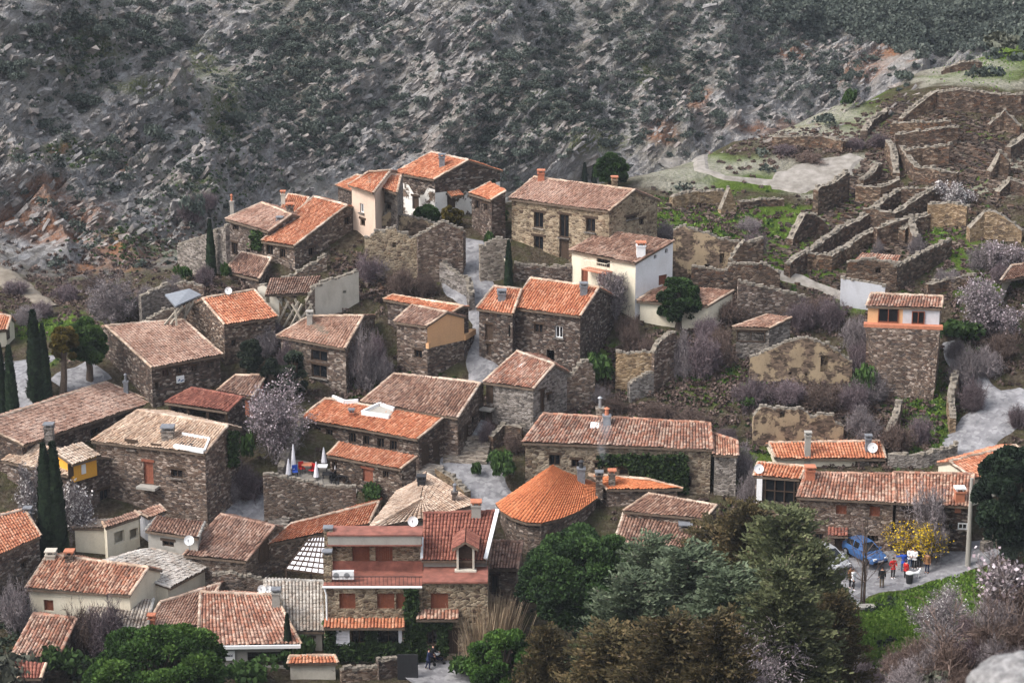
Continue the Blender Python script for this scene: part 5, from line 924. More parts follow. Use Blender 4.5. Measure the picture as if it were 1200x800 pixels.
# ruin field: dry stone walls of the abandoned upper quarter
G_ = 'ruined walls of the upper quarter'
for lab, pts, h_, *wl in [
    ('thick dark ruin wall at the end of the pale track', [(955, 252), (972, 243), (991, 232)], 3.0),
    ('ruin wall with a small niche behind the grassy room', [(1003, 236), (1030, 238), (1052, 230)], 1.9),
    ('long diagonal ruin wall running down to the lower left', [(1056, 236), (1030, 254), (1006, 272), (982, 284), (950, 308), (922, 326)], 1.7),
    ('second diagonal ruin wall parallel to the long one', [(1096, 238), (1072, 252), (1047, 268), (1012, 264)], 1.9),
    ('ruin wall curving around the small grass patch', [(1024, 282), (998, 298), (972, 316), (945, 313)], 1.5),
    ('dark triangular ruin gable near the green slope', [(925, 288), (940, 280), (954, 274), (970, 272)], [.8, 3, 2.2, .8]),
    ('inner ruin wall behind the fallen tile heap', [(1025, 288), (1050, 282), (1066, 276), (1072, 296)], 2.0),
    ('flat low ruin wall nearest the upper terrace', [(1043, 158), (1075, 155), (1112, 154)], 1.3),
    ('long straight ruin wall below the low upper one', [(1048, 178), (1080, 174), (1121, 170)], 2.1),
    ('rounded ruin wall of the dark empty room', [(1060, 198), (1080, 194), (1112, 194)], 2.4),
    ('bent ruin wall below the dark empty room', [(1056, 190), (1066, 202), (1074, 212), (1100, 218), (1122, 220)], 1.9),
    ('dark ruin gable at the far right below the retaining wall', [(1158, 155), (1176, 153), (1196, 157)], [1, 2.6, 1]),
    ('broken pillar like ruin at the right', [(1158, 210), (1170, 206), (1182, 207)], [1, 2.8, 1.8]),
    ('back wall of the roofless double room', [(1056, 238), (1080, 238), (1104, 236)], 1.7),
    ('wide tan ruin wall behind the bright grass', [(1086, 266), (1110, 264), (1133, 267)], 2.6, 'stone_ochre'),
    ('big tan broken ruin wall at the right edge of the grass', [(1134, 282), (1152, 278), (1176, 280), (1198, 282)], [1.6, 3, 2.6, 1.2], 'stone_ochre'),
    ('ruin wall climbing from the tan wall to the diagonal walls', [(1088, 266), (1072, 274), (1056, 285)], 1.8),
    ('low ruin wall right of the tan broken wall', [(1168, 232), (1182, 226), (1204, 228)], [.8, 1.7, 1.2]),
    ('high retaining wall under the grassy terrace', [(1098, 128), (1130, 130), (1165, 133), (1215, 135)], [2.2, 2.7, 2.6, 2.4]),
    ('short dark wall on the grassy terrace', [(1103, 87), (1125, 83), (1150, 80)], [.5, 1.2, .8]),
    ('sloping rubble end of the high retaining wall', [(1055, 146), (1075, 136), (1099, 127)], [.8, 1.7, 2.4]),
    ('low tan wall across the green slope', [(786, 242), (815, 238), (850, 236)], [1.2, 1.6, 1.2], 'stone_ochre'),
    ('tan stump of a fallen house on the green slope', [(843, 250), (853, 248), (862, 247)], [.6, 3.2, .5], 'stone_ochre'),
    ('low line of rubble right of the tan stump', [(866, 244), (890, 241), (918, 240)], .8),
    ('rubble edge of the pale terrace', [(905, 172), (935, 172), (965, 172), (990, 178)], 1.3),
    ('pale wall in front of the pale terrace edge', [(1012, 162), (1020, 150), (1038, 138)], 1.0),
    ('left wall of the ruins beside the track', [(1030, 205), (1020, 216), (1008, 226)], 1.6),
    ('stepped wall between the track and the dark empty room', [(1040, 180), (1046, 194), (1050, 212)], [1.8, 2, 1]),
    ('slanting wall at the far right between bare rocks', [(1180, 190), (1195, 180), (1212, 168)], 1.8),
    ('crumbling wall above the pink blossom', [(1085, 345), (1110, 338), (1140, 334)], 1.2)]:
    h_ = [q * .95 for q in h_] if isinstance(h_, list) else h_ * .95
    rw('ruined_wall', lab, pts, h_, thick=.7, wall=(wl[0] if wl else 'stone_red'), cat='ruined wall', group=G_)
# ---------------------------------------------------------------- streets and tracks, draped sheets
t = NT('cobbles'); vo = t.n('TexVoronoi'); vo.inputs['Scale'].default_value = 3.2; t.l(t.pos(), vo.inputs['Vector']); sp = t.n('SeparateColor'); t.l(vo.outputs['Color'], sp.inputs[0])
c = t.ramp(sp.outputs[0], [(0, (.15, .147, .155, 1)), (.5, (.21, .205, .215, 1)), (1, (.27, .265, .27, 1))]); c = t.mix(1, c, t.ramp(t.noise(t.pos(), .7, 4), [(.3, g(.7)), (.7, g(1.15))]), 'MULTIPLY'); t.color(c); t.bump(vo.outputs['Distance'], .4, .04); M['cobble'] = t.m
t = NT('dirt'); c = t.ramp(t.noise(t.pos(), 1.2, 6), [(.3, (.15, .135, .115, 1)), (.7, (.30, .275, .25, 1))]); t.color(c); M['dirt'] = t.m
t = NT('dirt_brown'); c = t.ramp(t.noise(t.pos(), 1.2, 6), [(.3, (.12, .10, .075, 1)), (.7, (.22, .19, .155, 1))]); t.color(c); M['dirt_brown'] = t.m
PATHS = []
def on_path(p): return any((p.x - q.x) ** 2 + (p.y - q.y) ** 2 < r * r for q, r in PATHS)
def strip(name, pts, wd, mat, n=6):
    P = [ground(*q) for q in pts]; ww = wd if isinstance(wd, (list, tuple)) else [wd] * len(P); C = []
    for i in range(len(P) - 1):
        k = max(2, int((P[i + 1] - P[i]).length / .6))
        for j in range(k):
            f = j / k; f2 = f * f * (3 - 2 * f); C.append((P[i].lerp(P[i + 1], f), ww[i] + (ww[i + 1] - ww[i]) * f2))
    C.append((P[-1], ww[-1])); V = []; PATHS.extend((c_, w_ * .5) for c_, w_ in C)
    for i, (p, w_) in enumerate(C):
        a, b = C[max(i - 4, 0)][0], C[min(i + 4, len(C) - 1)][0]; d = b - a; d.z = 0; d.normalize(); s_ = Vector((-d.y, d.x, 0)); w_ *= 1 + .16 * math.sin(i * .9) * math.sin(i * .37)
        for k in range(n + 1):
            q = p + s_ * w_ * (.5 - k / n); V.append((q.x, q.y, max(gz(q.x, q.y), gz(q.x + .25, q.y), gz(q.x - .25, q.y)) + (.16 if 0 < k < n else -.05)))
    F = [(i * (n + 1) + k, i * (n + 1) + k + 1, (i + 1) * (n + 1) + k + 1, (i + 1) * (n + 1) + k) for i in range(len(C) - 1) for k in range(n)]
    o = link(name, np_mesh(name, np.array(V), np.array(F), M[mat])); return tag(o, kind='structure')
strip('path', [(552, 282), (543, 305), (545, 330), (560, 352), (570, 380), (566, 420), (562, 450)], [4, 4.5, 5, 3.5, 3, 3, 2.5], 'cobble')
strip('path', [(556, 492), (546, 515), (545, 540), (558, 560), (574, 578), (592, 600)], [3, 4, 4.5, 4.5, 4, 3], 'cobble')
strip('path', [(1212, 470), (1180, 482), (1152, 500), (1135, 520), (1128, 545)], [4.5, 5.5, 4.5, 4, 4], 'cobble'); strip('path', [(1170, 478), (1150, 455), (1128, 430), (1112, 402)], [3, 2.6, 2.2, 1.6], 'cobble')
strip('road', [(975, 668), (1005, 668), (1040, 668), (1080, 660), (1135, 650), (1160, 640)], [6, 7, 7, 6, 5, 3], 'cobble'); strip('road', [(960, 705), (990, 690), (1020, 676)], [4, 5, 5], 'cobble')
strip('track', [(775, 196), (800, 192), (822, 200), (850, 209), (905, 214)], [3, 2.6, 1.6, 1.2, 1.2], 'dirt', 4); strip('track', [(902, 218), (930, 214), (960, 203), (1003, 184)], [1.5, 6, 6, 2.5], 'dirt', 8)
strip('track', [(912, 322), (940, 328), (988, 347)], 1.5, 'dirt', 4); strip('track', [(-20, 312), (20, 335), (62, 360)], [2, 3, 1.6], 'dirt_brown', 4); strip('road', [(22, 425), (28, 450), (30, 490)], [6, 4, 4], 'cobble'); strip('road', [(70, 455), (95, 440), (116, 432)], [3, 4, 4], 'cobble')
strip('yard', [(480, 800), (520, 788), (552, 766)], [9, 8, 4], 'cobble'); strip('yard', [(330, 566), (372, 566), (420, 572)], [6, 5, 4], 'dirt'); strip('yard', [(255, 590), (300, 592), (325, 600)], [4, 4, 3], 'cobble')
# stone steps
def steps(label, pts, w_, n):
    a, b = ground(*pts[0]), ground(*pts[1]); m = MB(); rz = math.atan2((b - a).y, (b - a).x)
    for i in range(n):
        p = a.lerp(b, (i + .5) / n); z = gz(p.x, p.y); L_ = (b - a).xy.length / n; m.box((p.x, p.y, z + .05), (L_ * 1.05, w_ * random.uniform(.92, 1.05), .5), rz)
    o = m.build('stone_steps', M['stone_grey']); tag(o, label, 'steps')
steps('stone steps climbing beside the restaurant entrance', [(482, 568), (500, 545)], 3.2, 8); steps('wide shallow stone steps in the alley left of the narrow two storey house', [(545, 545), (550, 512)], 3.8, 6); steps('small steps down from the yard between the lower left roofs', [(322, 626), (330, 604)], 1.8, 6)
# loose stones among the ruins and on the hill's foot: nobody could count them
V_, F_, off = [], [], 0
cube = np.array([[-1, -1, -1], [1, -1, -1], [1, 1, -1], [-1, 1, -1], [-1, -1, 1], [1, -1, 1], [1, 1, 1], [-1, 1, 1]], float) * .5
cf = np.array([[3, 2, 1, 0], [4, 5, 6, 7], [0, 1, 5, 4], [1, 2, 6, 5], [2, 3, 7, 6], [3, 0, 4, 7]])
for (x, y, rx, ry, n) in [(1080, 160, 70, 40, 1300), (1150, 190, 50, 50, 1200), (1010, 215, 50, 40, 700), (990, 270, 50, 40, 500), (930, 300, 50, 30, 200), (1040, 290, 40, 25, 250), (820, 240, 60, 20, 250), (940, 165, 60, 14, 250), (1060, 130, 30, 16, 200), (1110, 270, 60, 40, 250), (860, 400, 110, 70, 200), (990, 490, 80, 40, 200), (700, 440, 70, 40, 150), (440, 310, 60, 30, 120), (1130, 530, 60, 40, 80), (360, 390, 40, 20, 150), (200, 375, 40, 16, 150), (970, 335, 40, 20, 200)]:
    for _ in range(n):
        p = ground(random.gauss(x, rx * .5), random.gauss(y, ry * .5))
        if on_path(p): continue
        s_ = random.uniform(.12, .4) * (1.5 if random.random() < .2 else 1); a = random.uniform(0, 6.3); c_, sn = math.cos(a), math.sin(a)
        q = cube * np.array([s_ * random.uniform(.8, 1.6), s_, s_ * .7]) * (1 + rng.uniform(-.25, .25, (8, 3))); q = np.c_[q[:, 0] * c_ - q[:, 1] * sn, q[:, 0] * sn + q[:, 1] * c_, q[:, 2]] + np.array([p.x, p.y, p.z + s_ * .1])
        V_.append(q); F_.append(cf + off); off += 8
V_ = np.concatenate(V_); rub = link('rubble', np_mesh('rubble', V_, np.concatenate(F_), M['stone_red'], uv=np.c_[V_[:, 0] * .7 + V_[:, 1] * .3, V_[:, 2]])); tag(rub, 'loose rubble stones scattered among the ruins', 'rubble', kind='stuff')
# ---------------------------------------------------------------- vegetation prototypes (unit meshes, shared by their copies)
def _quads(P, Dx, Dy, v):
    """quads centred at P with half axes Dx, Dy"""
    n = len(P); V = np.stack([P - Dx - Dy, P + Dx - Dy * .6, P + Dx * .9 + Dy, P - Dx * .8 + Dy * .8], 1).reshape(-1, 3)
    return V, np.arange(4 * n).reshape(n, 4), np.repeat(v, 4)
def _rand_dirs(n): d = rng.normal(size=(n, 3)); return d / np.linalg.norm(d, axis=1)[:, None]
def leaves(P, size, v, up=None, aspect=1.0):
    n = len(P); a = _rand_dirs(n) if up is None else up / np.linalg.norm(up, axis=1)[:, None]
    b = np.cross(a, _rand_dirs(n)); b /= np.linalg.norm(b, axis=1)[:, None] + 1e-9
    s_ = (np.asarray(size) * rng.uniform(.7, 1.3, n))[:, None] * .5
    return _quads(P, b * s_, a * s_ * aspect, v)
def ribbons(S, E, w0, w1, v=None):
    S, E = np.array(S), np.array(E); d = E - S; n = np.cross(d, _rand_dirs(len(S))); n /= np.linalg.norm(n, axis=1)[:, None] + 1e-9
    w0 = np.asarray(w0)[:, None] * .5; w1 = np.asarray(w1)[:, None] * .5
    V = np.stack([S - n * w0, S + n * w0, E + n * w1, E - n * w1], 1).reshape(-1, 3)
    return V, np.arange(len(V)).reshape(-1, 4), np.repeat(rng.uniform(0, 1, len(S)) if v is None else v, 4)
def join(*parts):
    V, F, A, o = [], [], [], 0
    for (v, f, a) in parts: V.append(v); F.append(f + o); A.append(a); o += len(v)
    return np.concatenate(V), np.concatenate(F), np.concatenate(A)
def twig_skeleton(nstem, h, spread, levels=3, kids=4, curl=.25, r0=.05, lean=.0):
    S, E, W0, W1, tips = [], [], [], [], []
    def grow(p, d, L, w_, lv):
        k = 3
        for i in range(k):
            d = d + rng.normal(size=3) * curl * .6 + np.array([0, 0, .10]); d /= np.linalg.norm(d); q = p + d * L / k
            S.append(p); E.append(q); W0.append(w_ * (1 - .5 * i / k)); W1.append(w_ * (1 - .5 * (i + 1) / k)); p = q
            if lv > 0:
                for _ in range(kids if i else max(1, kids - 2)):
                    t_ = rng.normal(size=3); t_ -= d * t_.dot(d); t_ /= np.linalg.norm(t_) + 1e-9; grow(p - d * L / k * rng.uniform(0, .9), d * rng.uniform(.4, .9) + t_ * rng.uniform(.5, 1), L * rng.uniform(.4, .62), w_ * .5, lv - 1)
        tips.append(p)
    for i in range(nstem):
        a = rng.uniform(0, 6.283); t_ = rng.uniform(.1, 1) * spread; d = np.array([math.cos(a) * t_ + lean, math.sin(a) * t_, 1]); d /= np.linalg.norm(d)
        grow(np.array([math.cos(a), math.sin(a), 0]) * rng.uniform(0, .15) * spread, d, h * rng.uniform(.45, .7), r0, levels)
    return np.array(S), np.array(E), np.array(W0), np.array(W1), np.array(tips)
def mesh3(name, VFA, mat, smooth=False): return np_mesh(name, VFA[0], VFA[1], M[mat], attr={'v': VFA[2]}, smooth=smooth)
def trunk_mesh(name, h, r, mat='bark', bend=.03):
    m = MB(); pts = [(bend * math.sin(i * 1.3), bend * math.cos(i * 1.7) - bend, h * i / 5) for i in range(6)]; m.tube(pts, [r * (1.25 - .2 * i) for i in range(6)], 8); return m.mesh(name, M[mat], True)
M['bark'] = plain('bark', (.075, .055, .042, 1), .95, .35, 8)
M['twig'] = leaf_mat('bare grey twigs', (.09, .075, .075, 1), (.20, .17, .175, 1), (.30, .265, .265, 1), 0)
M['twig_brown'] = leaf_mat('bare brown twigs', (.055, .038, .032, 1), (.13, .09, .075, 1), (.20, .15, .13, 1), 0)
M['twig_purple'] = leaf_mat('bare purple twigs', (.065, .045, .05, 1), (.14, .105, .115, 1), (.22, .18, .185, 1), 0)
M['blossom'] = leaf_mat('pale pink blossom', (.26, .20, .22, 1), (.44, .36, .39, 1), (.64, .57, .59, 1), .2)
M['blossom_white'] = leaf_mat('white blossom', (.32, .30, .29, 1), (.50, .47, .46, 1), (.68, .66, .64, 1), .2)
M['pine'] = leaf_mat('pine needles', (.010, .020, .008, 1), (.024, .048, .014, 1), (.050, .090, .026, 1), .12)
M['pine_light'] = leaf_mat('pine needles light', (.014, .032, .008, 1), (.04, .085, .016, 1), (.085, .15, .03, 1), .2)
M['cypress'] = leaf_mat('cypress', (.008, .016, .009, 1), (.020, .036, .018, 1), (.038, .060, .028, 1), .1)
M['con_green'] = leaf_mat('grey green conifer', (.030, .036, .016, 1), (.085, .096, .044, 1), (.155, .16, .08, 1), .15)
M['con_blue'] = leaf_mat('blue green conifer', (.030, .043, .024, 1), (.085, .110, .064, 1), (.165, .195, .125, 1), .15)
M['con_brown'] = leaf_mat('rusty conifer', (.028, .026, .012, 1), (.088, .070, .032, 1), (.17, .12, .06, 1), .15)
M['con_ochre'] = leaf_mat('ochre conifer', (.045, .036, .008, 1), (.13, .10, .02, 1), (.22, .16, .04, 1), .2)
M['shrub'] = leaf_mat('dark scrub', (.012, .018, .012, 1), (.030, .042, .027, 1), (.058, .072, .046, 1), .1)
M['shrub_green'] = leaf_mat('green shrub', (.016, .034, .010, 1), (.045, .085, .022, 1), (.09, .15, .04, 1), .2)
M['shrub_hill'] = leaf_mat('hill scrub', (.035, .046, .040, 1), (.078, .094, .078, 1), (.135, .15, .125, 1), .1)
M['grass'] = leaf_mat('grass', (.055, .105, .016, 1), (.11, .195, .03, 1), (.19, .28, .06, 1), .25)
M['shrub_grey'] = leaf_mat('grey scrub', (.045, .047, .036, 1), (.095, .10, .075, 1), (.15, .155, .12, 1), .1)
M['ivy'] = leaf_mat('ivy', (.010, .022, .007, 1), (.028, .052, .014, 1), (.055, .09, .025, 1), .1)
M['reed'] = leaf_mat('dry reeds', (.20, .14, .095, 1), (.36, .27, .18, 1), (.52, .41, .29, 1), .2)
M['mimosa'] = leaf_mat('yellow blossom', (.42, .27, .01, 1), (.66, .45, .015, 1), (.80, .60, .06, 1), .25)
M['olive'] = leaf_mat('olive leaves', (.04, .055, .04, 1), (.085, .11, .08, 1), (.15, .18, .14, 1), .15)
# every prototype has height 1 and half width about 1
def p_shrub(n=260, lobes=5, size=.22, seed=0):
    c = np.c_[rng.uniform(-.55, .55, lobes), rng.uniform(-.55, .55, lobes), rng.uniform(.35, .65, lobes)]; k = rng.integers(0, lobes, n); d = _rand_dirs(n); d[:, 2] = np.abs(d[:, 2]) * 1.0 - .25 * (rng.random(n) < .4)
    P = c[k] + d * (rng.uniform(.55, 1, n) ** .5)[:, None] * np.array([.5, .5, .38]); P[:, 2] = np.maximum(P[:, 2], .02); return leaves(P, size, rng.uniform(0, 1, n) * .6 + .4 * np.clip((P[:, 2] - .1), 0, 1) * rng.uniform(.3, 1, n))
def p_bare(stems=16, levels=2, kids=5, w_=.045, spread=1.1): S, E, a, b, t_ = twig_skeleton(stems, 1.0, spread, levels, kids, .5, w_); return ribbons(S, E, a, b), t_, E
def p_cypress(n=2600):
    z = rng.uniform(0, 1, n) ** .85; r = .98 * np.minimum(1, (z / .12 + .3)) * np.clip((1 - z) ** .55, 0, 1) * (.75 + .25 * vnoise(z * 9, rng.integers(0, 5, n) * 3.1, 4)); a = rng.uniform(0, 6.283, n); rr = r * rng.uniform(.75, 1.05, n)
    P = np.c_[np.cos(a) * rr, np.sin(a) * rr, z]; up = np.c_[np.cos(a) * .9, np.sin(a) * .9, np.full(n, 7.)] * np.array([1, 1, 1.]) + rng.normal(size=(n, 3)) * .8
    s_ = rng.uniform(.7, 1.3, n)[:, None]; up /= np.linalg.norm(up, axis=1)[:, None]; up = up * np.array([.5, .5, .035]) * 1.0; b = np.c_[-np.sin(a), np.cos(a), rng.normal(size=n) * .02] * .16
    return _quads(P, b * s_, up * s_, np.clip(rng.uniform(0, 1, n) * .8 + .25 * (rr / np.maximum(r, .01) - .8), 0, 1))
def p_conifer(h_=9., r_=3., nw=17, taper=.6, droop=.25, dens=1.0, up=.25):
    """whorled branches carrying sprays; real metres"""
    Pl, Al, Vl, S, E = [], [], [], [], []
    for i in range(nw):
        z = h_ * (.06 + .92 * (i / nw) ** .95); L = r_ * (1 - (z / h_)) ** taper * (1 if z > h_ * .12 else .75) + .18
        for k in range(max(4, int(7 * (L / r_) + 4))):
            a = rng.uniform(0, 6.283); l_ = L * rng.uniform(.6, 1.12); d0 = np.array([math.cos(a), math.sin(a), up + rng.normal() * .12]); p = np.array([0, 0, z]); ns = max(3, int(l_ / .28)); brv = rng.uniform(.25, .9)
            for s_ in range(ns):
                t_ = (s_ + 1) / ns; q = np.array([0, 0, z]) + d0 * l_ * t_ + np.array([0, 0, -droop * l_ * t_ ** 2]); S.append(p); E.append(q); p = q
                nn = max(2, int(8 * dens * (.45 + .75 * (1 - abs(t_ - .55)))))
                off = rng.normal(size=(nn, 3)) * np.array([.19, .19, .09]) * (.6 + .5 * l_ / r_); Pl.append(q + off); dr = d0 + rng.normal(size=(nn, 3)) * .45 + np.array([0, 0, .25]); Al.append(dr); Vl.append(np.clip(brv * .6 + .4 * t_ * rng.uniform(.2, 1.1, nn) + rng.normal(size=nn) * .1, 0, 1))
    P, A, v = np.concatenate(Pl), np.concatenate(Al), np.concatenate(Vl)
    return leaves(P, .095, v, A, 2.4), (np.array(S), np.array(E))
def p_clumps(centers, radii, n_each, size, flat=.8):
    Pl, Vl, Al = [], [], []
    for c, r in zip(centers, radii):
        n = int(n_each * (r / np.mean(radii)) ** 2); d = _rand_dirs(n); d[:, 2] = np.where(d[:, 2] < -.5, -d[:, 2], d[:, 2]); cv = rng.uniform(.0, .75)
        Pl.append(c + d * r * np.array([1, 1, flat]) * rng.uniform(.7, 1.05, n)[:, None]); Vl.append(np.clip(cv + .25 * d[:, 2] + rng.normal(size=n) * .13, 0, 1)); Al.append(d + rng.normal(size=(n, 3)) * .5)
    return leaves(np.concatenate(Pl), size, np.concatenate(Vl), np.concatenate(Al), 1.5)
def dome(R_, Hh, n, r, under=.25):
    d = _rand_dirs(n); d[:, 2] = np.where(d[:, 2] < -under, -d[:, 2], d[:, 2]); return d * np.array([R_, R_, Hh]) * rng.uniform(.72, 1., n)[:, None], rng.uniform(.7, 1.3, n) * r
PM = {}
def proto(k, fn):
    if k not in PM: PM[k] = fn()
    return PM[k]
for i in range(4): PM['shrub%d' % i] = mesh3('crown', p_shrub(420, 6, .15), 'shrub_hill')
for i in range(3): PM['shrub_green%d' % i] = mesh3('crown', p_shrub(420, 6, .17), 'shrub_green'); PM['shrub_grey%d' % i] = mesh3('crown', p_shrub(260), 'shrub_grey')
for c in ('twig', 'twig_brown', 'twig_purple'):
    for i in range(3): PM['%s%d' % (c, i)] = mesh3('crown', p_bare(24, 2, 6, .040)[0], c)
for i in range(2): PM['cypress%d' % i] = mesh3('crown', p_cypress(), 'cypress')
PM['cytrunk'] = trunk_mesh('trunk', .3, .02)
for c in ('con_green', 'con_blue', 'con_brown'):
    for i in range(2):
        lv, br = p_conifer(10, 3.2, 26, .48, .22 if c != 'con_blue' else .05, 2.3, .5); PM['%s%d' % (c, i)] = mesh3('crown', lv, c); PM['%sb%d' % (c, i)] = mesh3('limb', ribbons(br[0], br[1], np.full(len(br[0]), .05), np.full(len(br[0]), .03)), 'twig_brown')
PM['contrunk'] = trunk_mesh('trunk', 9.3, .17)
GB = 'leafless shrubs between the houses'
def plant(name, label, cat, base, key, half_w, h_, group=None, trunk=None, rz=None, mat=None, pt=None, sink=.1):
    """base pixel (or point); unit mesh scaled to half width and height in metres"""
    p = pt or ground(*base); o = bpy.data.objects.new(name, PM[key]); COL.objects.link(o); tag(o, label, cat, group)
    o.location = p - UP * sink; o.scale = (half_w, half_w, h_); o.rotation_euler.z = random.uniform(0, 6.28) if rz is None else rz
    return o
def tree(name, label, base, top_y, width_px, crown, trunk=None, limb=None, unit=(1, 1), cat='tree', group=None, pt=None, extra=()):
    p = pt or ground(*base); x = base[0]; h_ = at_y(x, top_y, p.y).z - p.z; hw = width_px / 2 * mpp(p)
    root = empty(name, p - UP * .15, label, cat, group, random.uniform(0, 6.28))
    for nm, key in (('crown', crown), ('trunk', trunk), ('limb', limb)) :
        if key: o = link(nm, PM[key], root, False); o.scale = (hw / unit[0], hw / unit[0], h_ / unit[1])
    return root
# cypresses
for i, (x, b, t_, wd, lab) in enumerate([(248, 325, 257, 15, 'slim dark cypress in front of the upper left houses'), (579, 262, 210, 13, 'slim cypress in front of the annex of the peeling house'), (596, 336, 281, 13, 'slim cypress beside the street lamp below the tan house'),
        (44, 470, 364, 26, 'taller dark cypress of the pair by the valley road'), (54, 468, 380, 18, 'shorter cypress of the pair by the valley road'), (4, 490, 402, 18, 'leaning dark cypress at the left edge'), (15, 492, 405, 20, 'second dark cypress from the left edge'),
        (58, 652, 521, 28, 'left one of the two tall cypresses in front of the yellow loggia'), (69, 652, 519, 28, 'right one of the two tall cypresses in front of the yellow loggia'),
        (685, 217, 190, 9, 'left small cypress behind the ridge of the tan house'), (696, 217, 190, 8, 'small cypress next to the round green pine behind the tan house'), (338, 782, 718, 14, 'slim small cypress in front of the bar roof')]):
    tree('cypress_tree', lab, (x, b), t_, wd, 'cypress%d' % (i % 2), 'cytrunk')
# big pines
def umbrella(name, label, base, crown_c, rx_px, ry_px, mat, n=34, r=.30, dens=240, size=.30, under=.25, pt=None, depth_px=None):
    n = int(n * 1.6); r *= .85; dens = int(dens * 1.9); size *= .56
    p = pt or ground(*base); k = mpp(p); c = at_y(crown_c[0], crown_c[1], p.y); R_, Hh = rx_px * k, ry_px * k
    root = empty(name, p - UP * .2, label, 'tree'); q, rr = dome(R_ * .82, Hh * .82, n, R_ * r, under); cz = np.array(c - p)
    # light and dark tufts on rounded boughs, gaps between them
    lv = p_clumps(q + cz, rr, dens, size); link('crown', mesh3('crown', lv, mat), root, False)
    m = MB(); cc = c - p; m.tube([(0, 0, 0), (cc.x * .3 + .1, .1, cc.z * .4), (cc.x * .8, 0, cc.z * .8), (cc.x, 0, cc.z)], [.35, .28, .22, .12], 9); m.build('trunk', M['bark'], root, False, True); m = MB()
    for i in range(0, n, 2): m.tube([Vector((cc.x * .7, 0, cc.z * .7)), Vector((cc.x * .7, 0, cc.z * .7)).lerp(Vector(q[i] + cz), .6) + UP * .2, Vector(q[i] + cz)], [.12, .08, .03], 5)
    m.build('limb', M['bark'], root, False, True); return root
umbrella('stone_pine', 'large round dark green umbrella pine in front of the brown striped roofs', (682, 775), (686, 677), 80, 60, 'pine', 90, .22, 300, .26, .95)
umbrella('stone_pine', 'smaller bright green pine at the bottom below the umbrella pine', (590, 830), (590, 775), 48, 42, 'pine_light', 50, .25, 220, .22, .9)
umbrella('stone_pine', 'broad bright green pine in front of the bar at the bottom left', (180, 850), (182, 792), 92, 58, 'pine_light', 80, .2, 280, .24, .9)
umbrella('pine_tree', 'round green pine behind the ridge of the tan three storey house', (714, 222), (715, 199), 19, 21, 'pine', 30, .34, 200, .34, .5)
umbrella('pine_tree', 'soft green pine left of the four window house', (105, 447), (101, 402), 24, 34, 'shrub_green', 34, .32, 180, .28, .6)
umbrella('conifer_tree', 'dense dark conifer in front of the cream lean-to', (795, 384), (796, 352), 25, 33, 'pine', 40, .32, 200, .28, .7)
umbrella('conifer_tree', 'ochre yellow conifer by the valley road', (73, 465), (75, 402), 15, 27, 'con_ochre', 26, .36, 150, .26, .8)
umbrella('conifer_tree', 'left orange green conifer in front of the peeling white house', (525, 266), (525, 250), 7, 14, 'con_ochre', 16, .45, 110, .26, .8); umbrella('conifer_tree', 'right orange green conifer in front of the peeling white house', (536, 266), (535, 253), 7, 12, 'con_ochre', 16, .45, 110, .26, .8)
umbrella('pine_tree', 'bushy young green pine in front of the peeling white house', (500, 262), (500, 249), 14, 10, 'shrub_green', 20, .4, 110, .24, .8)
umbrella('conifer_tree', 'very dark spreading conifer at the right edge by the utility pole', (1182, 672), (1186, 580), 44, 66, 'cypress', 60, .27, 260, .30, .8)
umbrella('olive_tree', 'grey green olive tree in front of the dark conifer at the right edge', (1184, 668), (1184, 632), 24, 22, 'olive', 26, .34, 170, .24, .6)
for (x, b, cy, rx, ry, lab) in [(293, 442, 418, 14, 24, 'dark conifer beside the wall of the dark gable house'), (318, 465, 440, 13, 26, 'dark narrow conifer above the blossoming tree'), (345, 470, 438, 15, 34, 'dark bushy conifer between the red shed and the stone house'), (332, 462, 446, 12, 20, 'small dark conifer between two taller ones')]:
    umbrella('conifer_tree', lab, (x, b), (x, cy), rx, ry, 'shrub', 24, .4, 130, .26, .8)
# foreground conifers
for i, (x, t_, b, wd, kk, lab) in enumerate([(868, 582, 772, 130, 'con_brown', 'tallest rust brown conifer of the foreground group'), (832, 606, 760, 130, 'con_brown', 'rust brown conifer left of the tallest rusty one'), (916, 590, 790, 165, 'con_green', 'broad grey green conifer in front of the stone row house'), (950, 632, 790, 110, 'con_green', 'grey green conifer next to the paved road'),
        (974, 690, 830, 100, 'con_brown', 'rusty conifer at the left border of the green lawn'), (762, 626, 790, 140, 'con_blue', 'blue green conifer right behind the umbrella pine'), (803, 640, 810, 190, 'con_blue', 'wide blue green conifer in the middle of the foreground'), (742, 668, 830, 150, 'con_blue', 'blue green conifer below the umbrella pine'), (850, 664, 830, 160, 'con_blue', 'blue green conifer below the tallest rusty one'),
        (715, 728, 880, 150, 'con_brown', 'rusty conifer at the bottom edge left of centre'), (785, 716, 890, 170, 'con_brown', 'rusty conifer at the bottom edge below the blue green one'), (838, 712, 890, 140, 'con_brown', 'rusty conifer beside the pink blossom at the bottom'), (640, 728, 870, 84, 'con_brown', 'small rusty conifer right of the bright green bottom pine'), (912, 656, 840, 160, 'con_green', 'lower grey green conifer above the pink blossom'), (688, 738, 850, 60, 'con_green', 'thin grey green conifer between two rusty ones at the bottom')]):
    tree('conifer_tree', lab, (x, b), t_, wd, '%s%d' % (kk, i % 2), 'contrunk', '%sb%d' % (kk, i % 2), (3.2, 10), pt=ground(x, b))
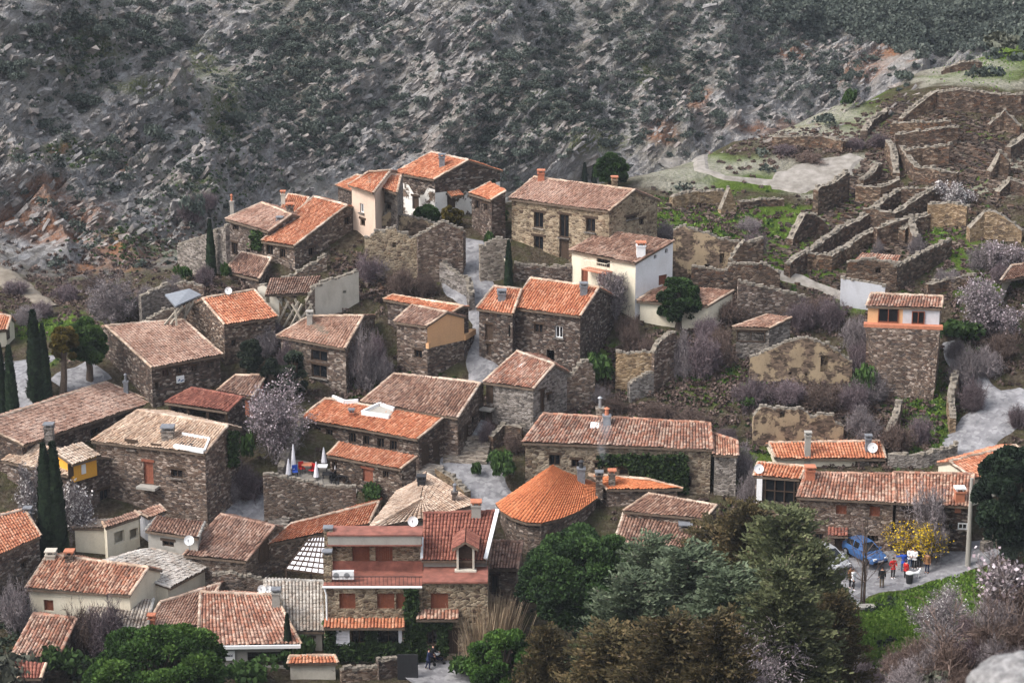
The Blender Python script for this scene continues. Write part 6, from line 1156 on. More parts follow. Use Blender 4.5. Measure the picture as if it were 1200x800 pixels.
# blossoming almonds
def almond(label, base, c, rx, ry, mat='blossom', n=2600, size=.13, name='almond_tree', pt=None, twig='twig', lean=0):
    p = pt or ground(*base); k = mpp(p); cc = at_y(c[0], c[1], p.y) - p; R_, Hh = rx * k, ry * k; root = empty(name, p - UP * .1, label, 'tree')
    H_ = cc.z + Hh; S, E, a, b, t_ = twig_skeleton(5, H_ * .85, R_ / H_ * 1.5, 3, 4, .35, .16); sc = np.array([R_ / max(np.percentile(np.abs(E[:, 0]), 97), .1), R_ / max(np.percentile(np.abs(E[:, 1]), 97), .1), H_ / max(np.percentile(E[:, 2], 98), .1)]); sh = np.array([cc.x, 0, 0]) * np.clip(E[:, 2:3] * sc[2] / H_, 0, 1)
    link('branches', mesh3('branches', ribbons(S * sc, E * sc, np.maximum(a, .035), np.maximum(b, .025)), twig), root, False)
    P = np.r_[E, E][rng.integers(0, 2 * len(E), n)] * sc; P = P[P[:, 2] > H_ * .22]; P = P + rng.normal(size=P.shape) * .12; link('blossom', mesh3('blossom', leaves(P, size, rng.uniform(0, 1, len(P))), mat), root, False); return root
almond('grey pink blossoming tree between the red shed and the restaurant', (316, 532), (316, 487), 34, 36, n=3800)
almond('white blossoming tree behind the tall pair of cypresses', (90, 632), (96, 592), 22, 22, 'blossom_white', 1700)
almond('white blossoming branches left of the tall pair of cypresses', (36, 615), (38, 578), 16, 26, 'blossom_white', 1200)
almond('large pale pink blossoming tree on the right slope beside the orange fronted house', (1165, 396), (1165, 360), 32, 28, n=3800)
almond('small pale blossom above the large pink tree at the right edge', (1175, 318), (1175, 302), 26, 18, n=1500)
almond('white blossoming shrub in the middle of the ruins', (1120, 240), (1122, 226), 20, 12, 'blossom_white', 1500)
almond('pink blossoming tree at the bottom right between rusty conifers', (880, 850), (878, 775), 60, 38, n=4200, size=.10)
almond('white blossoming bush on the lawn bank at the lower right', (1100, 765), (1104, 722), 30, 26, 'blossom_white', 1300, .09)
almond('pale blossoming bush at the right border of the lawn', (1172, 725), (1172, 684), 26, 26, 'blossom', 1000, .09)
almond('leafless silvery tree in front of the row house wall', (1094, 656), (1096, 602), 22, 26, 'twig', 300, .06)
almond('leafless grey tree in front of the white house wall', (722, 378), (716, 347), 20, 26, 'twig', 200, .06)
almond('leafless pale tree behind the four window house', (128, 384), (128, 352), 30, 26, 'twig', 300, .08)
mi = almond('yellow flowering mimosa in front of the stone row house', (1076, 656), (1073, 629), 29, 17, 'mimosa', 6000, .11, 'mimosa_tree')
# reeds
p = ground(568, 766); n = 4200; b_ = rng.normal(size=(n, 2)) * np.array([.8, .6]); hh = rng.uniform(1.8, 4.6, n); tip = b_ * 1.35 + rng.normal(size=(n, 2)) * .28; S = np.c_[b_, np.zeros(n)]; Mid = np.c_[(b_ + tip) * .48, hh * .55]; E = np.c_[tip, hh]
o = link('reed_clump', mesh3('reed_clump', join(ribbons(S, Mid, np.full(n, .04), np.full(n, .05)), ribbons(Mid, E, np.full(n, .06), np.full(n, .015))), 'reed')); o.location = p; tag(o, 'tall clump of dry tan reeds beside the shuttered house', 'reeds')
# ivy on walls
def ivy(label, W, rects, n, off=.12, size=.24, mat='ivy'):
    P = []
    for (x0, y0, x1, y1, k) in rects:
        for _ in range(int(n * k)):
            x, y = random.uniform(x0, x1), random.uniform(y0, y1) + random.gauss(0, 1.2); u, z = W.uz(x + random.gauss(0, 1.0), y); P.append(W.P(u, z, off + random.random() * .22))
    P = np.array([tuple(q) for q in P]); o = link('ivy', mesh3('ivy', leaves(P, size, rng.uniform(0, 1, len(P))), mat)); tag(o, label, 'climbing plant'); return o
ivy('ivy covering the front of the ground floor of the shuttered house', lowL, [(380, 728, 495, 734, 1), (382, 734, 394, 770, .8), (398, 752, 476, 772, 2.0), (475, 690, 490, 772, 1.6), (430, 734, 441, 752, .6)], 900)
ivy('ivy on the right wing of the shuttered house beside the yard', lowR, [(488, 724, 528, 734, 1), (488, 730, 499, 772, 1), (514, 732, 524, 765, .7), (500, 756, 514, 766, .5)], 800)
ivy('ivy climbing the front of the long central house', H['long41'].W['f'], [(738, 532, 806, 560, 1), (780, 545, 806, 575, .8), (700, 532, 745, 545, .3)], 1500)
ivy('ivy climbing between the pink roofed and orange roofed houses', H['pinkL'].W['f'], [(296, 270, 308, 292, 1)], 260)
q_ = H['h23'].W['r']; ivy('dark ivy on the side wall of the house with the roof terrace', q_, [(266, 506, 276, 545, 1)], 500)
# leafy shrubs, each with its own words
for (x, b, wd, ht, kk, lab) in [(498, 592, 1, 1, None, None)]: pass
for (x, b, wd, ht, kk, lab) in [(430, 590, 36, 26, 'shrub_green', 'bright green bush beside the terrace wall window'), (585, 545, 34, 22, 'shrub_green', 'green bush beside the alley steps in front of the long house'), (597, 570, 44, 42, 'shrub_green', 'big dark green bush between the alley and the long house'), (559, 560, 16, 24, 'shrub_green', 'spiky green bush in the middle of the alley'),
        (700, 452, 46, 40, 'shrub_green', 'dense green hedge between the pointed gable ruin and the square ruin'), (571, 298, 18, 28, 'shrub_green', 'green bush on the alley wall below the tiled gate'), (292, 545, 22, 45, 'shrub_green', 'dark green creeper bush beside the house with the roof terrace'), (1092, 630, 26, 22, 'shrub_green', 'green bush between the mimosa and the utility pole'), (295, 800, 70, 34, 'shrub_green', 'green hedge in front of the bar terrace'), (345, 775, 50, 34, 'shrub_green', 'dark bushes under the eave of the bar'),
        (150, 372, 26, 26, 'shrub_green', 'round green bush behind the broken ruin with the sheet roof'), (905, 352, 36, 16, 'shrub_green', 'green bush on top of the retaining wall'), (1015, 465, 34, 40, 'shrub_green', 'green bush at the foot of the tall orange fronted house'), (1125, 402, 70, 30, 'shrub_green', 'low green bushes under the large pink tree'), (990, 128, 26, 24, 'shrub_green', 'lone olive green bush on the pale terrace'), (1180, 62, 60, 24, 'shrub_grey', 'grey leafy shrubs on the highest terrace at the right edge'), (15, 800, 60, 34, 'shrub_grey', 'grey green bush at the bottom left corner'), (70, 800, 70, 40, 'shrub_green', 'green bush between the corner roof and the bright pine'), (880, 480, 30, 20, 'shrub_green', 'small green bush left of the jagged ruin'), (545, 800, 50, 30, 'shrub_green', 'green bush at the bottom edge beside the paved yard'), (215, 330, 24, 22, 'shrub_green', 'dark green bush at the lower end of the grey garden wall'), (268, 332, 18, 26, 'shrub_green', 'ivy green bush beside the low lean-to house'), (590, 262, 16, 18, 'shrub_green', 'green bush right of the slim cypress by the annex')]:
    p = ground(x, b); k = mpp(p); plant('leafy_bush', lab, 'bush', None, kk + str(random.randrange(3)), wd / 2 * k, ht * k, pt=p)
# leafless shrubs
for (x, b, wd, ht, kk) in [(425, 455, 60, 80, 'twig'), (440, 440, 50, 60, 'twig_purple'), (405, 452, 40, 60, 'twig'), (450, 450, 40, 40, 'twig'), (430, 330, 60, 40, 'twig_purple'), (470, 345, 60, 40, 'twig_brown'), (500, 345, 50, 30, 'twig_brown'), (450, 320, 40, 30, 'twig'), (240, 335, 50, 30, 'twig_purple'), (205, 345, 50, 26, 'twig'), (170, 360, 50, 30, 'twig'), (120, 372, 50, 30, 'twig'),
        (310, 415, 60, 40, 'twig'), (320, 400, 50, 30, 'twig_purple'), (335, 440, 40, 50, 'twig_purple'), (290, 585, 80, 50, 'twig_purple'), (265, 590, 60, 40, 'twig'), (330, 600, 40, 30, 'twig_brown'), (740, 420, 60, 50, 'twig_brown'), (760, 425, 60, 40, 'twig_brown'), (735, 398, 50, 40, 'twig_brown'), (820, 440, 80, 60, 'twig_purple'), (845, 425, 60, 50, 'twig_brown'), (800, 440, 50, 60, 'twig'), (830, 395, 60, 30, 'twig_purple'), (860, 375, 60, 30, 'twig_brown'),
        (940, 385, 70, 40, 'twig_purple'), (975, 385, 70, 45, 'twig_purple'), (1000, 410, 60, 50, 'twig'), (960, 370, 60, 30, 'twig_brown'), (1010, 440, 60, 50, 'twig_purple'), (1020, 470, 70, 40, 'twig'), (880, 475, 80, 40, 'twig_purple'), (920, 470, 80, 30, 'twig_purple'), (965, 475, 80, 34, 'twig_brown'), (1000, 480, 70, 40, 'twig_purple'), (1010, 510, 70, 40, 'twig'), (1050, 530, 70, 44, 'twig_brown'), (1080, 520, 50, 40, 'twig_purple'), (1130, 450, 60, 50, 'twig'), (1140, 480, 60, 44, 'twig_purple'), (1155, 440, 60, 40, 'twig'), (1120, 420, 40, 30, 'twig'), (1175, 420, 70, 40, 'twig_brown'), (1190, 500, 50, 30, 'twig_purple'),
        (810, 500, 80, 26, 'twig_brown'), (770, 490, 70, 24, 'twig_brown'), (850, 520, 50, 24, 'twig_purple'), (870, 560, 60, 50, 'twig'), (880, 590, 50, 50, 'twig'), (780, 285, 60, 30, 'twig'), (885, 300, 60, 36, 'twig_purple'), (880, 270, 50, 20, 'twig'), (850, 375, 60, 30, 'twig_brown'), (1000, 175, 60, 16, 'twig_purple'), (1030, 172, 50, 20, 'twig_purple'), (1075, 300, 40, 30, 'twig'), (1030, 300, 24, 24, 'twig'), (1110, 335, 50, 26, 'twig'), (1150, 312, 70, 30, 'twig'), (1170, 330, 50, 26, 'twig_purple'), (920, 180, 60, 14, 'twig_purple'), (950, 190, 60, 14, 'twig_brown'),
        (225, 262, 60, 40, 'twig_purple'), (240, 245, 50, 24, 'twig_purple'), (20, 345, 60, 20, 'twig_purple'), (50, 372, 60, 24, 'twig_purple'), (80, 352, 60, 24, 'twig_purple'), (30, 380, 60, 26, 'twig'), (110, 340, 50, 22, 'twig_brown'), (130, 770, 90, 80, 'twig_purple'), (100, 765, 80, 70, 'twig_brown'), (20, 740, 70, 70, 'twig'), (160, 760, 60, 50, 'twig_brown'), (570, 520, 40, 34, 'twig_purple'), (600, 530, 40, 30, 'twig_brown'), (660, 452, 40, 20, 'twig'), (700, 470, 50, 24, 'twig'), (720, 480, 60, 20, 'twig_brown')]:
    p = ground(x, b); k = mpp(p) * .85; plant('bare_shrub', 'leafless grey purple shrub with tangled twigs growing among the houses and ruins', 'shrub', None, kk + str(random.randrange(3)), wd / 2 * k, ht * k * 1.15, GB, pt=p)
# thin scrub filling the village slopes (uncountable)
def scatter(name, label, spots, size, mats, per=18, n=None, lay=.35):
    P, Vv = [], []
    for (x, y, s_) in spots:
        p = ground(x, y)
        if on_path(p): continue
        c = np.array(p); k = per; d = _rand_dirs(k); d[:, 2] = np.abs(d[:, 2]); P.append(c + d * s_ * np.array([1, 1, .75]) * rng.uniform(.4, 1, k)[:, None]); Vv.append(np.clip(rng.uniform(.1, .8) + rng.normal(size=k) * .15, 0, 1))
    P = np.concatenate(P); o = link(name, mesh3(name, leaves(P, size, np.concatenate(Vv)), mats)); return tag(o, label, 'scrub', kind='stuff')
def spots(regs, smin, smax):
    out = []
    for (x, y, rx, ry, n) in regs:
        for _ in range(n): out.append((random.gauss(x, rx), random.gauss(y, ry), random.uniform(smin, smax)))
    return out
scatter('dark_scrub', 'dark green scrub spread over the rocky mountain', spots([(345, 75, 40, 60, 292), (400, 20, 60, 30, 168), (330, 110, 50, 34, 146), (390, 170, 40, 14, 90), (640, 60, 50, 55, 236), (600, 110, 50, 34, 146), (690, 130, 60, 26, 168), (570, 180, 34, 20, 78), (760, 40, 60, 40, 168), (800, 90, 40, 40, 123), (190, 40, 50, 30, 72), (70, 50, 50, 30, 67), (880, 60, 50, 45, 180), (960, 80, 46, 30, 168), (900, 20, 60, 20, 112), (60, 150, 60, 50, 67), (140, 230, 60, 40, 56), (520, 40, 60, 40, 50), (500, 130, 60, 30, 67), (250, 200, 30, 30, 45)], .35, 1.15), .26, 'shrub_hill', 60)
scatter('dense_wood', 'dense dark green wood covering the far slope at the upper right', spots([(1050, 14, 70, 16, 700), (1130, 26, 50, 18, 420), (980, 10, 40, 12, 260), (1180, 20, 40, 18, 200), (1080, 42, 26, 12, 120)], .8, 1.9), .45, 'shrub_hill', 70)
scatter('dry_scrub', 'low brown and grey scrub between the houses', spots([(760, 460, 60, 30, 390), (830, 430, 50, 30, 330), (960, 460, 60, 40, 390), (1040, 510, 40, 30, 210), (900, 360, 60, 16, 210), (440, 330, 50, 20, 240), (420, 450, 30, 15, 120), (250, 345, 40, 16, 135), (60, 350, 60, 20, 300), (120, 320, 60, 30, 270), (950, 180, 50, 16, 210), (850, 270, 50, 20, 180), (1140, 330, 50, 40, 300), (1170, 450, 30, 40, 180), (600, 500, 30, 30, 90), (700, 480, 60, 20, 180), (210, 280, 30, 20, 120), (1080, 190, 60, 40, 240), (860, 640, 60, 60, 210), (330, 580, 40, 20, 120)], .2, .55), .20, 'twig_brown', 22)
scatter('green_scrub', 'low green weeds on the village slopes', spots([(740, 450, 60, 30, 160), (850, 440, 40, 24, 110), (1085, 480, 26, 34, 140), (1080, 515, 30, 18, 90), (910, 300, 40, 30, 120), (820, 262, 60, 20, 140), (1000, 330, 60, 20, 100), (470, 455, 30, 14, 50), (70, 390, 40, 16, 90), (1060, 260, 60, 30, 120), (350, 600, 20, 10, 40), (870, 550, 16, 20, 50), (1140, 380, 40, 20, 90), (235, 220, 36, 24, 260), (268, 140, 16, 40, 300), (105, 58, 26, 22, 240), (80, 178, 40, 8, 120), (145, 285, 30, 14, 160), (660, 140, 50, 20, 160), (760, 85, 12, 26, 90), (1100, 700, 60, 30, 60)], .12, .36), .16, 'shrub_green', 16)
# broken slabs of the strata standing out of the rock face: one mass nobody could count
V_, F_, off = [], [], 0
_ax = np.array([math.cos(R(36)), 0, math.sin(R(36))])
for (x, y, rx, ry, n) in [(80, 120, 110, 80, 900), (150, 235, 70, 40, 330), (60, 250, 60, 40, 130), (480, 70, 70, 60, 800), (450, 160, 70, 40, 600), (560, 110, 50, 60, 500), (640, 130, 60, 40, 350), (740, 140, 60, 40, 450), (860, 90, 70, 50, 600), (980, 80, 50, 30, 350), (250, 60, 60, 60, 400), (330, 190, 60, 30, 350)]:
    for _ in range(n):
        p = ground(random.gauss(x, rx), random.gauss(y, ry))
        if p.y < 226: continue
        L_ = random.uniform(.22, .55) * random.choice([1, 1, 1, 1.5, 2.4]); a = _ax + rng.normal(size=3) * .22; a /= np.linalg.norm(a); b = np.cross(a, np.array([.1, -.8, .55]) + rng.normal(size=3) * .25); b /= np.linalg.norm(b); c = np.cross(a, b)
        q = cube * np.array([L_ * random.uniform(1.2, 2.2), L_ * random.uniform(.25, .5), L_ * random.uniform(.5, .9)]) * (1 + rng.uniform(-.3, .3, (8, 3))); V_.append(q[:, :1] * a + q[:, 1:2] * b + q[:, 2:] * c + np.array(p) + np.array([0, .12 * L_, -L_ * .16])); F_.append(cf + off); off += 8
t = NT('rock slabs'); t.color(t.mix(1, t.ramp(t.noise(t.pos(), 1.6, 6, .7), [(.32, (.085, .08, .078, 1)), (.5, (.215, .205, .20, 1)), (.7, (.36, .345, .34, 1))]), t.ramp(t.noise(t.pos(), .12, 3), [(.4, (1.05, .95, .88, 1)), (.6, g(1))]), 'MULTIPLY')); t.bump(t.noise(t.pos(), 4, 5), .6, .1)
tag(link('rock_slabs', np_mesh('rock_slabs', np.concatenate(V_), np.concatenate(F_), t.m)), 'broken tilted rock slabs all over the mountain side', 'rocks', kind='stuff')
# countable bushes on the mountain
GH = 'dark bushes on the rocky mountain'
big = [(120, 48, 26, 20, 'dark round bush standing alone on the grassy left spur'), (72, 14, 30, 34, 'tall dark bush at the top left corner'), (80, 32, 26, 20, 'dark bush below the tall one at the top left'), (125, 85, 22, 16, 'dark bush on the spur under the lone round one'), (208, 133, 24, 20, 'dark bush in the middle of the left rock slope'), (182, 170, 30, 26, 'brown green bush on the left rock slope'), (205, 65, 20, 16, 'bush in the ravine below the dark tree line'), (8, 95, 34, 24, 'dark bush cut by the left edge'), (280, 155, 34, 26, 'dark bush beside the stream'), (440, 73, 22, 18, 'bush on the bare grey slab left of the crag'), (495, 130, 20, 18, 'bush under the crag'), (370, 165, 40, 24, 'green bush above the pale slabs'), (225, 262, 36, 36, 'pale brown bush near the orange roofed house')]
for (x, b, wd, ht, lab) in big:
    p = ground(x, b); k = mpp(p); plant('hill_bush', lab, 'bush', None, 'shrub%d' % random.randrange(4), wd / 2 * k, ht * k, pt=p)
regs = [(345, 75, 45, 60, 44), (400, 25, 60, 30, 22), (330, 120, 50, 34, 20), (640, 70, 50, 55, 34), (600, 120, 50, 34, 20), (690, 140, 60, 26, 20), (570, 190, 30, 16, 12), (760, 50, 60, 40, 20), (190, 25, 30, 20, 22), (165, 40, 30, 14, 12), (60, 55, 40, 30, 20), (880, 60, 50, 45, 20), (960, 80, 46, 26, 14), (450, 140, 50, 30, 14), (60, 130, 50, 30, 6)]
for (x, y, rx, ry, n) in regs:
    for _ in range(n):
        p = ground(random.gauss(x, rx), random.gauss(y, ry)); s_ = random.uniform(.7, 1.55)
        if p.y < 232: continue
        plant('hill_bush', 'dark green scrub bush on the rocky mountain behind the village', 'bush', None, 'shrub%d' % random.randrange(4), s_, s_ * random.uniform(.9, 1.4), GH, pt=p, sink=.2)
# grass blades on the lawn and in the green patches
P = []
for (x, y, rx, ry, n) in [(1085, 720, 55, 26, 9000), (1130, 688, 40, 14, 4000), (1040, 735, 30, 24, 3000), (60, 385, 30, 8, 900), (850, 265, 40, 12, 1600), (1085, 490, 20, 26, 1800), (1095, 268, 16, 7, 900), (850, 448, 20, 12, 900), (1150, 75, 40, 12, 800), (800, 250, 30, 8, 600), (910, 295, 30, 10, 600)]:
    xs, ys = rng.normal(x, rx, n), rng.normal(y, ry, n); keep = rng.random(n) < .5
    for a, b in zip(xs[keep], ys[keep]):
        q = ground(a, b)
        if not on_path(q): P.append(tuple(q))
P = np.array(P); A = np.c_[rng.normal(size=(len(P), 2)) * .35, np.ones(len(P))]
o = link('grass', mesh3('grass', leaves(P + np.array([0, 0, .06]), .16, rng.uniform(.1, 1, len(P)), A, 1.4), 'grass')); tag(o, 'short grass tufts on the lawn and the green terraces', 'grass', kind='stuff')
# ---------------------------------------------------------------- small things
for nm, c in dict(red=(.45, .02, .02, 1), blue=(.02, .07, .36, 1), navy=(.012, .018, .05, 1), black=(.012, .012, .014, 1), jwhite=(.72, .72, .74, 1), jbrown=(.19, .09, .04, 1), khaki=(.17, .13, .09, 1), skin=(.48, .27, .19, 1), hair=(.025, .016, .012, 1), jeans=(.05, .10, .22, 1), carblue=(.06, .15, .36, 1), carsilver=(.42, .43, .45, 1), rubber=(.012, .012, .012, 1), teal=(.03, .33, .30, 1)).items():
    M[nm] = plain(nm, c, .28 if nm.startswith('car') else .8, .08, 5, .35 if nm.startswith('car') else 0, .5 if nm.startswith('car') else .2)
def skin_mesh(name, verts, edges, radii, root=0, sub=1):
    me = bpy.data.meshes.new(name); me.from_pydata(verts, edges, []); o = bpy.data.objects.new(name, me); COL.objects.link(o)
    md = o.modifiers.new('s', 'SKIN'); md.use_smooth_shade = True; me.skin_vertices or me.attributes
    if not me.skin_vertices:
        bm = bmesh.new(); bm.from_mesh(me); bm.verts.layers.skin.verify(); bm.to_mesh(me); bm.free()
    sv = me.skin_vertices[0].data
    for i, r in enumerate(radii): sv[i].radius = (r, r) if not isinstance(r, tuple) else r; sv[i].use_root = (i == root)
    o.modifiers.new('u', 'SUBSURF').levels = sub
    bpy.context.view_layer.update(); dg = bpy.context.evaluated_depsgraph_get(); r = bpy.data.meshes.new_from_object(o.evaluated_get(dg)); bpy.data.objects.remove(o); r.name = name
    return r
def pose(arms, legs=((.0, .0), (.0, .0)), lean=0):
    """arms: elbow and wrist offsets from the shoulder per side; legs: forward shift of knee and ankle; x right, -y front"""
    V = [(0, 0, .95), (0, lean * .5, 1.15), (0, lean, 1.36), (0, lean * 1.1, 1.47), (0, lean * 1.2 - .01, 1.55), (0, lean * 1.2 - .02, 1.64), (0, lean * 1.2 - .01, 1.72), (0, lean * 1.2 - .115, 1.61)]
    E = [(0, 1), (1, 2), (2, 3), (3, 4), (4, 5), (5, 6), (5, 7)]; Rr = [(.155, .12), (.14, .11), (.155, .115), .055, .062, .088, .055, .016]
    tor = list(range(0, 4)); arm, leg, hand = [], [], []
    for k, s_ in enumerate((-1, 1)):
        sh = Vector((s_ * .185, lean, 1.41)); el, wr = (Vector((a[0] * s_, a[1], a[2])) for a in arms[k]); i = len(V); hd = (wr - el).normalized()
        V += [tuple(sh), tuple(sh + el), tuple(sh + wr), tuple(sh + wr + hd * .07)]; E += [(2, i), (i, i + 1), (i + 1, i + 2), (i + 2, i + 3)]; Rr += [.068, .05, .034, .036]; arm += [i, i + 1, i + 2]
        sd = Vector((0, 1, 0)).cross(hd).normalized() if abs(hd.y) < .9 else Vector((1, 0, 0)); fw = hd.cross(sd)
        for f in range(5):
            b = sh + wr + hd * (.075 if f else .02) + fw * ((f - 2.5) * .018 if f else .04); L_ = (.05, .07, .08, .075, .055)[f]; j = len(V); V += [tuple(b + hd * L_ * .5 + fw * (.02 if not f else 0)), tuple(b + hd * L_ + sd * .02)]; E += [(i + 3 if f else i + 2, j), (j, j + 1)]; Rr += [.010, .008]
    for k, s_ in enumerate((-1, 1)):
        kn, an = legs[k]; i = len(V); V += [(s_ * .095, 0, .90), (s_ * .10, kn, .50), (s_ * .10, an, .09), (s_ * .11, an - .14, .035)]; E += [(0, i), (i, i + 1), (i + 1, i + 2), (i + 2, i + 3)]; Rr += [.092, .062, .044, .036]; leg += [i, i + 1, i + 2, i + 3]
    return V, E, Rr, arm, leg
def sub_mesh(name, P, ids, extra, sub=1, more=()):
    V, E, Rr, _, _ = P; mp_ = {v: i for i, v in enumerate(ids)}; v = [V[i] for i in ids]; e = [(mp_[a], mp_[b]) for a, b in E if a in mp_ and b in mp_]; r = [tuple(q + extra for q in Rr[i]) if isinstance(Rr[i], tuple) else Rr[i] + extra for i in ids]
    for (co, at_, rr) in more: e.append((mp_[at_], len(v))); v.append(co); r.append(rr)
    return skin_mesh(name, v, e, r, 0, sub)
DN = ((.05, 0, -.28), (.06, -.05, -.53)); OUT = ((.20, 0, -.12), (.44, -.05, -.08)); FW = ((.05, -.06, -.26), (-.02, -.28, -.32)); HIP = ((.12, .05, -.24), (.0, -.06, -.40))
POSES = {'stand': pose((DN, DN)), 'out': pose((DN, OUT)), 'talk': pose((FW, FW)), 'walk': pose((((.05, -.10, -.26), (.06, -.22, -.48)), ((.05, .1, -.26), (.06, .12, -.5))), ((-.14, -.12), (.08, .26))), 'hip': pose((HIP, FW), ((0, 0), (-.03, .02))), 'push': pose((((.06, -.12, -.24), (.02, -.36, -.30)),) * 2, ((-.10, -.06), (.06, .2)), -.05)}
PMX = {}
for k, P in POSES.items():
    body = skin_mesh('body', P[0], P[1], P[2]); tors = sub_mesh('jacket', P, [0, 1, 2] + [i for i in P[3]], .026, more=[((0, 0, .80), 0, (.185, .145))]); E2 = [0] + P[4][:3] + P[4][4:7]; tr_ = sub_mesh('trousers', P, E2, .014, more=[((0, 0, 1.06), 0, (.16, .125))])
    PMX[k] = (body, tors, tr_, P)
def ball(name, c, r, mat, sc=(1, 1, 1), n=10):
    bm = bmesh.new(); bmesh.ops.create_uvsphere(bm, u_segments=n, v_segments=n - 2, radius=r); me = bpy.data.meshes.new(name)
    for v in bm.verts: v.co = Vector((v.co.x * sc[0], v.co.y * sc[1], v.co.z * sc[2])) + Vector(c)
    bm.to_mesh(me); bm.free(); me.materials.append(M[mat]); me.polygons.foreach_set('use_smooth', [True] * len(me.polygons)); return me
def person(label, x, y, kk, top, low, face, h_=1.72, hair='hair', group=None):
    p = ground(x, y); root = empty('person', p, label, 'person', group, face); s_ = h_ / 1.74; body, tors, tr_, P = PMX[kk]; z = max(gz(p.x, p.y), p.z) + .12; root.location.z = z
    def add(nm, me, mat):
        if mat:
            me = me.copy(); me.materials.clear(); me.materials.append(M[mat])
        o = link(nm, me, root, False); o.scale = (s_,) * 3; return o
    add('body', body, 'skin'); add('jacket', tors, top); add('trousers', tr_, low); hy = P[0][5][1]
    add('hair', ball('hair', (0, hy + .02, 1.665), .10, hair, (.95, 1.0, .85)), None)
    for e in (-1, 1): add('eye', ball('eye', (e * .032, hy - .088, 1.63), .011, 'black', n=6), None)
    for e, i in ((0, 3), (1, 7)):
        a = Vector(P[0][P[4][i]]); add('shoe', ball('shoe', (a.x, a.y + .05, .045), .06, 'black' if low != 'black' else 'jwhite', (.85, 2.1, .75)), None)
    return root
RD = 'people on the paved road'
person('person in a white top and black trousers at the left end of the road', 1000, 692, 'walk', 'jwhite', 'black', .6)
person('person in a brown jacket half hidden behind the one in the white top', 996, 690, 'walk', 'jbrown', 'black', .4)
person('person in a black jacket and khaki trousers standing at the lawn edge', 1033, 690, 'stand', 'black', 'khaki', 3.0)
person('person in a red jacket with dark trousers in the middle of the road', 1046, 679, 'hip', 'red', 'black', .3)
person('person in a blue jacket and jeans pointing left with one arm', 1058, 672, 'out', 'blue', 'jeans', 3.1)
person('shorter person in a red jacket beside the litter bin', 1061, 680, 'stand', 'red', 'black', 2.2, 1.55)
person('person in a white jumper under the mimosa, left of the two in white', 1066, 667, 'talk', 'jwhite', 'jeans', .2); person('person in a white jacket and black trousers, right of the two in white', 1071, 668, 'talk', 'jwhite', 'black', -.4)
person('person in a black coat among the group under the mimosa', 1077, 667, 'stand', 'black', 'black', -.2); person('person in a brown jumper at the right end of the group', 1086, 673, 'stand', 'jbrown', 'navy', -.5)
person('person in a navy coat pushing a pushchair on the paved yard', 502, 786, 'push', 'navy', 'navy', -1.9 + 3.6); person('person in a black jacket leaning over the pushchair', 507, 781, 'push', 'black', 'black', 1.9)
# pushchair
p = ground(514, 779); r_ = empty('pushchair', p + UP * .1, 'dark pushchair with a pale hood on the paved yard', 'pushchair', None, .3); m = MB()
for s_ in (-.24, .24):
    m.bar((-.40, s_, .18), (.35, s_, .62), .035); m.bar((.35, s_, .12), (-.15, s_, .75), .035); m.bar((-.15, s_, .75), (-.5, s_, 1.02), .03)
m.bar((-.5, -.24, 1.02), (-.5, .24, 1.02), .03); m.build('frame', M['dark_metal'], r_, False); m = MB(); m.bar((-.15, 0, .48), (.3, 0, .42), .42, .06); m.bar((-.15, 0, .48), (-.3, 0, .92), .42, .06); m.build('seat', M['navy'], r_, False)
link('hood', ball('hood', (-.15, 0, .88), .27, 'jwhite', (1, .85, .7)), r_, False)
for cx in (-.38, .36):
    for s_ in (-.27, .27): m = MB(); m.tube([(cx, s_ - .02, .12), (cx, s_ + .02, .12)], .12, 14); m.build('wheel', M['rubber'], r_, False)
# dog: white, head up
V = [(-.30, 0, .50), (-.08, 0, .50), (.16, 0, .52), (.28, 0, .62), (.36, 0, .74), (.50, 0, .70), (-.42, 0, .56), (-.55, 0, .66)]; E = [(0, 1), (1, 2), (2, 3), (3, 4), (4, 5), (0, 6), (6, 7)]; Rr = [.10, .105, .13, .085, .08, .035, .03, .018]
for x in (-.30, .18):
    for s_ in (-.09, .09):
        i = len(V); V += [(x, s_, .42), (x + (.05 if x < 0 else 0), s_, .30), (x - (.07 if x < 0 else .01), s_, .17), (x - (.05 if x < 0 else 0), s_, .04), (x + .04, s_, .02)]; E += [(0 if x < 0 else 2, i), (i, i + 1), (i + 1, i + 2), (i + 2, i + 3), (i + 3, i + 4)]; Rr += [.07, .05, .028, .025, .024]
for s_ in (-.05, .05): i = len(V); V += [(.34, s_, .82), (.30, s_ * 1.7, .80)]; E += [(4, i), (i, i + 1)]; Rr += [.025, .015]
me = skin_mesh('body', V, E, Rr, 1); me.materials.append(M['jwhite']); p = ground(1073, 680); r_ = empty('dog', p + UP * .12, 'white dog standing beside the litter bin on the road', 'dog', None, .3); link('body', me, r_, False)
for s_ in (-1, 1): link('eye', ball('eye', (.42, s_ * .05, .76), .014, 'black', n=6), r_, False)
# litter bin
p = ground(1065.5, 684); r_ = empty('litter_bin', p + UP * .1, 'dark litter bin with a white top at the lawn edge', 'bin'); m = MB(); m.tube([(0, 0, 0), (0, 0, .75)], [.25, .29], 14); m.build('bin_body', M['dark_metal'], r_, False); m = MB(); m.tube([(0, 0, .76), (0, 0, .84), (0, 0, .88)], [.31, .31, .22], 14); m.build('lid', M['metal_white'], r_, False)
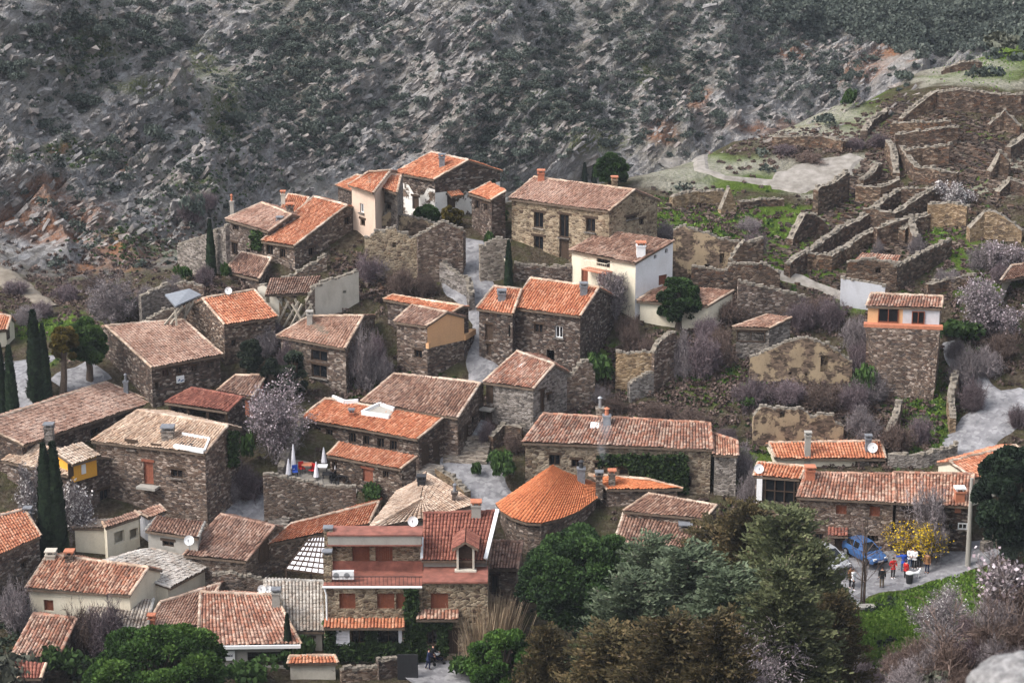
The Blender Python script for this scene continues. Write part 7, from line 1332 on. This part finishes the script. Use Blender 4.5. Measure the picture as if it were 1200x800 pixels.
# cars
def car(label, a, b, paint):
    pa, pb = ground(*a), ground(*b); d = (pb - pa); c = (pa + pb) / 2; rz = math.atan2(d.y, d.x); z = max(gz(c.x + i * .9, c.y + j * .9) for i in (-1, 0, 1) for j in (-1, 0, 1)); r_ = empty('parked_car', (c.x, c.y, z + .10), label, 'car', None, rz)
    st = [(-2.02, .60, .42, .78), (-1.98, .74, .30, .92), (-1.55, .83, .24, .96), (-.6, .85, .22, .95), (.5, .85, .22, .93), (1.05, .84, .22, .90), (1.65, .80, .24, .78), (1.95, .72, .28, .68), (2.04, .58, .38, .60)]; m = MB(); rings = []
    for x, w_, z0, z1 in st: rings.append([Vector((x, -w_ * .93, z0)), Vector((x, -w_, (z0 + z1) / 2)), Vector((x, -w_ * .94, z1 - .06)), Vector((x, -w_ * .80, z1)), Vector((x, w_ * .80, z1)), Vector((x, w_ * .94, z1 - .06)), Vector((x, w_, (z0 + z1) / 2)), Vector((x, w_ * .93, z0))])
    for p_, q in zip(rings, rings[1:]):
        for k in range(8): m.poly([p_[k], p_[(k + 1) % 8], q[(k + 1) % 8], q[k]])
    m.poly(rings[0]); m.poly(rings[-1][::-1]); m.build('car_body', M[paint], r_, False, True)
    cab = [(-1.86, .70, .90, .0), (-1.45, .68, .92, .46), (-.55, .68, .93, .52), (.15, .67, .92, .48), (.98, .72, .88, .0)]; m = MB(); gl = MB(); top = []
    for x, w_, zb, hh in cab: top.append((Vector((x, -w_ - .06, zb)), Vector((x, -w_ + .09 * (hh > 0), zb + hh)), Vector((x, w_ - .09 * (hh > 0), zb + hh)), Vector((x, w_ + .06, zb))))
    for i, (p_, q) in enumerate(zip(top, top[1:])):
        m.poly([p_[1], p_[2], q[2], q[1]]); m.poly([p_[0], p_[1], q[1], q[0]]); m.poly([p_[2], p_[3], q[3], q[2]])
    m.build('cabin', M[paint], r_, False)
    def pane(q, nm='window'):
        q = [Vector(v) for v in q]; c_ = sum(q, Vector()) / 4; n_ = (q[1] - q[0]).cross(q[2] - q[0]).normalized(); n_ = n_ if n_.dot(c_ - Vector((-.4, 0, .9))) > 0 else -n_; u = MB(); u.poly([c_ + (v - c_) * .86 + n_ * .012 for v in q]); u.build(nm, M['glass'], r_, False)
    pane([top[3][1], top[3][2], top[4][3], top[4][0]], 'windscreen'); pane([top[0][0], top[0][3], top[1][2], top[1][1]], 'rear_window')
    for s_ in (0, 2):
        f = lambda t_, i: (top[i][s_ + (0 if s_ else 1)], top[i][s_ + (1 if s_ else 0)])
        for i in (1, 2):
            p_, q = top[i], top[i + 1]; pane([p_[s_], p_[s_ + 1], q[s_ + 1], q[s_]])
    for x in (-1.28, 1.28):
        for s_ in (-.80, .80):
            u = MB(); u.tube([(x, s_ - .10, .31), (x, s_ + .10, .31)], .31, 20); wv = u.build('wheel', M['rubber'], r_, False); u = MB(); u.tube([(x, s_ - .112, .31), (x, s_ + .112, .31)], .19, 12); u.build('rim', M['metal'], wv, False)
    for s_ in (-1, 1):
        u = MB(); u.box((1.96, s_ * .52, .62), (.14, .30, .14)); u.build('headlight', M['metal_white'], r_, False); u = MB(); u.box((-2.0, s_ * .60, .74), (.08, .16, .22)); u.build('tail_light', M['red'], r_, False); u = MB(); u.box((.72, s_ * .92, .98), (.16, .16, .12)); u.build('wing_mirror', M[paint], r_, False)
    u = MB(); u.box((2.045, 0, .44), (.03, .50, .11)); u.build('number_plate', M['metal_white'], r_, False); u = MB(); u.box((2.0, 0, .34), (.14, 1.30, .14)); u.build('bumper', M['rubber'], r_, False)
car('blue hatchback car parked on the paved road in front of the stone row', (1003, 652), (1023, 666), 'carblue'); car('silver car parked behind the conifers left of the blue car', (960, 660), (980, 674), 'carsilver')
# poles and lamp
p = ground(1134, 664); t_ = at_y(1139, 560, p.y); m = MB(); m.tube([p - UP * .5, (p + t_) / 2, t_], [.22, .18, .14], 10); o = m.build('utility_pole', M['concrete']); tag(o, 'pale concrete utility pole at the right end of the row house', 'pole')
p = ground(593, 334); r_ = empty('street_lamp', p, 'short street lamp with a lantern beside the slim cypress in the alley', 'street lamp'); hh = at_y(593, 308, p.y).z - p.z; m = MB(); m.tube([(0, 0, -.3), (0, 0, .3), (0, 0, hh)], [.09, .06, .04], 8); m.build('post', M['dark_metal'], r_, False); m = MB(); m.tube([(0, 0, hh), (0, 0, hh + .5)], [.12, .22], 6); m.build('lantern', M['cream'], r_, False); m = MB(); m.tube([(0, 0, hh + .5), (0, 0, hh + .75)], [.26, .03], 6); m.build('lamp_cap', M['dark_metal'], r_, False)
p = ground(1011, 709); hh = at_y(1011, 572, p.y).z - p.z; r_ = empty('bare_tree', p, 'tall thin leafless tree standing on the lawn left of the road', 'tree'); S, E, a, b, _t = twig_skeleton(3, hh, .08, 2, 3, .08, .12); sc = hh / E[:, 2].max(); link('branches', mesh3('branches', ribbons(S * np.array([1, 1, sc]), E * np.array([1, 1, sc]), np.maximum(a, .025), np.maximum(b, .018)), 'twig_brown'), r_, False)
m = MB()
for q in (-.14, .12): m.tube([(q, 0, -.3), (q * .8, 0, hh * .35), (q * .5, .05, hh * .8)], [.075, .06, .02], 7)
m.build('trunk', M['bark'], r_, False); m = MB(); m.box((0, 0, 0), (1.5, .8, .14), .1); o = m.build('stone_slab', M['concrete']); o.location = p + Vector((.1, -.5, .12)); tag(o, 'pale stone slab at the foot of the tall leafless tree', 'slab')
# restaurant terrace
for (x, b, t_, tl, lab) in [(344, 556, 521, .10, 'closed white parasol at the back left of the restaurant terrace'), (338, 560, 538, .12, 'closed white parasol at the terrace edge, furthest left'), (380, 546, 526, -.08, 'closed white parasol left of the low dining room'), (371, 563, 545, -.02, 'closed white parasol beside the red chairs'), (394, 562, 541, 0, 'closed white parasol in front of the low dining room, left one'), (416, 567, 548, -.08, 'closed white parasol in front of the rust door'), (463, 573, 556, 0, 'closed white parasol near the restaurant stairs')]:
    p = ground(x, b); hh = max(1.6, at_y(x, t_, p.y).z - p.z); r_ = empty('closed_parasol', p, lab, 'parasol', 'closed parasols of the restaurant'); m = MB(); m.tube([(0, 0, -.1), (tl * .3, 0, hh)], .03, 6); m.build('pole', M['metal'], r_, False); m = MB(); k = hh - .1; m.tube([(tl * .1, 0, hh * .22), (tl * .12, 0, hh * .34), (tl * .2, 0, hh * .7), (tl * .3, 0, hh + .05)], [.26, .22, .13, .04], 9); m.build('canopy', M['white_cloth'], r_, False, True); m = MB(); m.tube([(0, 0, 0), (0, 0, .12)], .25, 10); m.build('base', M['dark_metal'], r_, False)
def chair(label, x, y, mat, rz):
    p = ground(x, y) + UP * .12; r_ = empty('terrace_chair', p, label, 'chair', 'chairs on the restaurant terrace', rz); m = MB(); m.box((0, 0, .45), (.45, .45, .05)); m.build('seat', M[mat], r_, False); m = MB(); m.box((0, .22, .72), (.45, .05, .5)); m.build('backrest', M[mat], r_, False)
    for a in (-.19, .19):
        for b in (-.19, .19): m = MB(); m.box((a, b, .21), (.04, .04, .43)); m.build('leg', M['dark_metal'], r_, False)
def tbl(label, x, y, mat):
    p = ground(x, y) + UP * .12; r_ = empty('terrace_table', p, label, 'table', 'tables on the restaurant terrace'); m = MB(); m.box((0, 0, .73), (.85, .85, .05)); m.build('tabletop', M[mat], r_, False)
    for a in (-.35, .35):
        for b in (-.35, .35): m = MB(); m.box((a, b, .35), (.05, .05, .71)); m.build('leg', M['dark_metal'], r_, False)
chair('red chair on the restaurant terrace, left one', 354, 556, 'red', .5); chair('red chair on the restaurant terrace beside a closed parasol', 366, 558, 'red', -.6); chair('blue chair at the left edge of the restaurant terrace', 346, 560, 'blue', .2)
tbl('orange topped table between the red chairs', 360, 555, 'terracotta'); tbl('black table in front of the low dining room on the terrace', 384, 566, 'black'); tbl('black table near the parapet of the restaurant terrace', 402, 568, 'black'); tbl('pale table beside the closed parasols on the terrace', 378, 557, 'metal_white')
for (x, y, rz, w_) in ((390, 569, .3, 'left of the parapet table'), (409, 570, -.4, 'right of the parapet table'), (396, 566, 1.2, 'between the two black tables')): chair('black chair on the restaurant terrace ' + w_, x, y, 'black', rz)
tbl('white table on the small yard below the house with the roof terrace', 267, 590, 'metal_white')
# pergola with white sheets left of the tall chimneys
p = ground(358, 695); r_ = empty('pergola', p, 'white panelled pergola roof with dark battens left of the shuttered house', 'pergola'); ze = at_y(358, 668, p.y).z; A, B = at_z(335, 666, ze), at_z(380, 672, ze); D, C = at_z(363, 628, ze + 2.4), at_z(381, 628, ze + 2.4); m = MB()
for i in range(6):
    for j in range(7):
        P_ = lambda u, v: A.lerp(B, u).lerp(D.lerp(C, u), v); m.poly([P_(i / 6 + .012, j / 7 + .012), P_((i + 1) / 6 - .012, j / 7 + .012), P_((i + 1) / 6 - .012, (j + 1) / 7 - .012), P_(i / 6 + .012, (j + 1) / 7 - .012)])
m.build('roof_panels', M['white_cloth'], r_); m = MB()
for j in range(8): m.bar(P_(0, j / 7) - UP * .06, P_(1, j / 7) - UP * .06, .10)
for i in range(7): m.bar(P_(i / 6, 0) - UP * .02, P_(i / 6, 1) - UP * .02, .08)
for q in (A, B, C, D): m.bar(q - UP * .05, Vector((q.x, q.y, gz(q.x, q.y) - .3)), .15)
m.build('frame', M['wood'], r_)
# gate leaf and teal sheet at the bottom
p = ground(478, 796); m = MB(); m.box((0, 0, 1.0), (1.5, .10, 2.0)); 
for k in range(7): m.box((-.66 + k * .22, -.06, 1.0), (.04, .04, 1.9))
o = m.build('yard_gate', M['dark_metal']); o.location = p; tag(o, 'dark metal yard gate beside the court wall at the bottom', 'gate')
# signs: a bird feather mark and a line of lettering on the bar sign, ruled lines and a green emblem on the menu
def marks(S_, items):
    W, u0, u1, z0, z1, par = S_
    for nm, mat, off, lst in items:
        m = MB()
        for (a, b, c, d, w_) in lst: m.bar(W.P(u0 + (u1 - u0) * a, z0 + (z1 - z0) * b, off), W.P(u0 + (u1 - u0) * c, z0 + (z1 - z0) * d, off), .012, w_)
        m.build(nm, M[mat], par)
marks(SIGN33, [('bird_mark', 'black', .155, [(.34, .45, .52, .85, .14), (.33, .38, .40, .55, .05)]), ('lettering', 'navy', .155, [(.55, .48, .60, .62, .05), (.62, .46, .66, .6, .05), (.68, .46, .72, .62, .05), (.74, .5, .80, .62, .05), (.82, .48, .9, .62, .05), (.56, .44, .9, .46, .05), (.10, .4, .2, .75, .05), (.2, .75, .28, .4, .05), (.14, .55, .26, .55, .04)])])
marks(SIGN31, [('emblem', 'olive', .305, [(.22, .84, .42, .84, .16)]), ('ruled_lines', 'metal', .305, [(.15, v, .85, v, .03) for v in (.22, .31, .40, .49, .58, .67)])])
_h = H['four']; W = _h.W['f']; u0, u1, z0, z1 = W.rect(211, 444, 9, 8); q = [o for o in _h.root.children if o.name.startswith('notice_board')][0]; marks((W, u0, u1, z0, z1, q), [('picture', 'jeans', .10, [(.2, .3, .45, .55, .12), (.5, .2, .9, .35, .10)])])
# smoke drifting from the chimney of the fan roofed house
t = NT('smoke'); t.t.nodes.remove(t.b); pv = t.n('VolumePrincipled'); nz = t.noise(t.pos(1, 1, .5), 1.2, 4); pv.inputs['Color'].default_value = (.75, .78, .85, 1); t.l(t.math('MULTIPLY', t.ramp(nz, [(.42, g(0)), (.7, g(1))]), .5), pv.inputs['Density']); t.l(pv.outputs[0], t.t.nodes['Material Output'].inputs['Volume']); M['smoke'] = t.m
p = at_y(711, 543, H['h43'].A.y + 1); q = at_y(704, 488, p.y + 1.5); m = MB(); m.tube([p, p.lerp(q, .3) + Vector((-.2, 0, 0)), p.lerp(q, .65) + Vector((.15, 0, 0)), q], [.25, .5, .65, .8], 10); o = m.build('smoke', M['smoke']); tag(o, 'thin bluish smoke rising from a chimney of the fan roofed house', 'smoke', kind='stuff')
# ---------------------------------------------------------------- near bank under the viewpoint
c = at_slant(1200, 822, 23); bm = bmesh.new(); bmesh.ops.create_icosphere(bm, subdivisions=5, radius=1)
for v in bm.verts:
    n = v.co.normalized(); d = 1 + .28 * (float(fbm(n.x * 1.7 + 5, n.y * 1.7 + n.z * 2.3, 91)) - .5) + .10 * (float(fbm(n.x * 6 + n.z * 3, n.y * 6 - n.z * 4, 92)) - .5) + .03 * (float(fbm(n.x * 22 + n.z * 9, n.y * 22, 93)) - .5); v.co = Vector((n.x * .62, n.y * .6, n.z * .50)) * d
me = bpy.data.meshes.new('boulder'); bm.to_mesh(me); bm.free(); me.polygons.foreach_set('use_smooth', [True] * len(me.polygons))
t = NT('pale boulder'); cc = t.ramp(t.noise(t.pos(), 9, 8, .7), [(.3, (.08, .076, .076, 1)), (.5, (.20, .195, .195, 1)), (.7, (.33, .32, .32, 1))]); t.color(cc); t.bump(t.noise(t.pos(), 14, 6, .7), .8, .04); me.materials.append(t.m)
o = bpy.data.objects.new('boulder', me); COL.objects.link(o); o.location = c; tag(o, 'pale grey lichened boulder in the near foreground, bottom right corner', 'boulder')
print('BANK', [(x, y, tuple(round(v, 1) for v in ground(x, y))) for x, y in ((1020, 790), (1100, 780), (1150, 760), (1190, 740), (1190, 700), (1190, 790))])
GF = 'brown leafless brush on the near bank'
for _ in range(95):
    x = random.uniform(985, 1225); y = random.uniform(705 if x > 1150 else (770 if x < 1060 else 745), 850); p = ground(x, y)
    if p.y > 140: continue
    k = p.y / 62; s_ = random.uniform(.55, 1.1) * (.55 + .45 * k); plant('bare_shrub', 'brown leafless brush growing on the near bank at the lower right', 'shrub', None, random.choice(['twig_brown', 'twig_brown', 'twig_purple', 'twig']) + str(random.randrange(3)), s_, s_ * random.uniform(1.0, 1.5), GF, pt=p)
for _ in range(26):
    x = random.uniform(1000, 1220); y = random.uniform(740, 850); p = ground(x, y)
    if p.y > 118: continue
    s_ = random.uniform(.4, .8); plant('low_bush', 'small grey green bush among the brown brush on the near bank', 'bush', None, 'shrub_grey%d' % random.randrange(3), s_, s_ * .9, 'small bushes on the near bank', pt=p)
for _ in range(14):
    x = random.uniform(900, 1010); y = random.uniform(800, 860); p = ground(x, y); s_ = random.uniform(1.0, 1.8); plant('bare_shrub', 'grey leafless brush at the bottom edge beside the pink blossom', 'shrub', None, 'twig%d' % random.randrange(3), s_, s_ * 1.3, 'grey brush at the bottom edge', pt=p)
for (x, b, t_, lab, kk) in [(1165, 790, 640, 'tall rust brown dry stems on the near bank at the right', 'twig_brown'), (1110, 810, 690, 'dark bare branches rising in front of the white blossom bush', 'twig_brown')]:
    p = ground(x, b); hh = at_y(x, t_, p.y).z - p.z; S, E, a, b_, _t = twig_skeleton(4, hh, .3, 2, 3, .2, .05); sc = hh / E[:, 2].max(); o = link('bare_tree', mesh3('branches', ribbons(S * sc, E * sc, np.maximum(a, .02), np.maximum(b_, .012)), kk)); o.location = p; tag(o, lab, 'shrub')
# undergrowth that closes the gaps under the foreground trees
scatter('undergrowth', 'dark undergrowth below the foreground conifers', spots([(700, 790, 60, 24, 150), (800, 780, 70, 30, 200), (900, 760, 60, 40, 180), (960, 740, 30, 30, 80), (600, 800, 40, 14, 60), (60, 770, 60, 24, 140), (30, 730, 30, 24, 60)], .3, .9), .22, 'shrub', 26)
scatter('side_scrub', 'low scrub on the slope left of the village', spots([(-140, 560, 70, 120, 260), (-120, 400, 70, 60, 160), (1330, 400, 60, 150, 200)], .3, .9), .22, 'twig_brown', 24)
# ---------------------------------------------------------------- the air: one even pale haze round everything
t = NT('haze'); t.t.nodes.remove(t.b); pv = t.n('VolumePrincipled'); pv.inputs['Color'].default_value = (.80, .86, .97, 1); pv.inputs['Density'].default_value = .00016; pv.inputs['Anisotropy'].default_value = .3; t.l(pv.outputs[0], t.t.nodes['Material Output'].inputs['Volume'])
zs_ = [v.co.z for v in terr_mesh.vertices]; m = MB(); zlo, zhi = min(zs_) - 1, max(max(zs_), CAM_Z) + 6
xr = max(abs(v.co.x) for v in terr_mesh.vertices) + 10; yr = max(v.co.y for v in terr_mesh.vertices) + 10
m.box((0, yr / 2 - 10, (zlo + zhi) / 2), (2 * xr, yr + 20, zhi - zlo)); o = m.build('haze', t.m); tag(o, kind='stuff')
scene.cycles.volume_bounces = 0
